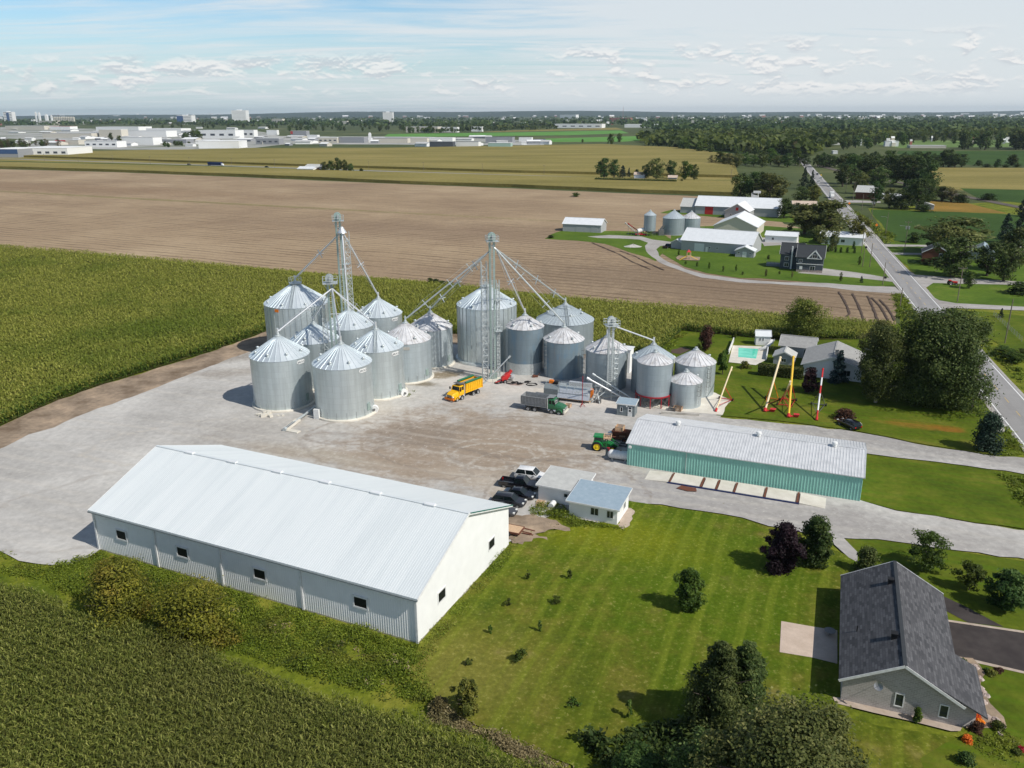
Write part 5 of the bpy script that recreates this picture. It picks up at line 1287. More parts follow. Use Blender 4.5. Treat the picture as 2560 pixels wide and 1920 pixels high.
# bungalow lower right
HP = at(2100.5, 1752.5); HA = R_(-21.5)
H1 = gable('bungalow', 'grey brick bungalow with dark shingle roof in the lower right corner', 'house', HP, HA, 9.7, 18.6, 2.75, 2.75, 'y', 'grey_brick', 'shingles', 0.42, uvroof=True, uvwall=True,
           wins=[('F', 4.9, 0.95, 0.62, 1.25, dict(mull=0, fw=0.1)), ('F', 8.6, 0.85, 0.62, 1.2, dict(mull=0, fw=0.1)), ('R', 12, 1.0, 2.2, 1.2), ('L', 5, 1.0, 1.6, 1.2), ('L', 11, 1.0, 1.6, 1.2)], doors=[('L', 8, 1.8, 2.05, 'white_paint')])
# porch wing with its lower roof on the right
m2 = MB(); m2.add([V(9.7, 0.05, 0), V(11.3, 0.6, 0), V(11.3, 6.2, 0), V(9.7, 6.2, 0), V(9.7, 0.05, 2.7), V(11.3, 0.6, 2.1), V(11.3, 6.2, 2.1), V(9.7, 6.2, 2.7)], [(0, 1, 5, 4), (1, 2, 6, 5), (2, 3, 7, 6), (4, 5, 6, 7), (3, 0, 4, 7), (0, 3, 2, 1)])
o = m2.build('porch', MATS['grey_brick'], H1); box_uv(o)
m2 = MB(); m2.add([V(6.4, -0.43, 4.755), V(12.0, -0.43, 2.02), V(12.0, 7.2, 2.02), V(6.4, 7.2, 4.755), V(6.4, -0.43, 4.6), V(12.0, -0.43, 1.88), V(12.0, 7.2, 1.88), V(6.4, 7.2, 4.68)], [(0, 1, 2, 3), (0, 4, 5, 1), (1, 5, 6, 2), (2, 6, 7, 3), (4, 7, 6, 5)])
o = m2.build('porch_roof', MATS['shingles'], H1, fix=False); box_uv(o, True, 'y')
for (x_, y_) in ((4.15, 4.3), (4.25, 14.6)):
    m2 = MB(); m2.box(x_ - 0.25, x_ + 0.25, y_ - 0.25, y_ + 0.25, 5.0, 5.75); m2.box(x_ - 0.32, x_ + 0.32, y_ - 0.32, y_ + 0.32, 5.75, 5.85); m2.build('roof_vent', MATS['black_plastic'], H1)
for (x_, y_) in ((2.2, 6.6), (1.1, 6.9)):
    m2 = MB(); m2.tube((x_, y_, 3.3), (x_, y_, 4.15), 0.06, n=6); m2.build('vent_pipe', MATS['black_plastic'], H1)
m2 = MB(); 
prof = [(0.02, 0.0), (0.22, 0.03), (0.4, 0.11)]
m2.lathe(prof, 20); dsh = m2.build('satellite_dish', MATS['rim_grey'], H1, loc=(2.95, -0.75, 3.1)); dsh.rotation_euler = (R_(62), 0, R_(-20))
m2 = MB(); m2.tube((0, 0, 0), (0, 0.35, -0.65), 0.03, n=5); m2.tube((0, 0, 0), (0, 0.0, 0.45), 0.02, n=5); m2.build('dish_arm', MATS['dull_metal'], dsh)
# terrace things on the shaded left side
t = thing('garden_table', 'round dark table in the shade left of the grey brick bungalow', 'table', tuple(zr(960, 800))); m2 = MB(); m2.lathe([(0.01, 0.72), (0.6, 0.72), (0.6, 0.76), (0.01, 0.76)], 18); m2.build('tabletop', MATS['dull_metal'], t); MB().tube((0, 0, 0), (0, 0, 0.72), 0.05).build('leg', MATS['dull_metal'], t)
o = MB().lathe([(0.01, 0.12), (0.45, 0.12), (0.5, 0.06), (0.5, 0)], 20).build('well_cover', MATS['pale_concrete'], loc=tuple(zr(1133, 1370))); tag(o, 'round pale cover on the lawn below the grey brick bungalow', 'cover')

# bungalow with the pool
z_ = zk(1385, 500, 2.7); FA = R_(-24)
FH = gable('farmhouse', 'white walled bungalow with pale grey gable roof between pool and big maple', 'house', zk(1400, 625), FA, 11.5, 12.5, 2.9, 2.1, 'y', 'white_wall', 'roof_grey', 0.5,
           wins=[('F', 1.9, 1.2, 1.3, 1.1), ('F', 8.6, 1.2, 1.3, 1.1)], chimney=(6.2, 2.4, 5.9))
FW = gable('house_wing', 'low left wing of the pale roofed bungalow, next to the pool', 'house', zk(1205, 452), FA, 7.2, 7.0, 2.7, 1.5, 'x', 'grey_wall', 'roof_grey', 0.4, wins=[('F', 5.4, 0.9, 0.6, 1.2)], doors=[('F', 6.4, 0.9, 2.0, 'white_paint')])
gable('garden_shed', 'small pale gabled shed behind the clipped hedge', 'shed', zk(1148, 520), FA, 4.4, 4.0, 2.0, 1.1, 'y', 'grey_wall', 'felt_roof', 0.25, wins=[('F', 2.2, 0.8, 0.9, 0.7)])
gable('pool_house', 'little white pool house with two arched windows behind the pool', 'pool house', zk(998, 362), R_(-10), 3.3, 2.6, 2.5, 1.0, 'x', 'white_paint', 'white_sheet', 0.2, wins=[('F', 0.9, 1.35, 0.28, 0.65, dict(mull=0, fw=0.05)), ('F', 1.6, 1.35, 0.28, 0.65, dict(mull=0, fw=0.05))])
# water slide, pool walls
p = zk(1020, 412); t = thing('water_slide', 'white curved slide running down into the pool', 'slide', (p.x, p.y, 0))
m2 = MB(); pts = []
for i in range(13):
    f = i / 12; pts.append(V(0.2 + 3.9 * f + 0.4 * math.sin(f * 3), 0.3 + 2.6 * f * f, 0.25 + 1.9 * f))
for a, b_ in zip(pts, pts[1:]):
    d = (b_ - a).normalized(); s_ = d.cross(V(0, 0, 1)).normalized() * 0.42
    m2.add([a - s_, a + s_, b_ + s_, b_ - s_, a - s_ + V(0, 0, .3), b_ - s_ + V(0, 0, .3), a + s_ + V(0, 0, .3), b_ + s_ + V(0, 0, .3), a - s_ - V(0, 0, .06), a + s_ - V(0, 0, .06), b_ + s_ - V(0, 0, .06), b_ - s_ - V(0, 0, .06)], [(0, 1, 2, 3), (0, 3, 5, 4), (1, 6, 7, 2), (8, 11, 10, 9), (4, 5, 11, 8), (6, 9, 10, 7)])
m2.build('chute', MATS['white_paint'], t)
m2 = MB(); [m2.tube((3.6 + a, 2.2, 0), (3.6 + a, 2.2, 1.9), 0.05, n=5) for a in (0, .5)]; m2.build('support', MATS['white_paint'], t)
for q, lb in (((765, 440, 808, 330), 'left'), ((1090, 490, 1115, 350), 'right')):
    a, b_ = zk(q[0], q[1]), zk(q[2], q[3]); m2 = MB(); m2.beam(a + V(0, 0, .6), b_ + V(0, 0, .6), 0.2, 1.2); o = m2.build('garden_wall', MATS['white_paint']); tag(o, 'low white wall along the %s side of the pool' % lb, 'wall')
m2 = MB()
for a, b_ in zip([zk(850, 385), zk(1022, 395), zk(1003, 480), zk(848, 465)], [zk(1022, 395), zk(1003, 480), zk(848, 465), zk(850, 385)]): m2.beam(a + V(0, 0, .12), b_ + V(0, 0, .12), 0.3, 0.14)
tag(m2.build('pool_edge', MATS['white_paint']), 'white rim around the turquoise swimming pool', 'pool rim')

# clipped hedge
def hedge(label, a, b_, w_, h_, mat='leaf_conifer', dens=260, seed=1, name='hedge', leaf=0.16):
    a, b_ = Vector(a), Vector(b_); L_ = (b_ - a).length; ang = math.atan2((b_ - a).y, (b_ - a).x); g = np.random.default_rng(seed)
    t = thing(name, label, 'hedge', (a.x, a.y, 0), ang)
    m2 = MB(); ring = [(-w_ / 2 + .1, 0), (w_ / 2 - .1, 0), (w_ / 2 - .1, h_ * .8), (w_ / 4, h_ - .1), (-w_ / 4, h_ - .1), (-w_ / 2 + .1, h_ * .8)]
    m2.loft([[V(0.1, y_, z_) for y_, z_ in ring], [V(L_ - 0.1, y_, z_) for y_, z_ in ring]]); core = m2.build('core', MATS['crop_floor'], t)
    n = int(dens * L_); f = g.uniform(0, 1, n); per = 2 * h_ + w_; s_ = f * per
    y = np.where(s_ < h_, -w_ / 2, np.where(s_ < h_ + w_, s_ - h_ - w_ / 2, w_ / 2)); z = np.where(s_ < h_, s_, np.where(s_ < h_ + w_, h_, per - s_))
    z = z - np.where(z > h_ * 0.85, np.abs(y) / w_ * 0.25 * h_, 0)
    c_ = np.stack([g.uniform(0, L_, n), y + g.normal(0, .05, n), np.maximum(z + g.normal(0, .05, n), 0.05)], 1)
    e = int(dens * w_); c2 = np.stack([g.choice([0.0, L_], e) + g.normal(0, .05, e), g.uniform(-w_ / 2, w_ / 2, e), g.uniform(0.05, h_ * .9, e)], 1); c_ = np.concatenate([c_, c2])
    nr = np.stack([np.zeros(len(c_)), c_[:, 1] / w_, 0.3 + c_[:, 2] / h_ * 0.6], 1)
    quads_mesh('foliage', leaves(c_, nr, leaf * g.uniform(.6, 1.3, len(c_)), g, 0.5), MATS[mat], g.uniform(0, 1, len(c_)), t)
    return t


hedge('clipped dark green hedge on the lawn in front of the pale bungalow', zk(1020, 612), zk(1400, 650), 2.0, 2.6, 'leaf_dark', 420)


# ================================================================== vehicles
def wheel(t, x_, y_, r, w_, rim='rim_grey', rr=0.6, name='wheel'):
    m2 = MB(); m2.lathe([(r * .62, -w_ / 2), (r * .93, -w_ / 2), (r, -w_ / 2 + .05), (r, w_ / 2 - .05), (r * .93, w_ / 2), (r * .62, w_ / 2)], 20)
    o = m2.build(name, MATS['rubber'], t, smooth=True, loc=(x_, y_, r)); o.rotation_euler = (PI / 2, 0, 0)
    s = 1 if y_ > 0 else -1; m2 = MB(); m2.lathe([(r * (rr + .04), w_ / 2 - .03), (r * rr, w_ / 2 - .02), (r * rr * .8, w_ / 2 - .10), (r * .22, w_ / 2 - .07), (r * .2, w_ / 2 + .02), (.001, w_ / 2 + .02)], 18)
    q = m2.build('rim', MATS[rim], o, smooth=True)
    if y_ > 0: q.rotation_euler = (PI, 0, 0)
    return o


def sect(x_, hw, z0, z1, tp=0.9, ch=0.12):
    """eight-cornered cross section of a body at x"""
    return [V(x_, -hw + ch * .4, z0), V(x_, hw - ch * .4, z0), V(x_, hw, z0 + ch), V(x_, hw, z1 - ch * 1.2), V(x_, hw * tp, z1), V(x_, -hw * tp, z1), V(x_, -hw, z1 - ch * 1.2), V(x_, -hw, z0 + ch)]


def car(label, loc, rot, L=4.6, W_=1.84, H=1.5, paint='black_car', style='sedan', cat='car', group=None, name='parked_car', rim='rim_grey'):
    t = thing(name, label, cat, (loc[0], loc[1], 0), rot, group); hw = W_ / 2; hl = L / 2
    belt = 0.92 if style == 'sedan' else (1.02 if style == 'suv' else 1.12); g0_ = 0.24 if style == 'sedan' else 0.32
    if style == 'sedan': cab = (-hl + .75, -hl + 1.45, hl - 2.05, hl - 1.25)
    elif style == 'suv': cab = (-hl + .12, -hl + .55, hl - 1.95, hl - 1.2)
    else: cab = (-0.55, -0.35, hl - 2.1, hl - 1.45)
    if style == 'pickup':
        m2 = MB(); m2.loft([sect(-0.62, hw, g0_ + .1, belt, .97), sect(hl - 1.4, hw, g0_ + .1, belt, .97), sect(hl - .35, hw * .97, g0_ + .1, belt - .06, .93), sect(hl, hw * .9, g0_ + .2, belt - .18, .9)])
        m2.box(-hl, -.62, -hw, -hw + .12, g0_ + .2, belt); m2.box(-hl, -.62, hw - .12, hw, g0_ + .2, belt); m2.box(-hl, -hl + .1, -hw + .12, hw - .12, g0_ + .2, belt); m2.box(-hl + .1, -.62, -hw + .12, hw - .12, g0_ + .2, g0_ + .42)
        m2.build('body', MATS[paint], t, smooth=True)
    else:
        m2 = MB(); m2.loft([sect(-hl, hw * .88, g0_ + .15, belt - .12, .92), sect(-hl + .35, hw * .98, g0_, belt + (.02 if style == 'suv' else 0), .92), sect(0, hw, g0_, belt, .95), sect(hl - 1.3, hw, g0_, belt - .02, .93), sect(hl - .35, hw * .96, g0_, belt - .14, .88), sect(hl, hw * .82, g0_ + .08, belt - .28, .85)])
        m2.build('body', MATS[paint], t, smooth=True)
    # glass house and roof skin
    zr_ = H - 0.03; a, b_, c_, d_ = cab; ti = hw * .78; bi = hw * .93
    lo = [V(a, -bi, belt - .03), V(d_, -bi, belt - .05), V(d_, bi, belt - .05), V(a, bi, belt - .03)]; up = [V(b_, -ti, zr_), V(c_, -ti, zr_), V(c_, ti, zr_), V(b_, ti, zr_)]
    MB().loft([lo, up]).build('windows', MATS['car_glass'], t)
    m2 = MB(); m2.loft([[V(b_ - .05, -ti - .03, zr_ - .02), V(c_ + .05, -ti - .03, zr_ - .02), V(c_ + .05, ti + .03, zr_ - .02), V(b_ - .05, ti + .03, zr_ - .02)], [V(b_ + .1, -ti + .08, H + .03), V(c_ - .12, -ti + .08, H + .03), V(c_ - .12, ti - .08, H + .03), V(b_ + .1, ti - .08, H + .03)]])
    for s_ in (-1, 1):
        for f in ((0.0, 0.0), (1.0, 1.0), (.5, .5)):
            pa = V(a + (d_ - a) * f[0], s_ * (bi + .008), belt - .03); pb = V(b_ + (c_ - b_) * f[1], s_ * (ti + .008), zr_); m2.beam(pa, pb, .09, .03, up=(0, s_, 0.2))
    m2.build('roof', MATS[paint], t, smooth=True)
    wr = 0.33 if style == 'sedan' else 0.38
    for x_ in (-hl + .85, hl - .9):
        for y_ in (-hw + .11, hw - .11): wheel(t, x_, y_, wr, .22, rim)
    for s_ in (-1, 1):
        m2 = MB(); m2.box(hl - .3, hl - .03, s_ * hw * .62 - .18, s_ * hw * .62 + .18, belt - .34, belt - .17); m2.build('headlight', MATS['lamp'], t)
        m2 = MB(); m2.box(-hl - .015, -hl + .14, s_ * hw * .72 - .12, s_ * hw * .72 + .12, belt - .36, belt - .14); m2.build('tail_light', MATS['tail'], t)
        m2 = MB(); m2.box(c_ + .25, c_ + .42, s_ * (hw + .12) - .1, s_ * (hw + .12) + .1, belt - .02, belt + .14); m2.build('mirror', MATS[paint], t)
    m2 = MB(); m2.box(hl - .04, hl + .03, -hw * .6, hw * .6, g0_ + .1, g0_ + .3); m2.build('grille', MATS['black_plastic'], t)
    return t


H_ = at(1324.4, 1230) - at(1273, 1222.6); CR = math.atan2(H_.y, H_.x); CU = V(math.cos(CR), math.sin(CR), 0); CVv = V(-CU.y, CU.x, 0)
def by_front_right(px, py, L, W_, fo=.9): return at(px, py) - CU * (L / 2 - fo) + CVv * (W_ / 2 - .05)
car('black crew cab pickup truck with open bed between the white and the black car', by_front_right(1325, 1230.5, 5.8, 2.0), CR, 5.9, 2.02, 1.88, 'black_car', 'pickup', 'pickup truck', 'vehicles parked beside the office')
car('white sport utility car, farthest back of the row by the office', by_front_right(1347, 1206, 4.9, 1.95), CR, 4.85, 1.95, 1.75, 'white_car', 'suv', 'car', 'vehicles parked beside the office')
car('black sedan parked nose to the office between pickup and dark estate', by_front_right(1316.5, 1253, 4.6, 1.84), CR, 4.7, 1.84, 1.46, 'black_car', 'sedan', 'car', 'vehicles parked beside the office')
car('dark charcoal estate car, second from the big white shed', by_front_right(1293, 1271.5, 4.8, 1.84), CR, 4.85, 1.86, 1.62, 'charcoal_car', 'suv', 'car', 'vehicles parked beside the office')
car('grey car half hidden behind the gable of the big white shed', by_front_right(1270, 1294.5, 4.6, 1.84), CR, 4.6, 1.84, 1.5, 'grey_car', 'sedan', 'car', 'vehicles parked beside the office')
p = zk(1815, 1085); car('lone black car on the gravel above the teal shed lane', (p.x + .2, p.y + 1.2), R_(112), 4.5, 1.84, 1.5, 'black_car', 'suv', 'car')


def dump_truck(label, pf, pr, side, cabc, bedc, tarp=False, rim='rim_grey'):
    pf, pr = Vector(pf), Vector(pr); d = (pf - pr).normalized(); n = V(-d.y, d.x, 0) * (1 if side == 'right' else -1)
    WB = 6.15; c = (pf + pr) / 2 + n * 1.15; ang = math.atan2(d.y, d.x)
    t = thing('dump_truck', label, 'dump truck', (c.x, c.y, 0), ang, 'dump trucks in the yard')
    xf, xr = WB / 2, -WB / 2
    MB().box(xr - .9, xf + .3, -.42, .42, .75, 1.02).build('chassis', MATS['black_plastic'], t)
    for x_ in (xf, xf - 1.45, xr + 1.35, xr):
        for y_ in (-1.08, 1.08): wheel(t, x_, y_, .52, .32, rim, .58)
    # bonnet, cab, windscreen
    m2 = MB(); m2.loft([sect(xf - .75, 1.02, .95, 1.95, .86, .2), sect(xf + .1, .98, .95, 1.85, .84, .22), sect(xf + .75, .88, .9, 1.65, .82, .2), sect(xf + .95, .8, .95, 1.5, .8, .15)]); m2.build('bonnet', MATS[cabc], t, smooth=True)
    for s_ in (-1, 1):
        m2 = MB(); rg = [(xf + .66 * math.cos(PI * i / 6), .62 + .62 * math.sin(PI * i / 6)) for i in range(7)]
        m2.loft([[V(x_, s_ * .9, z_) for x_, z_ in rg], [V(x_, s_ * 1.22, z_ - .04) for x_, z_ in rg]]); m2.build('mudguard', MATS[cabc], t, smooth=True)
    m2 = MB(); m2.loft([sect(xf - 2.15, 1.08, .95, 1.98, .97, .08), sect(xf - .72, 1.08, .95, 1.98, .97, .08)])
    m2.loft([[V(xf - 2.15, -1.0, 2.72), V(xf - 1.0, -.98, 2.74), V(xf - 1.0, .98, 2.74), V(xf - 2.15, 1.0, 2.72)], [V(xf - 2.05, -.86, 2.88), V(xf - 1.15, -.84, 2.88), V(xf - 1.15, .84, 2.88), V(xf - 2.05, .86, 2.88)]])
    for s_ in (-1, 1):
        m2.beam((xf - 2.12, s_ * 1.02, 1.95), (xf - 2.12, s_ * .98, 2.74), .16, .1); m2.beam((xf - .8, s_ * 1.03, 1.95), (xf - 1.03, s_ * .96, 2.74), .09, .09); m2.beam((xf - 1.45, s_ * 1.04, 1.95), (xf - 1.5, s_ * .98, 2.74), .07, .08)
    m2.build('cab', MATS[cabc], t, smooth=True)
    MB().loft([[V(xf - 2.1, -1.0, 1.95), V(xf - .8, -1.0, 1.95), V(xf - .8, 1.0, 1.95), V(xf - 2.1, 1.0, 1.95)], [V(xf - 2.1, -.94, 2.73), V(xf - 1.06, -.93, 2.73), V(xf - 1.06, .93, 2.73), V(xf - 2.1, .94, 2.73)]]).build('cab_window', MATS['car_glass'], t)
    MB().box(xf + .92, xf + 1.03, -.52, .52, 1.0, 1.48).build('grille', MATS['rim_grey' if cabc != 'yellow_truck' else 'dull_metal'], t)
    MB().box(xf + .8, xf + 1.1, -1.15, 1.15, .5, .86).build('bumper', MATS['orange_paint' if cabc == 'yellow_truck' else 'pale_concrete'], t)
    for s_ in (-1, 1):
        m2 = MB(); m2.box(xf + .75, xf + .96, s_ * .78 - .15, s_ * .78 + .15, 1.05, 1.3); m2.build('headlight', MATS['lamp'], t)
        m2 = MB(); m2.tube((xf - 2.3, s_ * 1.05, 1.0), (xf - 2.3, s_ * 1.05, 3.05), .09); m2.build('exhaust', MATS['bright_steel'], t, smooth=True)
        m2 = MB(); m2.tube((xf - 2.2, s_ * .85, .78), (xf - .72, s_ * .85, .78), .3, n=12); m2.build('fuel_tank', MATS['bright_steel'], t, smooth=True)
        m2 = MB(); m2.beam((xf - .9, s_ * 1.05, 2.2), (xf - .75, s_ * 1.4, 2.3), .04); m2.box(xf - .85, xf - .7, s_ * 1.4 - .12, s_ * 1.4 + .12, 2.0, 2.5); m2.build('mirror', MATS['black_plastic'], t)
    # tipping body: open box with thick walls and posts
    x0, x1, z0, z1, wv = xr - 1.35, xf - 2.5, 1.15, 2.95, 1.22
    m2 = MB(); m2.box(x0, x1, -wv + .07, wv - .07, z0, z0 + .12)
    for s_ in (-1, 1):
        m2.loft([[V(x0, s_ * (wv - .3), z0), V(x0, s_ * (wv - .2), z0), V(x0, s_ * wv, z1), V(x0, s_ * (wv - .08), z1)], [V(x1, s_ * (wv - .3), z0), V(x1, s_ * (wv - .2), z0), V(x1, s_ * wv, z1), V(x1, s_ * (wv - .08), z1)]])
        for i in range(8):
            xx = x0 + .2 + (x1 - x0 - .4) * i / 7; m2.beam((xx, s_ * (wv - .16), z0 + .05), (xx, s_ * (wv + .03), z1 - .06), .1, .1, up=(1, 0, 0))
        m2.beam((x0, s_ * (wv + .01), z1 + .03), (x1, s_ * (wv + .01), z1 + .03), .14, .1); m2.beam((x0, s_ * (wv - .12), z0 + .5), (x1, s_ * (wv - .12), z0 + .5), .1, .08)
    m2.box(x1 - .08, x1, -wv + .1, wv - .1, z0, z1 + .15); m2.build('tipping_body', MATS[bedc], t)
    m2 = MB(); m2.box(x0 - .1, x0 - .01, -wv, wv, z0 - .1, z1); m2.build('tailgate', MATS[bedc], t)
    m2 = MB(); m2.loft([[V(x1, -wv + .15, z1 + .1), V(x1, wv - .15, z1 + .1), V(x1, wv - .15, z1 + .2), V(x1, -wv + .15, z1 + .2)], [V(x1 + 1.35, -wv + .35, z1 + .28), V(x1 + 1.35, wv - .35, z1 + .28), V(x1 + 1.35, wv - .35, z1 + .34), V(x1 + 1.35, -wv + .35, z1 + .34)]])
    m2.build('cab_guard', MATS['dull_metal' if tarp else bedc], t)
    if tarp:
        for s_, mt in ((-1, 'tarp_green'), (1, 'tarp_green')):
            m2 = MB(); m2.tube((x0 + .2, s_ * 1.0, z1 + .28), (x1 - .1, s_ * 1.0, z1 + .28), .2, n=10); m2.build('tarpaulin_roll', MATS[mt], t, smooth=True)
        m2 = MB(); m2.box(x0 + .4, x1 - .2, -.9, .9, z1 - .35, z1 - .2); m2.build('load', MATS['dirt'], t)
    return t


q6 = zoom(1080, 880, 6.144)
dump_truck('yellow dump truck with green rolled tarpaulins facing left', q6(372, 778), q6(722, 640), 'left', 'yellow_truck', 'yellow_truck', True)
dump_truck('dump truck with green cab and empty grey tipping body facing right', q6(1940, 978), q6(1480, 912), 'right', 'truck_green', 'bed_grey')

# tractor
q = zoom(1480, 1040, 11.85); pr, pf = q(140, 1052), q(520, 1088); d = (pf - pr).normalized(); ang = math.atan2(d.y, d.x); c = pr + V(-d.y, d.x, 0) * .95
t = thing('tractor', 'green farm tractor with yellow wheel rims and front loader', 'tractor', (c.x, c.y, 0), ang)
for y_ in (-.92, .92): wheel(t, 0, y_, .88, .5, 'tractor_yellow', .6)
for y_ in (-.85, .85): wheel(t, 2.55, y_, .58, .36, 'tractor_yellow', .58)
MB().loft([sect(.7, .38, .9, 1.62, .8, .15), sect(2.2, .38, .85, 1.55, .8, .15), sect(3.05, .32, .85, 1.42, .75, .15)]).build('bonnet', MATS['tractor_green'], t, smooth=True)
MB().loft([sect(-.5, .4, .6, 1.1), sect(2.9, .3, .6, 1.0)]).build('chassis', MATS['tractor_green'], t)
for s_ in (-1, 1):
    rg = [(.95 * math.cos(PI * (.05 + .75 * i / 7)), .88 + .98 * math.sin(PI * (.05 + .75 * i / 7))) for i in range(8)]; m2 = MB()
    for a, b_ in zip(rg, rg[1:]): m2.add([V(a[0], s_ * .6, a[1]), V(a[0], s_ * 1.15, a[1]), V(b_[0], s_ * 1.15, b_[1]), V(b_[0], s_ * .6, b_[1]), V(a[0], s_ * .6, a[1] - .06), V(a[0], s_ * 1.15, a[1] - .06), V(b_[0], s_ * 1.15, b_[1] - .06), V(b_[0], s_ * .6, b_[1] - .06)], [(0, 1, 2, 3), (4, 7, 6, 5), (1, 5, 6, 2), (0, 3, 7, 4)])
    m2.build('mudguard', MATS['tractor_green'], t)
MB().loft([[V(-.55, -.72, 1.2), V(.85, -.72, 1.2), V(.85, .72, 1.2), V(-.55, .72, 1.2)], [V(-.5, -.68, 2.45), V(.75, -.68, 2.45), V(.75, .68, 2.45), V(-.5, .68, 2.45)]]).build('cab_window', MATS['glass'], t)
m2 = MB()
for x_, y_ in ((-.52, -.7), (.82, -.7), (.82, .7), (-.52, .7)): m2.beam((x_, y_, 1.15), (x_ * .94, y_ * .98, 2.46), .09)
m2.build('cab_frame', MATS['tractor_green'], t)
MB().loft([[V(-.72, -.82, 2.45), V(.95, -.82, 2.45), V(.95, .82, 2.45), V(-.72, .82, 2.45)], [V(-.62, -.72, 2.64), V(.85, -.72, 2.64), V(.85, .72, 2.64), V(-.62, .72, 2.64)]]).build('cab_roof', MATS['tractor_green'], t)
m2 = MB()
for s_ in (-1, 1): m2.beam((1.0, s_ * .62, 1.5), (1.9, s_ * .62, 2.0), .12, .16); m2.beam((1.9, s_ * .62, 2.0), (3.5, s_ * .62, 1.1), .12, .16); m2.beam((1.5, s_ * .62, .8), (1.5, s_ * .62, 1.8), .12, .2)
m2.beam((3.3, -.6, 1.2), (3.3, .6, 1.2), .1); m2.build('loader_arm', MATS['tractor_green'], t)
m2 = MB(); m2.box(1.0, 2.2, -.55, .55, 2.15, 2.2); m2.beam((1.0, -.55, 2.2), (1.0, -.55, 2.75), .06); m2.beam((2.2, -.55, 2.2), (2.2, -.55, 2.75), .06); m2.beam((1.0, .55, 2.2), (1.0, .55, 2.75), .06); m2.beam((2.2, .55, 2.2), (2.2, .55, 2.75), .06)
for z in (2.45, 2.75): m2.path([V(1.0, -.55, z), V(2.2, -.55, z), V(2.2, .55, z), V(1.0, .55, z), V(1.0, -.55, z)], .04, 4)
tag(m2.build('wooden_crate', MATS['new_wood'], None, loc=(c.x, c.y, 0), rot=ang), 'pale slatted crate riding on the front loader of the tractor', 'crate')
m2 = MB(); m2.tube((1.2, .3, 1.6), (1.2, .3, 2.5), .04); m2.build('exhaust', MATS['black_plastic'], t)

# tank
a, b_ = q(420, 1325), q(1035, 1405); a = a + GV * .8; b_ = b_ + GV * .8; t = thing('gas_tank', 'white horizontal gas tank lying at the end of the teal shed', 'tank', (a.x, a.y, 0), math.atan2((b_ - a).y, (b_ - a).x)); L_ = (b_ - a).length + .4
pf_ = []
for i in range(6): pf_.append((.72 * math.sin(PI / 2 * i / 5), .55 - .55 * math.cos(PI / 2 * i / 5)))
pf_ += [(.72, L_ - .55)] + [(.72 * math.cos(PI / 2 * i / 5), L_ - .55 + .55 * math.sin(PI / 2 * i / 5)) for i in range(1, 6)]
m2 = MB(); m2.lathe([(max(r, .001), z) for r, z in pf_], 24); o = m2.build('vessel', MATS['white_paint'], t, smooth='all', loc=(0, 0, .98)); o.rotation_euler = (0, PI / 2, 0)
for f in (.22, .78): MB().box(L_ * f - .15, L_ * f + .15, -.5, .5, 0, .45).build('saddle', MATS['concrete'], t)
m2 = MB(); m2.tube((L_ * .55, 0, 1.65), (L_ * .55, 0, 1.95), .16, n=10); m2.build('valve', MATS['dull_metal'], t); m2 = MB(); m2.tube((.15, 0, 1.4), (.15, 0, 1.9), .1, n=8); m2.box(-.15, .3, -.12, .12, 1.85, 2.0); m2.build('hose_pump', MATS['red_steel'], t)

# old implements and crates behind the tractor
def crate(label, p, s=1.1, h=1.0, ang=GA, mat='new_wood', z=0.0):
    m2 = MB(); n = 5
    for k in range(n):
        zz_ = .08 + (h - .12) * k / (n - 1) if n > 1 else .1
        for (a_, b2) in (((-s / 2, -s / 2), (s / 2, -s / 2)), ((s / 2, -s / 2), (s / 2, s / 2)), ((s / 2, s / 2), (-s / 2, s / 2)), ((-s / 2, s / 2), (-s / 2, -s / 2))): m2.beam((*a_, zz_), (*b2, zz_), .03, h / n * .75)
    for x_ in (-1, 1):
        for y_ in (-1, 1): m2.box(x_ * s / 2 - .05, x_ * s / 2 + .05, y_ * s / 2 - .05, y_ * s / 2 + .05, 0, h)
    m2.box(-s / 2 + .03, s / 2 - .03, -s / 2 + .03, s / 2 - .03, .05, .1)
    return tag(m2.build('wooden_crate', MATS[mat], None, loc=(p[0], p[1], z), rot=ang), label, 'crate')
pc = q(830, 640)
t = thing('farm_implement', 'rusty old seed machine standing behind the green tractor', 'farm machine', tuple(q(800, 700)), GA)
MB().box(-1.4, 1.5, -.9, .9, .5, .75).build('frame', MATS['rust'], t)
m2 = MB(); m2.loft([[V(-.9, -.4, .75), V(.9, -.4, .75), V(.9, .4, .75), V(-.9, .4, .75)], [V(-1.2, -.75, 1.7), V(1.2, -.75, 1.7), V(1.2, .75, 1.7), V(-1.2, .75, 1.7)]]); m2.build('hopper', MATS['rust'], t)
for x_ in (-1.2, 1.2):
    for y_ in (-.95, .95): wheel(t, x_, y_, .42, .22, 'rust')
m2 = MB(); m2.beam((1.5, 0, .6), (3.0, 0, .4), .12); m2.build('drawbar', MATS['rust'], t)
crate('light wooden crate topmost on the rusty seed machine behind the tractor', q(800, 700) + V(.1, .1, 0), 1.3, .8, z=1.72)
t = thing('farm_implement', 'dark brown drum machine between the rusty seed machine and the teal shed', 'farm machine', tuple(q(1000, 700)), GA)
m2 = MB(); m2.tube((-.9, 0, 1.1), (.9, 0, 1.1), .8, n=16); m2.build('drum', MATS['rust'], t, smooth=True)
m2 = MB(); [m2.beam((x_, -.7, 0), (x_, .7, .9), .1) for x_ in (-.8, .8)]; [m2.beam((x_, .7, 0), (x_, -.7, .9), .1) for x_ in (-.8, .8)]; m2.build('stand', MATS['rust'], t)
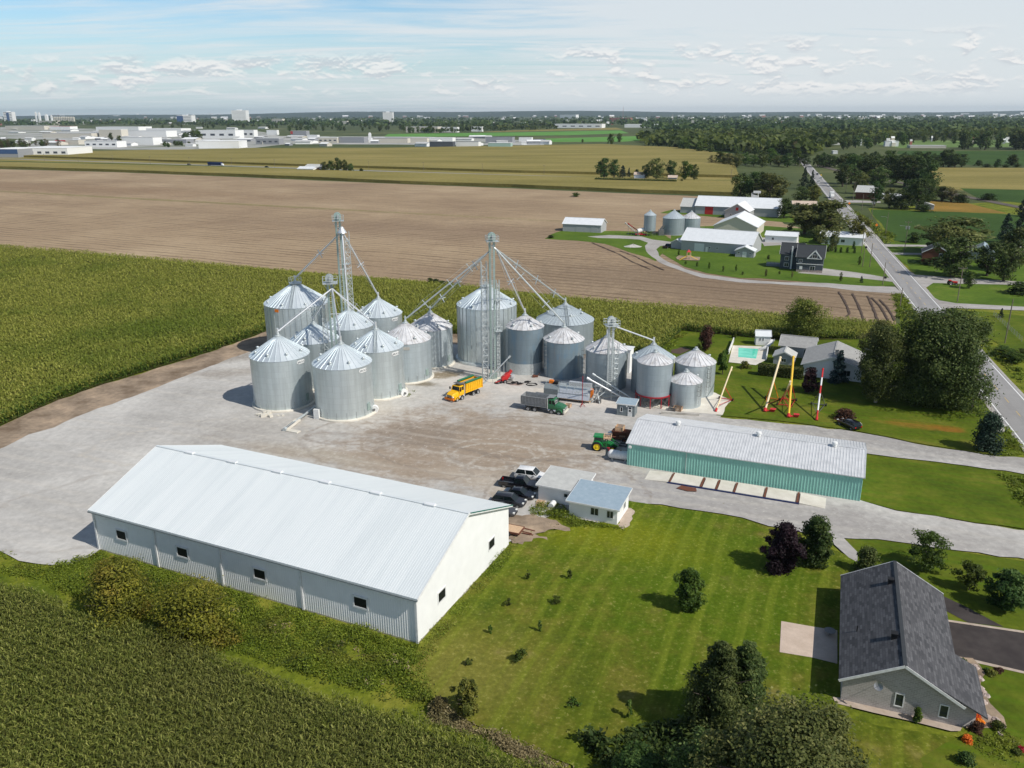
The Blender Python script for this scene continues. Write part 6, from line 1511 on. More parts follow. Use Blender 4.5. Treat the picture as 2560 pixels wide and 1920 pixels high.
crate('weathered wooden crate on the ground between the rusty machines', q(915, 720), .9, 1.0, mat='wood'); crate('grey pallet crate lying in the shade of the teal shed end', q(930, 900), 1.2, .45, mat='dull_metal')
m2 = MB(); m2.lathe([(.01, .75), (.45, .72), (.6, .5), (.6, .1), (.5, 0)], 14); tag(m2.build('white_tank', MATS['white_paint'], None, smooth=True, loc=tuple(q(560, 640) + V(0, 0, .4))), 'small white plastic tank behind the green tractor', 'tank')

# ---- grain dryer
zd = zoom(1340, 900, 7.373); a, b_ = zd(400, 745), zd(985, 815); d = (b_ - a); ang = math.atan2(d.y, d.x); L_ = d.length
t = thing('grain_dryer', 'long galvanised grain dryer standing between the dump truck and the silos', 'grain dryer', (a.x, a.y, 0), ang)
MB().box(-.2, L_ + .2, 0, .18, .45, .62).build('skid', MATS['new_wood'], t)
m2 = MB(); [m2.box(x_, x_ + .2, 0.05, 2.6, 0, .45) for x_ in (0.2, L_ * .33, L_ * .66, L_ - .4)]; m2.build('support', MATS['dull_metal'], t)
m2 = MB(); m2.loft([[V(x_, .15, .62), V(x_, 0.0, 1.5), V(x_, .55, 2.35), V(x_, .9, 3.05), V(x_, 1.8, 3.05), V(x_, 2.3, 2.3), V(x_, 2.6, 1.5), V(x_, 2.5, .62)] for x_ in (0, L_)]); m2.build('column_body', MATS['galv'], t)
m2 = MB(); m2.add([V(0, -.06, 1.52), V(L_, -.06, 1.52), V(L_, -.55, .85), V(0, -.55, .85), V(0, -.1, 1.48), V(L_, -.1, 1.48), V(L_, -.59, .82), V(0, -.59, .82)], [(0, 1, 2, 3), (4, 7, 6, 5), (2, 6, 7, 3), (0, 3, 7, 4), (1, 5, 6, 2)]); m2.build('lower_screen', MATS['bright_steel'], t)
for k in range(9):
    x_ = .25 + (L_ - .5) * k / 9; m2 = MB(); m2.loft([[V(x_ + .05, .05, 1.62), V(x_ + .05, -.02, 1.7), V(x_ + .05, .5, 2.38), V(x_ + .05, .56, 2.3)], [V(x_ + (L_ - .5) / 9 - .05, .05, 1.62), V(x_ + (L_ - .5) / 9 - .05, -.02, 1.7), V(x_ + (L_ - .5) / 9 - .05, .5, 2.38), V(x_ + (L_ - .5) / 9 - .05, .56, 2.3)]]); m2.build('side_panel', MATS['bright_steel'], t)
m2 = MB(); m2.box(L_ * .3, L_, .95, 1.75, 3.05, 3.75)
for k in range(12): x_ = L_ * .3 + (L_ * .7) * k / 12; m2.box(x_, x_ + .1, .90, .95, 3.05, 3.75)
m2.build('wet_bin', MATS['bright_steel'], t)
m2 = MB(); [m2.tube((-.1, y_, z_), (L_, y_, z_), .05, n=5) for y_, z_ in ((.5, 3.2), (.5, 3.6), (2.2, 3.2))]; [m2.tube((x_, .5, 2.6), (x_, .5, 3.6), .04, n=4) for x_ in (0, L_ * .25, L_ * .5, L_ * .75, L_)]; m2.build('handrail', MATS['galv'], t)
m2 = MB(); m2.loft([[V(x_, .1, .4), V(x_, 0, 2.2), V(x_, .8, 2.9), V(x_, 2.4, 2.9), V(x_, 2.6, .4)] for x_ in (-2.9, -.05)]); m2.build('fan_housing', MATS['grey_siding'], t)
m2 = MB(); m2.tube((-2.95, 1.3, 1.1), (-2.85, 1.3, 1.1), .8, n=20); m2.build('fan_inlet', MATS['black_plastic'], t, smooth=True)
m2 = MB(); m2.box(-2.2, -1.4, 1.2, 1.9, 2.9, 3.5); m2.build('burner', MATS['orange_paint'], t); m2 = MB(); m2.box(-1.2, -.4, .8, 1.8, 2.9, 3.4); m2.build('gas_valve_box', MATS['black_plastic'], t)
m2 = MB(); m2.box(L_ + .05, L_ + .5, .3, .9, 1.2, 2.9); m2.build('control_box', MATS['orange_paint'], t)
m2 = MB()
for (p0, p1, r_) in (((L_ + .1, .2, .5), (L_ + 1.2, .3, 3.0), .1), ((L_ + .6, 1.6, .3), (L_ + 1.9, 1.2, 3.4), .12), ((L_ + .2, 2.2, 3.0), (L_ + 1.8, 1.4, 3.4), .1), ((L_ + 1.9, .4, .2), (L_ + .8, 1.8, 2.8), .07), ((L_ * .55, -.8, 2.3), (L_ + .6, .2, 3.0), .09), ((L_ + .3, .3, .3), (L_ + 2.4, 2.0, 2.1), .08)): m2.tube(p0, p1, r_, n=7)
m2.build('pipework', MATS['galv'], t, smooth=True)
m2 = MB(); m2.tube((L_ + .9, 1.0, .0), (L_ + .9, 1.0, .9), .4, n=12); m2.box(L_ + 1.4, L_ + 2.0, .6, 1.3, .1, .9); m2.build('unload_motor', MATS['dull_metal'], t)
# jack stand in front
p = zd(848, 870); t = thing('tripod_mast', 'thin dark red mast on three feet in front of the grain dryer', 'mast', tuple(p)); MB().tube((0, 0, .4), (0, 0, 6.2), .07, n=6).build('pole', MATS['red_steel'], t)
for k in range(3): a_ = 2 * PI * k / 3; MB().beam((0, 0, .8), (.7 * math.cos(a_), .7 * math.sin(a_), 0), .08).build('leg', MATS['red_steel'], t)
# loading augers by the dryer
def tube_thing(name, label, cat, a, b_, r, mat, braces=()):
    t = thing(name, label, cat, (a[0], a[1], 0)); A0 = V(0, 0, a[2]); B0 = Vector(b_) - V(a[0], a[1], 0)
    m2 = MB(); m2.tube(A0, B0, r, n=12); m2.build('tube', MATS[mat], t, smooth=True)
    m2 = MB(); dd = (B0 - A0).normalized(); m2.tube(B0 - dd * .15, B0 + dd * .5, r * 1.7, n=10); m2.tube(A0 - dd * .3, A0 + dd * .3, r * 1.8, n=10); m2.build('end_cap', MATS[mat], t, smooth=True)
    m2 = MB(); m2.tube(A0.lerp(B0, .35) - V(0, 0, r), V(A0.lerp(B0, .35).x, A0.lerp(B0, .35).y, 0), .06, n=5); m2.tube(A0.lerp(B0, .8) - V(0, 0, r), V(A0.lerp(B0, .8).x, A0.lerp(B0, .8).y, 0), .06, n=5); m2.build('support', MATS['galv'], t)
    return t
tube_thing('conveyor_tube', 'white conveyor tube sloping from the dryer down towards the weigh hut', 'conveyor', zd(1610, 700, .6), zd(975, 350, 4.6), .17, 'bright_steel')
tube_thing('conveyor_tube', 'grey conveyor tube behind the white one, sloping to the hopper silo', 'conveyor', zd(1790, 720, .6), zd(1080, 280, 4.6), .15, 'galv')
m2 = MB(); m2.lathe([(.3, 0), (.75, .5), (.75, .9), (.2, 1.3)], 12); tag(m2.build('funnel', MATS['bright_steel'], None, smooth=True, loc=tuple(zd(1425, 640))), 'shiny round funnel under the white conveyor tube', 'funnel')
p = zd(1400, 650); m2 = MB(); m2.box(-2.0, 1.6, -1.2, 1.4, 0, .15); tag(m2.build('concrete_pad', MATS['concrete'], None, loc=tuple(p), rot=GA), 'grey concrete slab at the foot of the small elevator tower', 'slab')
crate('pale new wooden box on the ground beside the green truck bonnet', zd(590, 880), 1.0, .75)

# ---- red machine with black hoses
p = q6(1130, 470); t = thing('grain_vacuum', 'red machine with black coiled hoses below the middle silos', 'farm machine', tuple(p), R_(20))
m2 = MB(); m2.loft([sect(-.9, .5, .5, 1.2), sect(.2, .6, .7, 2.0), sect(.9, .4, 1.4, 2.3)]); m2.build('housing', MATS['red_paint'], t, smooth=True)
m2 = MB(); m2.tube((.7, 0, 1.8), (1.3, 0, 2.6), .35, n=10); m2.build('chute', MATS['red_paint'], t, smooth=True)
for y_ in (-.7, .7): wheel(t, -.3, y_, .42, .25, 'rim_grey')
m2 = MB(); m2.lathe([(.01, .5), (.5, .5), (.62, .9), (.5, 1.5), (.01, 1.6)], 14, cx=1.6, cy=.5); m2.build('air_tank', MATS['bright_steel'], t, smooth=True)
m2 = MB(); m2.beam((-.9, 0, .6), (-2.3, -.3, .4), .14); m2.build('drawbar', MATS['red_paint'], t)
for (px, py, rr, lb) in ((1010, 490, .7, 'left of the red machine'), (1210, 488, .95, 'in front of the red machine'), (1270, 480, .7, 'right of the red machine'), (1530, 512, 1.05, 'stretched out right of the red machine')):
    p = q6(px, py); m2 = MB()
    for k in range(2):
        pts = [V((rr - .12 * k) * math.cos(2 * PI * i / 20) * 1.1, (rr - .12 * k) * math.sin(2 * PI * i / 20) * .8, .12 + .12 * k + .06 * math.sin(i)) for i in range(21)]; m2.path(pts, .085, 6)
    tag(m2.build('coiled_hose', MATS['black_plastic'], None, loc=tuple(p), smooth=True), 'black coiled hose lying %s' % lb, 'hose')
for (px, py, lb) in ((1460, 478, 'with a bent hose end'), (1345, 505, 'nearest the red machine')):
    p = q6(px, py); m2 = MB(); m2.box(-.5, .4, -.25, .25, .05, .45); m2.tube((.4, 0, .25), (.9, .2, .2), .12, n=7); tag(m2.build('hose_fitting', MATS['black_plastic'], None, loc=tuple(p), rot=.4), 'black hose fitting on the pale slab, %s' % lb, 'fitting')
# pipe leaning from the middle tower
a, b_ = q6(800, 500), q6(945, 290)
tube_thing('conveyor_tube', 'thin grey pipe leaning from the yellow truck to the middle tower', 'pipe', (a.x, a.y, .3), at(1080 + 1180 / 6.144, 880 + 85 / 6.144, 5.4), .12, 'galv')
p = q6(1590, 395); m2 = MB(); m2.box(-.6, .5, -.3, .3, .2, .5); m2.tube((-.4, -.4, .3), (-.4, .4, .3), .3, n=10); m2.beam((.4, 0, .4), (.9, 0, 1.0), .1); tag(m2.build('auger_drive', MATS['rust'], None, loc=tuple(p)), 'rusty red drive unit at the foot of the tall blue stained silo', 'motor')

# ---- blocks, electric box, small auger by the front silos
zA = zoom(640, 820, 5.53)
for i, (px, py, s_) in enumerate(((60, 1220, .7), (100, 1235, .8), (150, 1222, .75), (200, 1240, .7), (15, 1215, .5), (305, 1225, .4), (375, 1225, .4), (120, 1190, .6), (180, 1200, .7))):
    p = zA(px, py); m2 = MB(); m2.box(-s_ / 2, s_ / 2, -s_ / 2, s_ / 2, 0, s_ * .8); o = m2.build('concrete_block', MATS['pale_concrete'], None, loc=tuple(p), rot=.3 * i); o['group'] = 'loose concrete blocks at the foot of the front left silo'
    tag(o, 'loose concrete block at the foot of the front left silo', 'block')
p = zA(845, 1265); t = thing('electric_cabinet', 'white electric cabinet at the left foot of the nearest silo', 'cabinet', tuple(p), R_(-20)); MB().box(-.55, .55, -.2, .2, .1, 2.0).build('cabinet', MATS['white_paint'], t); MB().box(-.5, .5, -.15, .15, 0, .1).build('plinth', MATS['concrete'], t)
a, b_ = zA(400, 1400, .4), zA(850, 1080, .6); a.z = .4; b_.z = .8
t = tube_thing('floor_conveyor', 'low grey conveyor with pale chute crossing between the two front silos', 'conveyor', a, b_, .22, 'galv')
dd = (b_ - a).normalized(); m2 = MB(); m2.beam(V(0, 0, .35), dd * 4.6 + V(0, 0, .35), 1.0, .4); m2.build('trough', MATS['pale_concrete'], t)
m2 = MB(); m2.beam(V(0, 0, .58) + dd * .5, dd * 3.2 + V(0, 0, .58), .6, .04); m2.build('grating', MATS['dull_metal'], t)
p = zA(530, 1440); m2 = MB(); m2.box(-1.3, 1.1, -.7, .4, 0, .35); tag(m2.build('concrete_ramp', MATS['pale_concrete'], None, loc=tuple(p), rot=GA), 'pale concrete block beside the low conveyor end', 'block')
for i, (P_, lb) in enumerate(((zA(1650, 1190), 'nearest silo'), (zA(2060, 960), 'silo tight behind the nearest one'))):
    t = thing('aeration_fan', 'pale fan housing at the right foot of the %s' % lb, 'fan', tuple(P_ + V(-.2, .6, 0)), R_(30 * i)); m2 = MB(); m2.tube((0, -.3, .8), (0, .3, .8), .75, n=18); m2.build('housing', MATS['white_paint'], t, smooth=True); MB().box(-.75, -.1, -.25, .25, .2, .9).build('outlet', MATS['white_paint'], t); MB().tube((0, -.6, .8), (0, -.3, .8), .22).build('motor', MATS['dull_metal'], t)


# ---- portable augers on the lawn
def portable(label, foot, wheels_px, tip_px, r, tube_mat, frame_mat, hopper=True, second=None, stripes=False):
    foot = Vector(foot); wl = Vector(wheels_px); d = (wl - foot); d.z = 0; dn = d.normalized()
    best = None
    for k in range(10, 220):
        h = k * .05; q_ = at(tip_px[0], tip_px[1], h); e = abs(h - .6 * math.hypot((q_ - foot).x, (q_ - foot).y))
        if best is None or e < best[0]: best = (e, h, q_)
    _, h, tip = best; ang = math.atan2((tip - foot).y, (tip - foot).x); L_ = math.hypot((tip - foot).x, (tip - foot).y); pass
    t = thing('portable_auger', label, 'auger', (foot.x, foot.y, 0), ang, 'portable augers parked on the lawn')
    A0, B0 = V(0, 0, .35), V(L_, 0, h)
    if stripes:
        for k in range(6): m2 = MB(); m2.tube(A0.lerp(B0, k / 6), A0.lerp(B0, (k + 1) / 6), r, n=12); m2.build('tube', MATS['red_paint' if k in (0, 3, 5) and k != 5 or k == 0 else 'white_paint'] if k not in (5,) else MATS['red_paint'], t, smooth=True)
    else:
        m2 = MB(); m2.tube(A0, B0, r, n=12); m2.build('tube', MATS[tube_mat], t, smooth=True)
    m2 = MB(); dd = (B0 - A0).normalized(); m2.tube(B0, B0 + dd * .35, r * 1.3, n=10); m2.tube(B0 + dd * .1, B0 + dd * .1 - V(0, 0, .6), r, n=8); m2.build('spout', MATS[tube_mat if not stripes else 'red_paint'], t, smooth=True)
    m2 = MB(); m2.tube(A0 - dd * .3, A0 + dd * .5, r * 1.6, n=10); m2.build('intake', MATS['red_paint'], t, smooth=True)
    wx = d.length; fr = .55
    m2 = MB(); m2.beam((wx, -1.25, .35), (wx, 1.25, .35), .14)
    pj = A0.lerp(B0, fr)
    for s_ in (-1, 1): m2.beam((wx, s_ * 1.15, .35), pj + V(0, s_ * .12, -r), .09); m2.beam((wx, s_ * 1.1, .35), A0.lerp(B0, .12) + V(0, s_ * .1, 0), .08)
    m2.build('undercarriage', MATS[frame_mat], t)
    for s_ in (-1, 1): wheel(t, wx, s_ * 1.35, .34, .2, 'red_paint' if not stripes else 'rim_grey')
    if hopper:
        m2 = MB(); m2.tube((0, 0, .35), (.5, -1.2, .35), .16, n=8); m2.loft([[V(.3, -1.6, .15), V(.9, -1.6, .15), V(.9, -1.0, .15), V(.3, -1.0, .15)], [V(.1, -1.85, .7), V(1.1, -1.85, .7), V(1.1, -.85, .7), V(.1, -.85, .7)]]); m2.build('swing_hopper', MATS['red_paint'], t)
    return t


K = lambda x_, y_: (1600 + x_ / 3.456, 760 + y_ / 3.456)
portable('cream grain auger with red wheels beside the broad pale silo', zk(655, 935), zk(722, 830), K(790, 555), .14, 'cream_paint', 'red_paint', False)
portable('pale yellow grain auger, left one of the yellow pair on the lawn', zk(1078, 935), zk(1140, 830), K(1210, 470), .2, 'cream_paint', 'orange_paint')
portable('bright yellow grain auger with red swing hopper, right one of the yellow pair', zk(1282, 985), zk(1295, 838), K(1325, 465), .21, 'auger_yellow', 'red_paint')
portable('short cream auger tube standing behind the bright yellow auger', zk(1240, 825), zk(1262, 770), K(1298, 672), .15, 'cream_paint', 'red_paint', False)
portable('red and white banded auger nearest the black car', zk(1525, 1010), zk(1545, 880), K(1580, 570), .15, 'white_paint', 'dull_metal', False, stripes=True)

# flatbed trailer and odd bits near the big shed
p = zo(440, 1020); t = thing('flatbed_trailer', 'low flatbed trailer with wooden deck behind the white gable of the big shed', 'trailer', tuple(p), R_(-22))
MB().box(-3.4, 1.1, -.95, .95, .62, .72).build('deck', MATS['new_wood'], t); m2 = MB(); [m2.box(-3.5, 1.2, s_ * 1.0 - .05, s_ * 1.0 + .05, .5, .75) for s_ in (-1, 1)]; m2.box(1.12, 1.22, -1.0, 1.0, .5, .75); m2.beam((1.2, 0, .6), (2.6, 0, .5), .1); m2.build('frame', MATS['rust'], t)
for x_ in (-1.2, -.3):
    for y_ in (-1.1, 1.1): wheel(t, x_, y_, .33, .2)
for i, (x0_, y0_, x1_, y1_) in enumerate(((330, 905, 720, 1005), (560, 1030, 700, 1060))):
    m2 = MB(); m2.beam(zo(x0_, y0_) + V(0, 0, .15), zo(x1_, y1_) + V(0, 0, .15), .2, .2); tag(m2.build('steel_beam', MATS['rust'], None), ('long' if i == 0 else 'short') + ' rusty steel beam on the ground beside the flatbed trailer', 'beam')
p = zo(940, 690); m2 = MB(); m2.tube((-.2, 0, .42), (1.0, .15, .42), .42, n=16); tag(m2.build('water_tank', MATS['white_paint'], None, smooth=True, loc=tuple(p), rot=R_(60)), 'white drum lying on the grass below the office annex', 'tank')
for i, (x_, y_) in enumerate(((800, 610), (790, 655))):
    p = zo(x_, y_); m2 = MB()
    for k in range(5): m2.box(-.6, .6, -.6 + k * .27, -.45 + k * .27, .16, .2)
    for k in (-.55, -.05, .45): m2.box(k, k + .1, -.6, .6, 0, .16)
    tag(m2.build('wooden_pallet', MATS['new_wood'], None, loc=tuple(p), rot=R_(-20 + 12 * i)), ('upper' if i == 0 else 'lower') + ' pale wooden pallet at the corner of the office annex', 'pallet')
p = zd(1690, 290); t = thing('white_cabin', 'narrow white cabin seen between the stained silo and the hopper silo', 'cabin', (p.x - .4, p.y + 3.2, 0), GA); MB().box(-1.6, 1.6, -1.4, 1.4, 0, 5.2).build('wall', MATS['white_wall'], t); MB().box(-1.8, 1.8, -1.6, 1.6, 5.2, 5.35).build('roof', MATS['white_sheet'], t); window(t, 'F', 3.2, 2.8, 2.4, 3.4, .7, 1.1).location = (-1.6, -1.4, 0)
for i, (x_, y_, s_) in enumerate(((640, 1135, 1.6), (560, 1150, 1.1))):
    zq = zoom(1340, 780, 4.608); p = zq(1570 + i * 60, 1140); crate(('wire cage crate' if i == 0 else 'wooden crate full of scrap') + ' in front of the smallest silo', p, 1.2 + .3 * i, .8, mat='wood' if i else 'dull_metal')
zq = zoom(1340, 780, 4.608); m2 = MB(); m2.beam(zq(1440, 1180) + V(0, 0, .3), zq(1880, 1205) + V(0, 0, .3), .3, .6); tag(m2.build('retaining_wall', MATS['concrete'], None), 'low concrete wall between the smallest silo and the teal shed', 'wall')
p = zq(1585, 690); m2 = MB(); m2.tube((0, 0, .6), (0, 1.6, .6), .65, n=16); tag(m2.build('white_tank', MATS['white_paint'], None, smooth=True, loc=(p.x, p.y, 2.0)), 'white drum beside the dark roofed silo', 'tank')


# ================================================================== trees
ZR = lambda x_, y_: (1700 + x_ / 2.572, 1280 + y_ / 2.572)
def px_tree(label, bx, by, hp_, wp_, kind, mat, n, leaf, zb=.15, seed=None, cat='tree', name=None, lumps=34, group=None, bark='bark', hs=1.0, aspect=.6, limbs=7):
    p = at(bx, by); k = mpp(p) ; w_ = wp_ * k; h = (hp_ * k * 1.06 - w_ * .16) * hs
    return make_tree(kind, h, w_, mat, n, leaf, label, cat, tuple(p), seed if seed is not None else int(bx + by), zb, lumps, name, group, bark, limbs, aspect)


# lawn and gardens near the camera
px_tree('small round yellowing tree alone on the mown lawn', 1721, 1528, 112, 82, 'round', 'leaf_mid', 11000, .13, .1, lumps=60, name='lawn_tree')
px_tree('round dark purple maple on the lawn beside the lane', 1953, 1427, 122, 104, 'round', 'leaf_purple', 17000, .14, .03, lumps=60, name='purple_maple')
px_tree('dark green maple right behind the purple one', 2036, 1412, 122, 96, 'round', 'leaf_dark', 15000, .14, .08, lumps=60, name='maple_tree')
px_tree('small golden green tree against the corner of the shingle roof', 2165, 1432, 64, 64, 'bush', 'leaf_maple', 5500, .12, .05, name='small_tree')
px_tree('wind bent open tree between lane and shingle roof', 2314, 1427, 102, 124, 'loose', 'leaf_mid', 6500, .13, .2, lumps=26, name='small_tree')
px_tree('small round tree on the right lawn, nearer the wind bent one', 2422, 1478, 70, 68, 'round', 'leaf_mid', 4800, .12, .2, name='small_tree')
px_tree('round maple on the lawn at the right edge', 2510, 1527, 102, 96, 'round', 'leaf_dark', 10000, .14, .18, lumps=50, name='maple_tree')
px_tree('broad dark evergreen shrub beside the road junction', 2466, 1128, 88, 76, 'bush', 'leaf_conifer', 6000, .2, .0, cat='shrub', name='evergreen_shrub')
px_tree('huge broad maple beside the road, largest crown right of the pale bungalow', 2332, 1008, 228, 268, 'round', 'leaf_maple', 80000, .21, .04, lumps=130, name='maple_tree')
px_tree('tall drooping birch with white trunk between the pale bungalow and the huge maple', 2188, 1008, 186, 126, 'weep', 'leaf_maple', 24000, .16, .12, lumps=90, bark='pale_bark', name='birch_tree')
px_tree('blue green tree behind the birch', 2182, 965, 150, 100, 'round', 'leaf_silver', 16000, .17, .1, lumps=70, name='willow_tree')
px_tree('small blue spruce in front of the pale bungalow', 2094, 958, 82, 50, 'cone', 'leaf_spruce', 5000, .17, .02, lumps=60, name='spruce_tree')
px_tree('dark purple shrub tree at the end of the clipped hedge', 2022, 985, 64, 48, 'round', 'leaf_purple', 3500, .18, .1, name='purple_tree')
px_tree('yellow green willow behind the left wing of the pale bungalow', 2004, 852, 112, 130, 'weep', 'leaf_yellow', 16000, .19, .08, lumps=80, name='willow_tree')
px_tree('copper red plum tree by the vegetable beds', 1763, 878, 66, 48, 'column', 'leaf_bronze', 4200, .18, .1, name='plum_tree')
px_tree('green bush under the copper red plum tree', 1747, 884, 26, 26, 'bush', 'leaf_mid', 1000, .17, .0, cat='bush', name='garden_bush')
px_tree('round young tree on a bare trunk left of the pool', 1806, 938, 64, 34, 'round', 'leaf_mid', 3000, .17, .24, name='young_tree')
px_tree('low spiky bush on the lawn below the pool', 1861, 922, 22, 30, 'bush', 'leaf_yellow', 700, .2, .0, cat='bush', name='garden_bush')
px_tree('tiny bush in the garden grass behind the pool', 1835, 846, 18, 14, 'bush', 'leaf_mid', 500, .2, .0, cat='bush', name='garden_bush')
px_tree('low weeping purple tree beside the lone black car', 2110, 1050, 34, 68, 'bush', 'leaf_bronze', 2600, .16, .02, cat='tree', name='weeping_tree')
px_tree('golden sumac shrub, left one of the pair in front of the big white shed', 303, 1545, 150, 205, 'bush', 'leaf_sumac', 20000, .16, .0, cat='bush', name='sumac_shrub', lumps=46, aspect=.42)
px_tree('golden sumac shrub, right one of the pair in front of the big white shed', 490, 1598, 158, 235, 'bush', 'leaf_sumac', 22000, .16, .0, cat='bush', name='sumac_shrub', lumps=46, aspect=.42)
px_tree('yellow leaved young tree at the edge of the lawn and the maize', 1168, 1788, 105, 84, 'loose', 'leaf_yellow', 4500, .115, .05, name='young_tree', lumps=26)
px_tree('brownish bush next to the yellow young tree at the lawn edge', 1100, 1780, 40, 60, 'bush', 'leaf_brown', 3000, .11, .0, cat='bush', name='brown_bush')
px_tree('pointed dark tree, left one of the trees left of the shingle roof house', 1788, 1840, 290, 200, 'cone', 'leaf_maple', 34000, .13, .02, lumps=110, hs=.88, name='evergreen_tree', aspect=.4)
px_tree('pointed dark tree close to the patio, right one of the dark pair', 1848, 1825, 280, 190, 'cone', 'leaf_maple', 34000, .13, .02, lumps=110, hs=.86, name='evergreen_tree', aspect=.4)
px_tree('large grey green maple at the bottom edge in front of the brick bungalow', 1965, 2150, 400, 470, 'round', 'leaf_silver', 100000, .135, .12, lumps=75, hs=.97, name='maple_tree', seed=77)
px_tree('pale leaved tree cut by the bottom edge, left of the large maple', 1765, 2060, 235, 200, 'round', 'leaf_maple', 26000, .14, .12, lumps=90, name='silver_tree')
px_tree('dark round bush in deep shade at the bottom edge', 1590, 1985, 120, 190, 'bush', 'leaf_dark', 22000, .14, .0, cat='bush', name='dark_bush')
px_tree('clipped green bush against the brick gable wall', 2291, 1806, 36, 22, 'column', 'leaf_mid', 2400, .1, .0, cat='bush', name='garden_bush')
for i, (x_, y_, hp_, wp_) in enumerate(((855, 405, 30, 14), (1140, 400, 30, 16), (725, 578, 22, 22), (1045, 565, 28, 30), (605, 765, 26, 12), (935, 750, 32, 12), (800, 950, 44, 50), (455, 975, 22, 22), (1160, 1245, 26, 34), (1528, 1325, 46, 22))):
    where = ['nearest the office, left', 'nearest the office, right', 'beside the low thin one, left', 'with wide thin branches in the second row', 'nearest the shed corner', 'with a slim leafy top in the middle', 'widest and darkest of them', 'short and dark by the weeds', 'lowest and leaning', 'tallest, by the shade of the big trees'][i]
    px_tree('young fruit tree on the lawn, ' + where, 1000 + x_ / 2.676, 1300 + y_ / 2.676, hp_, wp_ * 1.3, 'loose', 'leaf_mid', 420 if wp_ < 40 else 900, .09, .15, name='fruit_sapling', group='young fruit trees on the big lawn', lumps=9)
for i, (x_, y_, m_, hp_, lb) in enumerate(((1890, 1330, 'flower_orange', 16, 'orange flowers at the corner of the brick bungalow'), (1925, 1365, 'flower_orange', 14, 'orange flowers beside the dark red shrub'), (1905, 1410, 'leaf_bronze', 24, 'dark red shrub between the orange flowers'), (1840, 1480, 'flower_orange', 18, 'orange flower clump on the lawn below the dark red shrub'), (1895, 1290, 'leaf_mid', 22, 'round green shrub by the rock bed'), (1815, 985, 'leaf_dark', 18, 'clipped round shrub at the edge of the asphalt driveway'),
        (1760, 965, 'flower_red', 12, 'red flowers against the driveway side of the bungalow'), (2005, 1055, 'leaf_yellow', 18, 'golden shrub in the rock bed by the driveway'), (2050, 1035, 'leaf_bronze', 15, 'purple red shrub in the rock bed by the driveway'), (1970, 1030, 'leaf_mid', 12, 'small green shrub in the rock bed by the driveway'), (1830, 1620, 'leaf_dark', 34, 'dark green shrub at the bottom of the garden'), (2040, 1400, 'leaf_mid', 22, 'bushy green shrub below the rock bed'), (2160, 1560, 'leaf_mid', 16, 'low green plants in the bottom right garden'), (2190, 1540, 'flower_red', 12, 'small red flowers in the bottom right garden'))):
    px_tree(lb, *ZR(x_, y_), hp_, hp_ * 1.7, 'bush', m_, 1500, .09, .0, cat='flowers' if 'flower' in m_ else 'bush', name='flower_clump' if 'flower' in m_ else 'garden_shrub', lumps=16)
g = np.random.default_rng(3)
ROCKS = []
for i in range(34):
    f = g.uniform(0, 1); x_ = np.interp(f, [0, .25, .5, .75, 1], [1875, 1900, 1900, 1960, 2090]) + g.normal(0, 16); y_ = np.interp(f, [0, .25, .5, .75, 1], [985, 1070, 1150, 1260, 1440]) + g.normal(0, 10)
    p = zr(x_, y_); s_ = g.uniform(.25, .6); m2 = MB(); m2.lathe([(.01, -.2 * s_), (s_ * .9, 0), (s_, .3 * s_), (s_ * .6, .75 * s_), (.01, .85 * s_)], 7)
    m2.v = [(a * (1 + g.normal(0, .15)), b_ * (1 + g.normal(0, .15)), c_ * (1 + g.normal(0, .12))) for a, b_, c_ in m2.v]
    o = m2.build('garden_rock', MATS['rock'], None, loc=tuple(p), rot=g.uniform(0, 6)); tag(o, 'pinkish rock in the garden bed right of the brick bungalow', 'rock', 'rocks edging the garden bed')
weeds('ground_cover', P2(zr, (1880, 1480), (2060, 1420), (2212, 1480), (2260, 1700), (1860, 1700)), 5000, .35, 'bright green ground cover plants in the bottom right garden', size=.12, cl=.3, seed=21)

# ---- prototypes for the copies
def proto(kind, mat, n, leaf, seed, zb=.1, lumps=30, bark='bark', cat='tree'):
    t = make_tree(kind, 1.0, 1.0, mat, n, leaf, '', cat, (0, 0, 0), seed, zb, lumps, 'tree', None, bark, limbs=4)
    t['__proto'] = 1
    return t
PR = {k: [proto(*a, seed=s, **kw) for s in (1, 2)] for k, a, kw in (
    ('dark', ('round', 'leaf_dark', 3600, .027), {}), ('mid', ('round', 'leaf_mid', 3600, .027), {}), ('silver', ('round', 'leaf_silver', 4000, .026), {}), ('maple', ('round', 'leaf_maple', 4000, .026), {}),
    ('conifer', ('cone', 'leaf_conifer', 2200, .032), dict(zb=.03, lumps=60)), ('yellow', ('round', 'leaf_yellow', 3600, .027), {}), ('brown', ('loose', 'leaf_brown', 1100, .03), {}), ('bush', ('bush', 'leaf_dark', 1500, .045), dict(zb=.0)), ('far', ('round', 'leaf_maple', 900, .055), {}), ('farmid', ('round', 'leaf_mid', 900, .055), {}))}


def plant(kind, p, h, w_, label, group=None, name='tree', cat='tree'):
    src = random.choice(PR[kind]); t = copy_tree(src)
    if '__proto' in t: del t['__proto']
    t.name = name; t.location = (p[0], p[1], 0); t.scale = (w_, w_, h); t.rotation_euler = (0, 0, random.uniform(0, 6.28))
    tag(t, label, cat, group); return t


def ptree(kind, x_, y_, hp_, wp_, label, **kw):
    p = at(x_, y_); k = mpp(p); return plant(kind, p, max(hp_ * k * 1.12 - wp_ * k * .14, hp_ * k * .75), wp_ * k * 1.12, label, **kw)


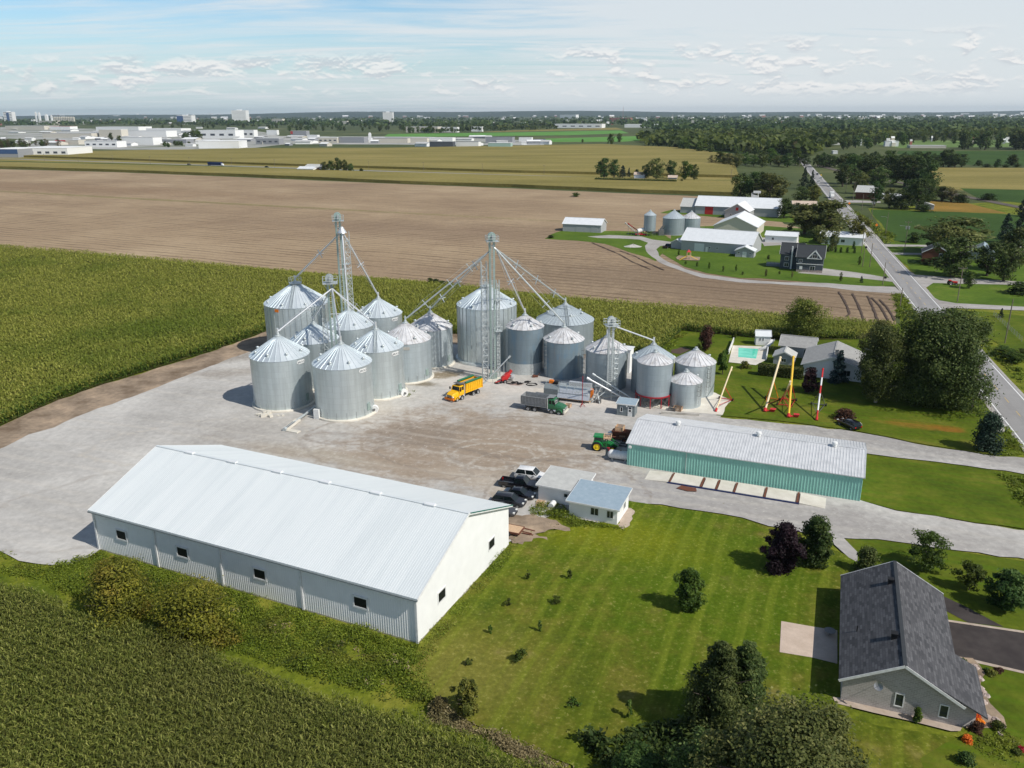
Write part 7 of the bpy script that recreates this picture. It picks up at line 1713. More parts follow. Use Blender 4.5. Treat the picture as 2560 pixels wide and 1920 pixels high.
Z6 = lambda x_, y_: (1900 + x_ / 3.352, 380 + y_ / 3.352)
ptree('silver', *Z6(1640, 850), 88, 178, 'broad pale willow crown right of the road, biggest beyond it', name='willow_tree')
ptree('silver', *Z6(1520, 880), 76, 90, 'willow merging with the left side of the broad pale willow', name='willow_tree')
ptree('maple', *Z6(1610, 1045), 88, 116, 'olive green tree in front of the broad pale willow')
ptree('dark', *Z6(1900, 1040), 70, 66, 'dark tree beside the hidden grey roofed house beyond the road')
ptree('maple', *Z6(2040, 1085), 78, 70, 'tree with visible trunk near the right edge beyond the road')
ptree('maple', *Z6(2120, 1000), 90, 90, 'tall olive tree at the right edge beyond the road')
ptree('conifer', *Z6(2045, 760), 58, 36, 'pointed conifer behind the olive tree at the right edge')
ptree('conifer', *Z6(2165, 740), 58, 36, 'pointed conifer at the very right edge beyond the road')
ptree('mid', *Z6(1750, 1145), 36, 32, 'small tree on the lawn beside the red tractor')
ptree('bush', *Z6(2175, 1190), 30, 70, 'dark low bush at the right edge beside the drive', cat='bush', name='bush')
ptree('bush', *Z6(1500, 940), 22, 120, 'dark hedge shrub in the shade beyond the road', cat='bush', name='bush')
ptree('bush', *Z6(1290, 760), 24, 40, 'rounded dark bush left of the broad pale willow', cat='bush', name='bush')
ptree('silver', *Z6(560, 700), 88, 160, 'large wind swept willow left of the road, beside the white house', name='willow_tree')
ptree('silver', *Z6(370, 690), 70, 90, 'smaller willow on the left flank of the large wind swept one', name='willow_tree')
ptree('yellow', *Z6(820, 770), 62, 62, 'yellowish maple at the road edge in front of the large willow')
ptree('silver', *Z6(500, 770), 40, 44, 'pale tree left of the white house wall')
ptree('silver', *Z6(605, 830), 54, 36, 'pale green tree on a trunk in front of the white house wall')
ptree('silver', *Z6(80, 440), 72, 96, 'wide pale tree behind the red doored barn', name='tree')
ptree('dark', *Z6(200, 555), 44, 48, 'dark round tree right of the red doored barn')
ptree('dark', *Z6(300, 550), 34, 40, 'dark small tree beside the pinkish roofed cottage')
ptree('conifer', *Z6(365, 310), 46, 24, 'taller dark conifer left of the far road')
ptree('conifer', *Z6(428, 322), 42, 18, 'slimmer dark conifer left of the far road')
ptree('maple', *Z6(340, 420), 36, 50, 'low olive tree beside the pinkish roofed cottage')
ptree('yellow', *Z6(450, 420), 38, 44, 'yellow green tree between the cottage and the far road')
for i, (x_, y_, hp_, wp_, k) in enumerate(((690, 290, 46, 44, 'dark'), (760, 270, 62, 60, 'maple'), (840, 350, 46, 46, 'silver'), (900, 270, 60, 66, 'dark'), (1000, 300, 46, 60, 'maple'), (1110, 270, 62, 70, 'dark'), (1210, 290, 66, 76, 'maple'), (1330, 300, 66, 84, 'dark'), (1410, 330, 56, 60, 'dark'), (960, 450, 50, 40, 'dark'), (1080, 470, 42, 36, 'silver'), (1180, 480, 44, 60, 'dark'), (1320, 480, 64, 62, 'dark'), (1400, 430, 50, 50, 'maple'), (1520, 410, 34, 60, 'maple'), (1600, 420, 32, 60, 'brown'), (1680, 425, 20, 40, 'bush'), (1250, 440, 52, 50, 'dark'), (1370, 500, 18, 44, 'bush'), (1910, 405, 18, 44, 'bush'), (2190, 540, 34, 28, 'conifer'))):
    ptree(k, *Z6(x_, y_), hp_, wp_, 'leafy tree in the clump right of the far road around the hidden houses' if k != 'conifer' else 'dark conifer at the right end of the railway line', group='trees around the houses right of the far road' if k != 'conifer' else None)
for i in range(26):
    x_ = 480 + i * 48 + random.uniform(-12, 12); ptree(random.choice(['dark', 'maple', 'dark', 'mid']), *Z6(x_, 128 + random.uniform(-5, 3)), random.uniform(22, 36), random.uniform(26, 38), 'tree in the row along the far field right of the road', group='row of trees behind the golden field')
for i, (x_, y_, hp_, wp_) in enumerate(((1830, 115, 12, 20), (1990, 118, 14, 18), (1900, 128, 9, 24), (2110, 112, 22, 32), (2060, 130, 8, 20), (2150, 128, 8, 16), (1975, 130, 11, 14))): ptree('bush', *Z6(x_, y_), hp_, wp_, 'small dark bush in the far hedgerow at the right', group='bushes of the far hedgerow', name='bush', cat='bush')
for i in range(11):
    ptree(random.choice(['mid', 'dark', 'mid', 'silver']), 1800 + i * 21, 412 + (i % 3) * 3, random.uniform(24, 38), random.uniform(30, 42), 'bushy tree in the thicket left of the far road', group='thicket left of the far road')
ptree('brown', 1778, 412, 22, 22, 'leafless brown tree at the left end of the thicket')
for i, (x_, y_, hp_, wp_, k) in enumerate(((1510, 448, 48, 48, 'dark'), (1535, 446, 42, 34, 'dark'), (1556, 444, 28, 22, 'conifer'), (1572, 442, 20, 10, 'conifer'), (1592, 436, 12, 16, 'bush'), (1615, 446, 32, 30, 'dark'), (1640, 448, 48, 52, 'silver'), (1676, 446, 40, 36, 'dark'), (1712, 452, 44, 44, 'mid'), (1735, 450, 34, 26, 'dark'), (1703, 460, 12, 10, 'silver'))):
    ptree(k, x_, y_, hp_, wp_, ['big round tree at the left end of the clipped hedge in the golden field', 'dark tree second from the left behind the distant hedge', 'pointed conifer behind the distant hedge', 'narrow small conifer behind the distant hedge', 'small round bush beside the distant cottage roof', 'dark tree right of the distant cottage roof', 'grey green willow behind the distant hedge', 'dark tree right of the grey green willow', 'large round tree at the right end of the distant hedge', 'dark tree last on the right behind the distant hedge', 'small silvery shrub at the end of the distant hedge'][i])
for i, (x_, y_, hp_, wp_) in enumerate(((812, 431, 24, 24), (828, 431, 26, 22), (845, 431, 32, 26), (862, 431, 28, 22), (877, 431, 20, 20), (903, 429, 8, 14))): ptree('maple' if i < 5 else 'bush', x_, y_, hp_, wp_, 'tree in the clump beside the distant white roofed house', group='clump beside the distant white roofed house')
hedge('long clipped hedge standing in the golden field before the tree group', at(1488, 455.5), at(1690, 461), 3.0, 3.4, 'leaf_dark', 60, 4, leaf=.5)
for i, (x_, y_, hp_, wp_, k) in enumerate(((1850, 500, 60, 60, 'maple'), (1880, 500, 62, 60, 'dark'), (1905, 505, 66, 66, 'dark'), (1930, 500, 50, 50, 'dark'))): ptree(k, x_, y_, hp_, wp_, 'large dark tree in the group behind the white grain blower', group='dark trees behind the red doored barn')
ptree('mid', 1440, 492, 12, 26, 'small bush at the border of the ploughed field')
for i, (x_, y_, wp_) in enumerate(((1075, 700, 18), (1090, 702, 22), (1105, 706, 24), (1125, 708, 20), (1142, 712, 16))): ptree('bush', x_, y_ + 8, 14, wp_ * 1.3, 'dark bush at the border of the maize and the ploughed field', group='bushes at the edge of the ploughed field', name='bush', cat='bush')
# young trees, clipped balls of the dark house
for i, (x_, y_, hp_) in enumerate(((570, 838, 12), (630, 842, 12), (675, 845, 12), (730, 848, 13), (790, 850, 13), (783, 812, 16))): ptree('bush', *Z6(x_, y_), hp_, 9, 'clipped round bush in the row before the white house', group='clipped bushes before the white house', name='clipped_bush', cat='bush')
for i, (x_, y_, hp_, k) in enumerate(((45, 1045, 16, 'brown'), (265, 1060, 16, 'brown'), (675, 1085, 20, 'maple'), (848, 1098, 16, 'conifer'), (830, 950, 20, 'mid'), (70, 900, 10, 'bush'))): ptree(k, *Z6(x_, y_), hp_, 9, ['thin young tree left of the dark house drive', 'thin young tree below the dark house corner', 'young tree between drive and gravel lane', 'small pointed conifer near the road end of the lane', 'young tree on the striped lawn right of the dark house', 'low shrub left of the dark house'][i], name='young_tree')
for i, (x_, y_, hp_) in enumerate(((1305, 668, 8), (1410, 690, 12), (1520, 715, 16), (1650, 738, 14), (1770, 735, 16), (1830, 765, 8), (2045, 780, 16), (2170, 760, 8), (1240, 590, 14))): ptree('mid', 1360 + x_ / 3.687, 480 + y_ / 3.687, hp_, 7, 'thin young tree in the row on the neighbouring farm lawn', group='young trees along the gravel lane', name='young_tree')
ptree('bush', 1360 + 60 / 3.687, 480 + 425 / 3.687, 9, 22, 'bush at the corner of the neighbouring farm lawn', name='bush', cat='bush')
ptree('conifer', *((2000 + 1540 / 3.0714), (760 + 105 / 3.0714)), 20, 12, 'small dark conifer by the wire fence beyond the road')
for i, (x_, y_, wp_) in enumerate(((1560, 400, 60), (1640, 450, 50), (1700, 430, 40), (1430, 300, 16))): ptree('mid', 2000 + x_ / 3.0714, 760 + y_ / 3.0714, 26 if i < 3 else 10, wp_, 'scrubby bush in the ditch beyond the road at the right edge', group='scrub beyond the road', name='bush', cat='bush')

# ---- far woods: individual trees in front, one mass behind
FW_ = []
def scatter(n, poly_px, hp_rng, kinds, label, group):
    P = np.array(poly_px, float); lo, hi = P.min(0), P.max(0); k = 0
    while k < n:
        x_, y_ = g.uniform(lo[0], hi[0]), g.uniform(lo[1], hi[1])
        if not inside(poly_px, np.array([x_]), np.array([y_]))[0]: continue
        h = g.uniform(*hp_rng); p = at(x_, y_); plant(random.choice(kinds), p, h, h * g.uniform(.8, 1.25), label, group); k += 1
scatter(62, [(1600, 366), (1640, 352), (2000, 345), (2060, 358), (2010, 392), (1900, 390), (1760, 384), (1640, 372)], (11, 19), ['far', 'farmid', 'far', 'brown'], 'tree of the wood left of the far road', 'trees of the wood left of the far road')
scatter(56, [(2040, 372), (2070, 345), (2560, 340), (2600, 352), (2240, 366), (2080, 384)], (12, 20), ['far', 'farmid', 'far'], 'tree of the wood around the far village at the right', 'trees around the far village')
scatter(12, [(2380, 371), (2395, 368), (2560, 371), (2560, 377), (2400, 374)], (20, 28), ['far', 'far'], 'big dark tree in the row before the far village', 'big trees before the far village')
scatter(26, [(0, 372), (0, 362), (140, 366), (165, 368), (150, 371)], (9, 14), ['brown', 'far', 'farmid'], 'tree in the grove behind the long white warehouse', 'grove behind the long white warehouse')
scatter(14, [(400, 366), (480, 360), (480, 364), (410, 370)], (5, 9), ['far', 'farmid'], 'small tree in the row before the warehouses', 'small trees before the warehouses')
scatter(60, [(350, 322), (640, 322), (690, 328), (940, 330), (1050, 335), (1050, 322), (640, 314), (360, 316)], (12, 20), ['far', 'far', 'farmid'], 'tree in the belt behind the warehouses', 'tree belt behind the warehouses')
scatter(14, [(455, 347), (500, 340), (500, 352), (460, 352)], (10, 18), ['far', 'farmid'], 'tree among the white warehouses', 'trees among the warehouses')
for x_, y_, hp_ in ((1527, 362, 24), (1548, 356, 20), (1456, 357, 8), (279, 352, 16), (301, 362, 18), (312, 341, 10)): ptree('farmid', x_, y_, hp_, hp_ * .8, {1527: 'slender tree in the golden field before the bright fields', 1548: 'rounder tree in the golden field before the bright fields', 1456: 'small tree beside the far bright green field', 279: 'lone tree between the white warehouse walls', 301: 'tree in front of the white warehouse corner', 312: 'small tree by the farthest white warehouse'}[x_])

def forest(name, polys, dens, hm, sz, label, mat='leaf_dark', seed=1):
    """a wood too far off to count: canopy lumps over its whole ground"""
    g = np.random.default_rng(seed); cs = []; vs = []; ss = []
    for poly_px, n in polys:
        P = np.array([tuple(at(*q_)[:2]) for q_ in poly_px]); lo, hi = P.min(0), P.max(0)
        # even in picture space: sample pixels, so that the near rim is not starved
        PP = np.array(poly_px, float); l2, h2 = PP.min(0), PP.max(0); X_ = g.uniform(l2[0], h2[0], n * 3); Y_ = g.uniform(l2[1], h2[1], n * 3); k = inside(poly_px, X_, Y_); X_, Y_ = X_[k][:n], Y_[k][:n]
        for a, b_ in zip(X_, Y_):
            p = at(a, b_); r = g.uniform(.6, 1.3) * hm; kk = 9; d = g.normal(0, 1, (kk, 3)); d /= np.linalg.norm(d, axis=1)[:, None]; d[:, 2] = np.abs(d[:, 2])
            cs.append(np.array([p.x, p.y, r * .45]) + d * np.array([r * .75, r * .75, r * .55])); vs.append(np.full(kk, g.uniform(0, .7)) + g.uniform(0, .3, kk)); ss.append(np.full(kk, r * .42))
    c_ = np.concatenate(cs); v_ = np.concatenate(vs); s_ = np.concatenate(ss)
    o = quads_mesh(name, leaves(c_, np.tile([0, -.5, .8], (len(c_), 1)), s_, g, .8), MATS[mat], v_); return tag(o, label, 'woodland', kind='stuff')
forest('far_woodland', [([(-200, 318), (-200, 292), (2760, 287), (2760, 335), (2040, 340), (1700, 338), (1650, 330), (1560, 316), (1100, 322), (600, 316), (300, 314)], 4200)], 0, 17, 0, 'unbroken belt of trees and town greenery towards the horizon', seed=4)
forest('wood', [([(1620, 366), (1600, 350), (1700, 338), (2040, 338), (2760, 330), (2760, 342), (2240, 350), (2060, 368), (2030, 390), (1800, 380)], 1700)], 0, 13, 0, 'dense mixed wood behind the far road and fields', 'leaf_mid', seed=5)
forest('wood', [([(1040, 335), (1050, 318), (1380, 316), (1400, 324), (1140, 334)], 260), ([(0, 312), (0, 300), (640, 306), (640, 318), (350, 314)], 500)], 0, 12, 0, 'band of trees between the town roofs', seed=6)

# ================================================================== neighbouring farm
Q5 = lambda x_, y_: z5(x_, y_)
gable('machine_shed', 'long grey machine shed with white roof alone at the edge of the ploughed field', 'shed', Q5(172, 362), R_(-21), 18.6, 10, 3.6, 2.4, 'x', 'grey_wall', 'white_sheet', .3, doors=[('F', 9, 5, 3.0, 'grey_wall', dict(handle=False)), ('F', 15.5, 3.2, 3.0, 'grey_wall', dict(handle=False))])
a = Q5(1168, 528)
gable('long_barn', 'long white roofed barn with pale blue door on the neighbouring farm', 'barn', Q5(1262, 535), R_(-30), 28.5, 15, 4.2, 4.0, 'x', 'grey_wall', 'white_sheet', .4, doors=[('F', 7.5, 4.0, 3.2, 'roof_blue_white', dict(handle=False)), ('F', 10.6, .9, 2.0, 'white_paint')], wins=[('F', 11.8, 1.5, .6, .7), ('F', 14.8, 1.5, .6, .7)])
gable('lean_to', 'low grey lean to at the left end of the white roofed barn', 'shed', Q5(1168, 520), R_(-30), 4.6, 8, 2.6, 1.2, 'y', 'grey_wall', 'white_sheet', .2)
gable('milk_house', 'little gabled building with white door against the long white barn', 'shed', Q5(1760, 598), R_(-24), 7.0, 5.5, 2.6, 1.5, 'y', 'grey_wall', 'white_sheet', .4, doors=[('F', 3.5, 1.6, 2.2, 'white_paint')], wins=[('F', 1.3, 1.4, .6, .6), ('F', 5.6, 1.4, .6, .6)])
gable('barn', 'white gabled barn behind the long white one on the neighbouring farm', 'barn', z5(1560, 400), R_(-24), 19, 24, 4.6, 4.2, 'y', 'cream_wall', 'white_sheet', .5)
gable('long_barn', 'far long barn with white roof and red doors', 'barn', Q5(1392, 202), R_(-24), 44, 16, 4.6, 4.6, 'x', 'grey_wall', 'white_sheet', .4, doors=[('F', 7.5, 4.4, 4.2, 'red_paint', dict(handle=False)), ('F', 23.5, 4.4, 4.2, 'red_paint', dict(handle=False))])
gable('lean_to', 'lower left end of the red doored barn', 'barn', Q5(1255, 192), R_(-24), 12, 14, 3.6, 4.0, 'x', 'grey_wall', 'felt_roof', .3)
gable('cottage_barn', 'gabled front of the red doored barn with a red loft hatch', 'barn', Q5(1662, 240), R_(-27), 12.5, 18, 4.0, 3.6, 'y', 'grey_wall', 'white_sheet', .5, doors=[('F', 6.3, 1.4, 1.6, 'red_paint', dict(handle=False, z=4.2))], wins=[('F', 3.2, 1.6, .7, .8), ('F', 5.5, 1.6, .7, .8), ('F', 7.1, 1.6, .7, .8), ('F', 9.4, 1.6, .7, .8)])
gable('shed', 'small pale shed right of the red doored barn', 'shed', Q5(1905, 215), R_(-24), 11, 7, 2.8, 1.2, 'x', 'grey_wall', 'felt_roof', .3, doors=[('F', 7, 1.2, 2, 'white_paint')])
gable('shed', 'long white shed behind the dark two storey house', 'shed', Q5(2035, 462), R_(-24), 13, 7, 3.0, 1.4, 'x', 'white_wall', 'white_sheet', .3, wins=[('F', 3.2, 1.2, .8, .9)])
p = Q5(1935, 160); t = thing('grain_blower', 'white angular hopper raised on posts above the red doored barn', 'hopper', (p.x, p.y + 2, 0), R_(-20)); m2 = MB(); m2.loft([[V(-1.5, -1.5, 6.5), V(2.5, -1.5, 6.5), V(2.5, 1.5, 6.5), V(-1.5, 1.5, 6.5)], [V(-1.5, -1.5, 8.3), V(2.5, -1.5, 7.5), V(2.5, 1.5, 7.5), V(-1.5, 1.5, 8.3)]]); m2.box(-.5, 3.5, -1, 1, 9, 10.2); m2.build('hopper', MATS['white_paint'], t); [MB().beam((x_, y_, 0), (x_, y_, 9.2), .25).build('post', MATS['white_paint'], t) for x_ in (-1.3, 2.3) for y_ in (-1.3, 1.3)]
silo('round grey silo with conical roof, largest of the neighbouring farm', tuple((Q5(1172, 405) + V(2.0, 6, 0))[:2]), 5.0, 7.5, 'silo_old', 'roof_big_old', vents=0, base='slab')
silo('squat grey silo right of the largest one on the neighbouring farm', tuple((Q5(1325, 395) + V(2.0, 4, 0))[:2]), 4.2, 7.3, 'silo_old', 'roof_pale', vents=0, base='slab')
p = Q5(970, 400); HB2 = silo('slim hopper silo on legs at the neighbouring farm', (p.x, p.y), 2.7, 7.0, 'silo_old', 'roof_big_old', base=None, z0=2.2, vents=0)
MB().lathe([(2.65, 2.25), (.3, .9), (.01, .9)], 24).build('hopper_cone', MATS['galv'], HB2, smooth=True)
for i in range(6): a_ = 2 * PI * i / 6; MB().beam((2.6 * math.cos(a_), 2.6 * math.sin(a_), 0), (2.6 * math.cos(a_), 2.6 * math.sin(a_), 2.3), .18).build('leg', MATS['dull_metal'], HB2)
p = Q5(890, 400); portable_ = tube_thing('conveyor_tube', 'pale auger leaning left of the slim hopper silo', 'auger', (p.x - 1, p.y - 1, .3), (p.x - 6.5, p.y + 3, 5.0), .22, 'beige_wall'); tube_thing('conveyor_tube', 'dark red auger crossing the pale one left of the slim hopper silo', 'auger', (p.x + 1.5, p.y - 1.5, .3), (p.x - 5, p.y + 4, 4.6), .2, 'red_steel')
t = thing('feed_wagon', 'red farm wagon with white drum beside the slim hopper silo', 'wagon', (p.x, p.y - .5, 0)); m2 = MB(); m2.tube((-1.5, 0, 2.0), (1.2, .5, 2.6), 1.0, n=12); m2.build('drum', MATS['white_paint'], t, smooth=True); MB().box(-2.5, 2.5, -.8, .8, .5, .9).build('frame', MATS['red_paint'], t); [wheel(t, x_, y_, .45, .25) for x_ in (-1.5, 1.5) for y_ in (-.9, .9)]
p = Q5(1010, 400); m2 = MB(); m2.box(-.8, 1.6, -1, 1, 0, 2.6); m2.tube((0, 0, 2.6), (1.5, 0, 4.5), .5); tag(m2.build('feed_mill', MATS['dull_metal'], None, loc=tuple(p + V(3, 0, 0))), 'dark grey mill machine right of the slim hopper silo', 'machine')
p = Q5(1330, 625); sheet('sand_pit', P2(z5, (1215, 612), (1240, 590), (1440, 605), (1430, 638), (1230, 628)), MATS['dirt'], 3, .2)
t = thing('play_tower', 'childrens play tower with two yellow slides on the farm lawn', 'play tower', tuple(p)); m2 = MB(); [m2.beam((x_, y_, 0), (x_, y_, 3), .15) for x_ in (-.7, .7) for y_ in (-.7, .7)]; m2.box(-.8, .8, -.8, .8, 1.4, 1.5); m2.build('tower', MATS['new_wood'], t); MB().lathe([(1.2, 3), (.01, 4.0)], 4, a0=PI / 4).build('roof', MATS['red_paint'], t); [MB().beam((s_ * .8, -.3, 1.5), (s_ * 3.6, -1.0, .1), .7, .12).build('slide', MATS['auger_yellow'], t) for s_ in (-1, 1)]
p = Q5(1145, 520); car('dark pickup truck parked at the left end of the long white barn', (p.x, p.y + 1), R_(50), 5.4, 2, 1.8, 'black_car', 'pickup', 'pickup truck')
p = Q5(820, 505); m2 = MB(); m2.lathe([(.01, 1.1), (1.5, .6), (3.4, 0)], 16); m2.v = [(a * 1.3 * (1 + random.uniform(-.12, .12)), b_ * .8, c_ * (1 + random.uniform(-.2, .2))) for a, b_, c_ in m2.v]; tag(m2.build('gravel_heap', MATS['gravel'], None, loc=tuple(p)), 'grey gravel heap on the lawn beside the lane', 'heap')

# dark two storey house and white house
DA = R_(-22); p = z6(300, 1003)
DH = gable('house', 'dark slate grey two storey house with white dormer gable beside the road', 'house', p, DA, 8.6, 10.5, 5.4, 3.4, 'x', 'dark_siding', 'dark_roof', .45, wins=[('F', 5.3, .9, 1.5, 1.3), ('F', 1.2, 3.4, 1.0, 1.0)], doors=[('F', 1.5, 1.0, 2.1, 'white_paint')], group=None)
m2 = MB(); m2.loft([[V(3.6, -.5, 5.0), V(7.8, -.5, 5.0), V(5.7, -.5, 7.6)], [V(3.6, 4.0, 5.6), V(7.8, 4.0, 5.6), V(5.7, 4.4, 7.9)]]); m2.build('dormer', MATS['dark_siding'], DH)
m2 = MB(); m2.beam((3.3, -.58, 4.9), (5.7, -.58, 7.75), .12, .4); m2.beam((8.1, -.58, 4.9), (5.7, -.58, 7.75), .12, .4); m2.beam((3.2, -.58, 4.95), (8.2, -.58, 4.95), .12, .2); m2.beam((-.1, -.52, 3.0), (8.7, -.52, 3.0), .1, .2); m2.build('gable_trim', MATS['trim'], DH)
w_ = window(DH, 'F', 8.6, 10.5, 5.7, 5.25, 1.5, 1.0); w_.location = (0, -.52, 0)
MB().box(0, 8.6, -.10, -.01, 0, .9).build('stone_base', MATS['rock'], DH)
W2 = gable('house_wing', 'left wing of the dark two storey house with pale chimney pipe', 'house', z6(150, 975) + GU * .5, DA, 7.5, 9, 5.4, 3.2, 'x', 'dark_siding', 'dark_roof', .4, wins=[('F', 2.2, 3.2, 1.2, 1.2), ('F', 2.2, .9, 1.4, 1.2), ('F', 6.0, 3.2, .8, 1.1)])
m2 = MB(); m2.box(3.6, 4.1, -.5, -.1, 0, 8.2); m2.build('chimney', MATS['trim'], W2)
t = thing('terrace', 'dark terrace with railing left of the slate grey house', 'terrace', tuple(z6(110, 960)), DA); MB().box(-2.5, 3, 0, 4, 0, .9).build('deck', MATS['grey_siding'], t); m2 = MB(); m2.path([V(-2.5, 4, 1.8), V(-2.5, 0, 1.8), V(3, 0, 1.8)], .05, 4); [m2.tube((x_, 0, .9), (x_, 0, 1.8), .04, n=4) for x_ in (-2.5, -1.1, .3, 1.6, 3)]; m2.build('railing', MATS['dull_metal'], t)
gable('house', 'white house half hidden behind pale trees beside the road', 'house', z6(500, 770), R_(-24), 17, 11, 3.4, 1.5, 'x', 'white_wall', 'white_sheet', .5, wins=[('F', 5, 1.2, 1.4, 1.1), ('F', 9, 1.2, 1.4, 1.1), ('R', 4, 1.2, 1.0, 1.0)])
gable('cottage', 'pinkish roofed cottage between dark trees left of the far road', 'house', z6(270, 480), R_(-15), 13, 9, 2.8, 1.6, 'x', 'beige_wall', 'patio', .4)
gable('house', 'grey roofed house with red walls in the trees right of the far road', 'house', z6(950, 400), R_(60), 16, 11, 4.5, 3.5, 'y', 'rust', 'felt_roof', .5, wins=[('F', 5, 1.4, 1.5, 1.2)])
gable('shed', 'low white shed under the trees right of the far road', 'shed', z6(1020, 395), R_(-20), 16, 6, 2.4, 1.0, 'x', 'white_wall', 'white_sheet', .3)
gable('shed', 'small grey gabled shed behind the dark hedge right of the far road', 'shed', z6(1310, 480), R_(-20), 9, 6, 2.5, 1.4, 'y', 'grey_wall', 'felt_roof', .3)
gable('house', 'grey blue roofed house hidden in the trees beyond the road', 'house', z6(1740, 900), R_(-30), 9, 9, 3, 2.6, 'y', 'grey_wall', 'grey_roof_sheet', .5)
gable('house', 'dark red sided building in the shade beyond the road', 'house', z6(1350, 940), R_(-24), 9, 8, 4.5, 2.5, 'y', 'rust', 'dark_roof', .4, wins=[('F', 6, 3.0, 1, 1.2)])
gable('cottage', 'small cottage roof peeking over the distant hedge', 'house', at(1585, 446), R_(-15), 9, 9, 3.2, 1.8, 'x', 'white_wall', 'patio', .4)
gable('cottage', 'reddish little roof behind the right end of the distant hedge', 'house', at(1670, 453), R_(-15), 7, 6, 3.0, 1.6, 'x', 'beige_wall', 'patio', .4)
gable('farmhouse', 'distant white roofed farmhouse beside the highway', 'house', at(744, 430), R_(-18), 17, 11, 3.2, 1.8, 'x', 'white_wall', 'white_sheet', .4)
gable('farmhouse', 'grey roofed part behind the distant white roofed farmhouse', 'house', at(762, 428), R_(-18), 15, 14, 4.2, 2.2, 'x', 'grey_wall', 'felt_roof', .4)
gable('shed', 'small red fronted shed at the right of the distant farmhouse', 'shed', at(790, 430), R_(-18), 6, 6, 2.6, 2.0, 'y', 'rust', 'dark_roof', .4)

# red tractor, poles, signs
p = z6(1605, 1115); t = thing('tractor', 'old red tractor parked on the lawn beyond the road', 'tractor', tuple(p), R_(-10)); [wheel(t, 1.3, y_, .38, .22, 'rim_grey') for y_ in (-.6, .6)]; [wheel(t, -.5, y_, .7, .35, 'rim_grey') for y_ in (-.75, .75)]; MB().loft([sect(-.2, .35, .7, 1.3), sect(1.6, .3, .7, 1.25)]).build('bonnet', MATS['red_paint'], t, smooth=True); MB().box(-1.1, -.3, -.7, .7, 1.5, 1.6).build('mudguard', MATS['red_paint'], t)


def pole(p, h, label, arm=True, box=False, lamp=False, r=.14, group='utility poles along the road', mat='pole_wood'):
    t = thing('utility_pole', label, 'pole', (p[0], p[1], 0), math.atan2(1, .292) - PI / 2, group); MB().tube((0, 0, 0), (0, 0, h), r, r * .7, 8).build('post', MATS[mat], t, smooth=True)
    if arm:
        m2 = MB(); m2.beam((-1.2, 0, h - .5), (1.2, 0, h - .5), .12); m2.build('crossarm', MATS['pole_wood'], t)
        m2 = MB(); [m2.tube((x_, 0, h - .45), (x_, 0, h - .15), .05, n=6) for x_ in (-1.1, 0, 1.1)]; m2.build('insulator', MATS['rim_grey'], t)
    if box: [MB().tube((s_ * .5, 0, h - 3.2), (s_ * .5, 0, h - 2.0), .3, n=10).build('transformer', MATS['rim_grey'], t, smooth=True) for s_ in (-1, 1)]
    if lamp: m2 = MB(); m2.path([V(0, 0, h - 2.4), V(-1.2, 0, h - 1.9), V(-2.4, 0, h - 1.9)], .05, 5); m2.box(-2.9, -2.2, -.12, .12, h - 1.98, h - 1.85); m2.build('lamp_arm', MATS['rim_grey'], t)
    return t
PL = []
for x_, y_, hp_, kw, lb in ((858, 965, 37, dict(arm=False), 'pale bare pole left of the pair by the striped lawn'), (918, 967, 52, dict(arm=False), 'dark pole right of the pair by the striped lawn'), (848, 850, 50, dict(arm=False), 'bare pole beside the row of clipped bushes'), (1027, 1115, 49, dict(arm=False), 'pole with a black box at the mouth of the asphalt drive'), (1172, 1300, 42, dict(arm=False), 'leaning bare pole at the corner of the ploughed field'), (1208, 838, 65, dict(box=True, lamp=True), 'pole with two transformers and a lamp right of the road'),
                          (1652, 1258, 74, dict(), 'tall pole with crossarm standing on the lawn by the junction'), (932, 575, 48, dict(box=True), 'pole with grey boxes beside the far ditch'), (778, 410, 40, dict(), 'pole with crossarm at the drive of the hidden house'), (716, 345, 34, dict(), 'pole with crossarm nearest the far tree clump'), (1052, 690, 46, dict(arm=False, lamp=True), 'thin lamp pole in the green field right of the road'), (852, 488, 34, dict(arm=False), 'short pole by the orange road sign'), (2088, 1400, 30, dict(arm=False), 'pole at the right edge beside the wire fence'), (330, 128, 20, dict(arm=False), 'pole at the thicket left of the far road')):
    p = z6(x_, y_); pole(p, hp_ * mpp(p) * 1.05, lb, **kw)
p = at(2000 + 1572 / 3.0714, 760 + 303 / 3.0714); pole(p, 92 * mpp(p) * 1.05, 'tall bare pole beyond the road at the right edge', arm=False)
p = at(2000 + 1315 / 3.0714, 760 + 818 / 3.0714); pole(p, 10.0, 'pole rising through the right side of the huge maple', arm=True)
for i, x_ in enumerate((112, 196, 283, 376, 474, 580, 687, 798, 922, 1059, 1206, 1360, 1827)):
    p = at(x_, 400 + (x_ / 2560) * 75 + (0 if x_ < 900 else -2)); pole(p, 9.0, 'thin utility pole along the distant highway', group='poles along the distant highway')
for x_, y_, lb, mt in ((745, 455, 'orange warning sign near the drive right of the far road', 'orange_paint'), (972, 645, 'orange warning sign by the ditch right of the road', 'orange_paint'), (510, 208, 'yellow road sign right of the far road', 'auger_yellow')):
    p = z6(x_, y_ + 8); t = thing('road_sign', lb, 'road sign', (p.x, p.y, 0)); MB().tube((0, 0, 0), (0, 0, 2.0), .05, n=6).build('post', MATS['dull_metal'], t); m2 = MB(); m2.loft([[V(-.75, 0, 2.3), V(0, 0, 1.55), V(.75, 0, 2.3), V(0, 0, 3.05)], [V(-.75, .04, 2.3), V(0, .04, 1.55), V(.75, .04, 2.3), V(0, .04, 3.05)]]); m2.build('panel', MATS[mt], t)
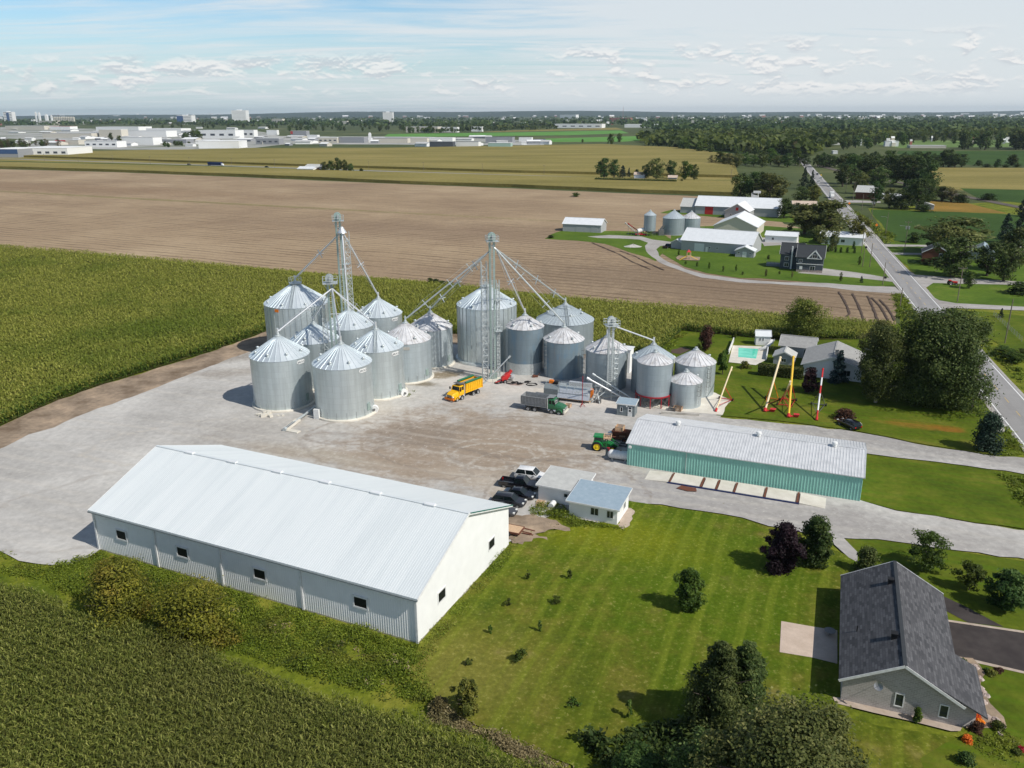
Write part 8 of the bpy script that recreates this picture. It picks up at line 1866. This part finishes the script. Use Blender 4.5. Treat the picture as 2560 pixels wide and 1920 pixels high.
for x_, y_, lb in ((885, 826, 'black mailbox on a post at the road by the white house'), (1045, 1085, 'black box on a post at the mouth of the asphalt drive')): p = z6(x_, y_); t = thing('mailbox', lb, 'mailbox', tuple(p)); MB().tube((0, 0, 0), (0, 0, 1.0), .06).build('post', MATS['pole_wood'], t); MB().box(-.35, .35, -.3, .3, 1.0, 1.7).build('box', MATS['black_plastic'], t)
# wire fence beyond the road
zf = z7; a, b_ = zf(1485, 90), zf(1700, 290); t = thing('wire_fence', 'wire fence with thin posts in the grass beyond the road', 'fence', tuple(a)); n_ = 12
for k in range(n_ + 1): p = (a.lerp(b_, k / n_) - a); MB().tube(p, p + V(0, 0, 1.4), .05, n=5).build('post', MATS['rim_grey'], t)
m2 = MB(); [m2.tube(V(0, 0, z), (b_ - a) + V(0, 0, z), .015, n=3) for z in (.3, .6, .9, 1.2)]; m2.build('wire', MATS['rim_grey'], t)
p = z7(1490, 985); m2 = MB(); m2.tube((-1.5, 0, .4), (1.5, 0, .4), .45, n=12); tag(m2.build('culvert', MATS['concrete'], None, loc=tuple(p)), 'concrete culvert pipe end in the ditch by the lane', 'culvert')

# vehicles on the roads
def box_truck(label, p, rot, L=8.5, body='white_paint', cabm='white_paint', name='lorry'):
    t = thing(name, label, 'truck', (p[0], p[1], 0), rot); MB().box(-L / 2, L / 2 - 2.4, -1.25, 1.25, 1.1, 3.8).build('cargo_box', MATS[body], t); MB().loft([sect(L / 2 - 2.2, 1.15, .6, 2.6), sect(L / 2 - .9, 1.15, .6, 2.5), sect(L / 2, 1.0, .6, 1.6)]).build('cab', MATS[cabm], t, smooth=True)
    MB().box(L / 2 - 1.0, L / 2 - .55, -.95, .95, 1.6, 2.25).build('windscreen', MATS['car_glass'], t); MB().box(-L / 2, L / 2 - .3, -.5, .5, .7, 1.1).build('chassis', MATS['black_plastic'], t)
    for x_ in (-L / 2 + 1.2, L / 2 - 1.2):
        for y_ in (-1.05, 1.05): wheel(t, x_, y_, .48, .3)
    return t
RA = math.atan2(-1, -.292)
box_truck('white box truck driving towards the camera on the far road', (z6(600, 385)).lerp(z6(600, 385), 1), RA)
for x_, y_, st, pm, lb in ((488, 262, 'suv', 'white_car', 'white car nearest behind the box truck on the far road'), (494, 250, 'suv', 'white_car', 'white van like car second behind the box truck'), (512, 225, 'suv', 'white_car', 'third white car on the far road'), (480, 192, 'sedan', 'grey_car', 'grey car in the row on the far road'), (412, 105, 'sedan', 'white_car', 'last car on the far road before the trees')):
    p = z6(x_, y_); car(lb, p, RA, 4.7, 1.9, 1.6, pm, st, 'car', 'cars on the far road', 'driving_car')
HWA = math.atan2((hp[2] - hp[1]).y, (hp[2] - hp[1]).x)
p = at(540, 414.5); box_truck('dark blue lorry on the distant highway', p, HWA, 22, 'blue_steel', 'white_paint'); p = at(473, 412.5); car('small dark car left of the lorry on the distant highway', p, HWA, 4.7, 1.9, 1.6, 'black_car', 'suv', 'car', None, 'driving_car'); p = at(667, 418.5); car('black car right of the lorry on the distant highway', p, HWA, 4.7, 1.9, 1.5, 'black_car', 'sedan', 'car', None, 'driving_car')
p = at(704, 429.5); car('white pickup beside the distant farmhouse', p, HWA, 5.4, 1.9, 1.7, 'white_car', 'pickup', 'pickup truck')

# ================================================================== town in the distance
M('far_white', (.85, .85, .84), .7); M('far_cream', (.62, .58, .50), .8); M('far_grey', (.30, .31, .33), .8); M('far_dark', (.08, .09, .11), .8); M('far_red', (.45, .05, .05), .8); M('far_brick', (.32, .12, .09), .8); M('far_aqua', (.35, .50, .46), .7); M('far_blue', (.05, .10, .22), .6); M('far_roof', (.52, .52, .51), .8)


def block(label, x0, x1, yb, yt, wall, roof='far_roof', depth=None, ang=GA, win=0, cat='building', name='warehouse', band=None, group=None):
    a, b_ = at(x0, yb), at(x1, yb); k = mpp(a); W_ = (b_ - a).length * .96; h = (yb - yt) * k * .93; D = depth or max(12, W_ * .4)
    h = max(3.5, h - D * 53 / a.length * .55 if yb > 318 else h)
    t = thing(name, label, cat, (a.x, a.y, 0), math.atan2((b_ - a).y, (b_ - a).x) * .6 + ang * .4 if ang else 0, group)
    MB().box(0, W_, 0, D, 0, h).build('wall', MATS[wall], t); MB().box(-.2, W_ + .2, -.2, D + .2, h, h + .4).build('roof', MATS[roof], t)
    if band: MB().box(-.1, W_ * band[1], -.15, -.01, h * .45, h * .98).build('band', MATS[band[0]], t)
    for i in range(win):
        m2 = MB(); u = W_ * (i + .5) / win; m2.box(u - W_ / win * .25, u + W_ / win * .25, -.12, -.01, h * .35, h * .6); m2.build('window', MATS['far_dark'], t)
    return t


block('long white warehouse cut by the left edge, with small square windows', 50, 176, 391, 371, 'far_white', 'far_white', 60, R_(-5), 6)
block('grey glazed front end of the long white warehouse at the left edge', -30, 50, 394, 374, 'far_grey', 'far_white', 60, R_(-5), band=('far_blue', 1))
block('bright white box shaped warehouse standing in front, left of the middle', 497, 599, 371, 353, 'far_white', 'far_white', 45, 0)
for i, (x0, x1, yb, yt, wl, rf, kw, lb) in enumerate((
    (107, 246, 344, 334, 'far_cream', 'far_roof', {}, 'cream warehouse with grey roof at the left'), (241, 360, 329, 318, 'far_white', 'far_roof', {}, 'long white warehouse farthest back at the left'), (366, 463, 331, 322, 'far_white', 'far_white', {}, 'flat white warehouse behind the tree belt'),
    (249, 312, 344, 326, 'far_cream', 'far_white', {}, 'square cream warehouse at the left'), (321, 428, 342, 328, 'far_white', 'far_roof', {}, 'white warehouse right of the square cream one'), (213, 304, 368, 354, 'far_white', 'far_roof', dict(win=5), 'white factory with many openings at the field edge'), (304, 394, 362, 345, 'far_white', 'far_roof', {}, 'stepped white factory at the field edge'),
    (393, 475, 358, 349, 'far_grey', 'far_roof', {}, 'long grey roofed store before the dark trees'), (499, 599, 346, 327, 'far_white', 'far_white', dict(win=4), 'white building with a rounded roof line'), (594, 640, 344, 326, 'far_white', 'far_roof', dict(win=3), 'white store with a small tower'), (139, 205, 361, 351, 'far_cream', 'far_roof', dict(band=('far_red', .45)), 'shop with a red sign band at the left'),
    (124, 182, 324, 317, 'far_white', 'far_red', {}, 'low building with a red roof at the left'), (14, 124, 324, 316, 'far_cream', 'far_roof', {}, 'very long pale building at the far left'), (640, 704, 361, 346, 'far_grey', 'far_white', dict(win=4), 'pale store beside the tree belt'), (667, 695, 337, 326, 'far_white', 'far_white', {}, 'small white cube shaped warehouse left of the middle'), (727, 770, 341, 328, 'far_grey', 'far_roof', dict(band=('far_red', .15)), 'dark store with a red corner'),
    (769, 796, 348, 338, 'far_white', 'far_white', {}, 'little white block left of the middle'), (796, 848, 357, 344, 'far_cream', 'far_white', dict(win=4), 'cream hall with a white strip'), (848, 916, 357, 343, 'far_grey', 'far_roof', {}, 'grey hall beside the tall white tanks'), (932, 1026, 357, 345, 'far_cream', 'far_grey', {}, 'long grey topped hall right of the white tanks'), (1026, 1071, 358, 346, 'far_cream', 'far_cream', {}, 'sand coloured hall right of the white tanks'),
    (1068, 1136, 353, 344, 'far_white', 'far_white', {}, 'white hall behind the dark grey one'), (1074, 1136, 368, 354, 'far_dark', 'far_grey', {}, 'dark grey hall at the field edge'), (1140, 1200, 367, 354, 'far_white', 'far_grey', {}, 'white hall right of the dark grey one'), (1214, 1285, 358, 343, 'far_grey', 'far_grey', {}, 'large grey hall right of the middle'), (1220, 1280, 370, 357, 'far_aqua', 'far_white', {}, 'pale aqua hall at the field edge'),
    (1297, 1331, 354, 344, 'far_white', 'far_white', {}, 'white garage right of the aqua hall'), (1334, 1362, 357, 348, 'far_blue', 'far_dark', {}, 'small dark glass building'), (1103, 1146, 331, 318, 'far_white', 'far_roof', {}, 'white hall behind the bright green field'), (1178, 1207, 329, 317, 'far_white', 'far_white', {}, 'white hall further right behind the green field'), (1015, 1100, 331, 317, 'far_cream', 'far_roof', {}, 'long cream hall behind the trees'),
    (1381, 1511, 320, 310, 'far_white', 'far_roof', dict(win=6), 'row of white shops behind the green field'), (1561, 1702, 319, 311, 'far_white', 'far_white', {}, 'very long low white hall'), (1523, 1578, 304, 295, 'far_brick', 'far_brick', {}, 'big red brick factory'), (1728, 1746, 313, 301, 'far_cream', 'far_cream', {}, 'twin pale silos building'), (1745, 1780, 317, 310, 'far_white', 'far_white', {}, 'low white block right of the pale silos'), (836, 870, 310, 303, 'far_cream', 'far_roof', {}, 'pale town hall like block'),
    (680, 708, 309, 298, 'far_cream', 'far_cream', dict(win=4), 'cream apartment slab'), (1592, 1616, 302, 294, 'far_white', 'far_white', {}, 'white tanks building right of the brick factory'), (1400, 1440, 296, 287, 'far_white', 'far_white', {}, 'white clinic building near the horizon'), (1855, 1880, 364, 355, 'far_roof', 'far_roof', {}, 'grey roofed barn at the edge of the wood'), (1685, 1730, 363, 355, 'far_grey', 'far_roof', {}, 'highway overpass like long low grey roof'),
    (2074, 2100, 362, 356, 'far_white', 'far_white', {}, 'long white roof behind the village trees'), (2212, 2246, 366, 354, 'far_white', 'far_roof', {}, 'white gabled house in the far village'), (2148, 2180, 354, 344, 'far_cream', 'far_roof', {}, 'pale house with spire in the far village'), (2418, 2434, 356, 345, 'far_brick', 'far_brick', {}, 'red house in the far village at the right'), (2275, 2365, 370, 365, 'far_cream', 'far_roof', {}, 'row of parked trailers beside the far village'), (1945, 1960, 378, 366, 'far_white', 'far_white', {}, 'small white house left of the far road'), (1935, 1955, 385, 379, 'far_grey', 'far_roof', {}, 'low grey garage left of the far road'), (2082, 2094, 385, 378, 'far_white', 'far_white', {}, 'tiny white house right of the far road'))):
    block(lb if len(lb.split()) > 3 else lb + ' of the town', x0, x1, yb, yt, wl, rf, **kw)


def tower_b(label, x0, x1, yb, yt, wall, floors=8, dark=None, name='tower_block'):
    a, b_ = at(x0, yb), at(x1, yb); k = mpp(a); W_ = (b_ - a).length; h = (yb - yt) * k; t = thing(name, label, 'tower block', (a.x, a.y, 0), 0)
    MB().box(0, W_, 0, W_ * .7, 0, h).build('wall', MATS[wall], t); MB().box(W_ * .3, W_ * .6, W_ * .2, W_ * .5, h, h * 1.06).build('lift_house', MATS[wall], t)
    for f in range(floors): MB().box(W_ * .06, W_ * .94, -.3, -.02, h * (f + .35) / floors, h * (f + .65) / floors).build('window_band', MATS['far_roof' if not dark else 'far_dark'], t)
    if dark: MB().box(W_ * dark[0], W_ * dark[1], -.6, -.31, h * .1, h * .95).build('glass_front', MATS['far_blue'], t)
    return t
tower_b('white hotel tower left of the middle of the horizon', 581, 611, 305, 280, 'far_white', 9); tower_b('plain white tower block in the middle of the horizon', 958, 980, 304, 283, 'far_white', 10); tower_b('office block with a dark blue glass corner', 444, 476, 311, 292, 'far_white', 6, (0, .42)); tower_b('white tower with blue stripe at the far left of the horizon', 12, 29, 308, 286, 'far_white', 7, (.35, .65))
# port grain elevator
for i in range(12):
    p = at(138 + i * 4.4, 309); k = mpp(p); m2 = MB(); m2.lathe([(2.0 * k, 0), (2.0 * k, 13 * k), (.01, 14 * k)], 12); tag(m2.build('storage_tank', MATS['far_cream'], None, smooth=True, loc=tuple(p)), 'pale storage tank in the far grain terminal row', 'silo', 'tanks of the far grain terminal')
for x_, w_, hp_, lb in ((93, 3, 23, 'leftmost thin white tower of the far grain terminal'), (101, 3.5, 22, 'second thin white tower of the far grain terminal'), (118, 5, 18, 'short stout tower of the far grain terminal'), (131, 3, 17, 'slim tower next to the far terminal tanks'), (925, 6, 20, 'tall white twin tanks among the halls')):
    p = at(x_, 311 if x_ < 200 else 356); k = mpp(p); m2 = MB(); m2.box(-w_ / 2 * k, w_ / 2 * k, 0, w_ * k, 0, hp_ * k); m2.box(-w_ / 3 * k, w_ / 3 * k, w_ * .2 * k, w_ * .8 * k, hp_ * k, (hp_ + 2) * k); tag(m2.build('terminal_tower', MATS['far_white'], None, loc=tuple(p)), lb, 'tower')
block('long pale hall below the far grain terminal towers', 96, 138, 311, 303, 'far_cream')
for x_, yt, yb, lb in ((1557, 269, 300, 'tall thin lattice mast on the horizon'), (1681, 287, 308, 'church spire right of the brick factory'), (1225, 283, 292, 'small white spire on the horizon'), (721, 284, 292, 'white water tower stem on the horizon')):
    p = at(x_, yb); k = mpp(p); m2 = MB(); m2.tube((0, 0, 0), (0, 0, (yb - yt) * k), 1.2 * k if 'spire' in lb or 'tower' in lb else .5 * k, .2 * k, 6); tag(m2.build('mast', MATS['far_cream' if 'spire' in lb else 'far_white' if 'tower' in lb else 'far_brick'], None, loc=tuple(p)), lb, 'mast')
# small houses of the town: one house with parts, copied
hs_ = []
for mt, rf in (('far_white', 'far_roof'), ('far_cream', 'far_white'), ('far_brick', 'far_roof'), ('far_grey', 'far_white')):
    t = thing('town_house', '', 'house'); MB().loft([[V(x_, 0, 0), V(x_, 1, 0), V(x_, 1, .7), V(x_, .5, 1), V(x_, 0, .7)] for x_ in (0, 1)]).build('wall', MATS[mt], t); m2 = MB(); m2.add([V(-.03, -.05, .67), V(1.03, -.05, .67), V(1.03, .5, 1.03), V(-.03, .5, 1.03), V(1.03, 1.05, .67), V(-.03, 1.05, .67)], [(0, 1, 2, 3), (3, 2, 4, 5)]); m2.build('roof', MATS[rf], t); hs_.append(t)
for i in range(285):
    yy = 288 + 26 * g.uniform(0, 1) ** 1.5; xx = g.uniform(-40, 2600)
    if yy > 300 and xx > 2000: yy = 290 + g.uniform(0, 9)
    if i > 255: xx = g.uniform(1720, 2560); yy = g.uniform(350, 368)
    s = hs_[i] if i < 4 else copy_tree(hs_[int(g.choice([0, 0, 1, 2, 3]))]); p = at(xx, yy); k = mpp(p)
    w_ = g.uniform(4, 15) * k * (.6 if yy > 300 else 1); s.location = (p.x, p.y, 0); s.scale = (w_, w_ * .5, g.uniform(2.0, 4.5) * k + 6); s.rotation_euler = (0, 0, g.uniform(-.3, .3))
    tag(s, 'small pale building scattered in the far town below the horizon', 'house', 'houses of the far town')

for i in range(80):
    xx = g.uniform(0, 720) if i < 55 else g.uniform(720, 1380); yy = g.uniform(320, 368) if i < 55 else g.uniform(345, 366)
    s = copy_tree(hs_[int(g.choice([0, 0, 0, 1, 3]))]); p = at(xx, yy); k = mpp(p); w_ = g.uniform(10, 40) * k; s.name = 'store'
    s.location = (p.x, p.y, 0); s.scale = (w_, w_ * .7, g.uniform(4, 8)); s.rotation_euler = (0, 0, g.uniform(-.6, .1)); tag(s, 'low pale store scattered among the bigger warehouses', 'store', 'small stores among the warehouses')

# hills on the horizon
m2 = MB(); n = 160; D0, D1 = 15500, 22000; vs = []; rr_ = random.Random(3)
for i in range(n + 1):
    x_ = -20000 + 40000 * i / n; hgt = 62 + 26 * math.sin(i * .09 + 1) + 10 * math.sin(i * .31) + rr_.uniform(-2, 2) + 30 * (i / n)
    vs += [V(x_, D0 - 1500, 0), V(x_, D0, hgt * .6), V(x_, D0 + 2500, hgt), V(x_, D1, 0)]
m2.add(vs, [(i * 4 + k, i * 4 + 4 + k, i * 4 + 5 + k, i * 4 + 1 + k) for i in range(n) for k in range(3)])
tag(m2.build('hills', MATS['hill'], None, smooth='all'), kind='structure')

# the air between
m2 = MB(); m2.box(-19800, 19800, -300, 21000, -1.0, 170)
hz_ = m2.build('haze', bpy.data.materials.new('haze_air')); hm = hz_.data.materials[0]; hm.use_nodes = True; t = NT(hm.node_tree); t.n.clear()
pvn = t.new('ShaderNodeVolumePrincipled'); pvn.inputs['Color'].default_value = (.66, .80, .92, 1); pvn.inputs['Density'].default_value = 0.000034; pvn.inputs['Anisotropy'].default_value = .2
ou = t.new('ShaderNodeOutputMaterial'); t.l.new(pvn.outputs[0], ou.inputs['Volume']); tag(hz_, kind='stuff')

# the prototypes leave the scene
for k, ps in PR.items():
    for t in ps:
        for ch in list(t.children): bpy.data.objects.remove(ch)
        bpy.data.objects.remove(t)
for o in bpy.data.objects:
    for kk in ('_apex',):
        if kk in o: del o[kk]
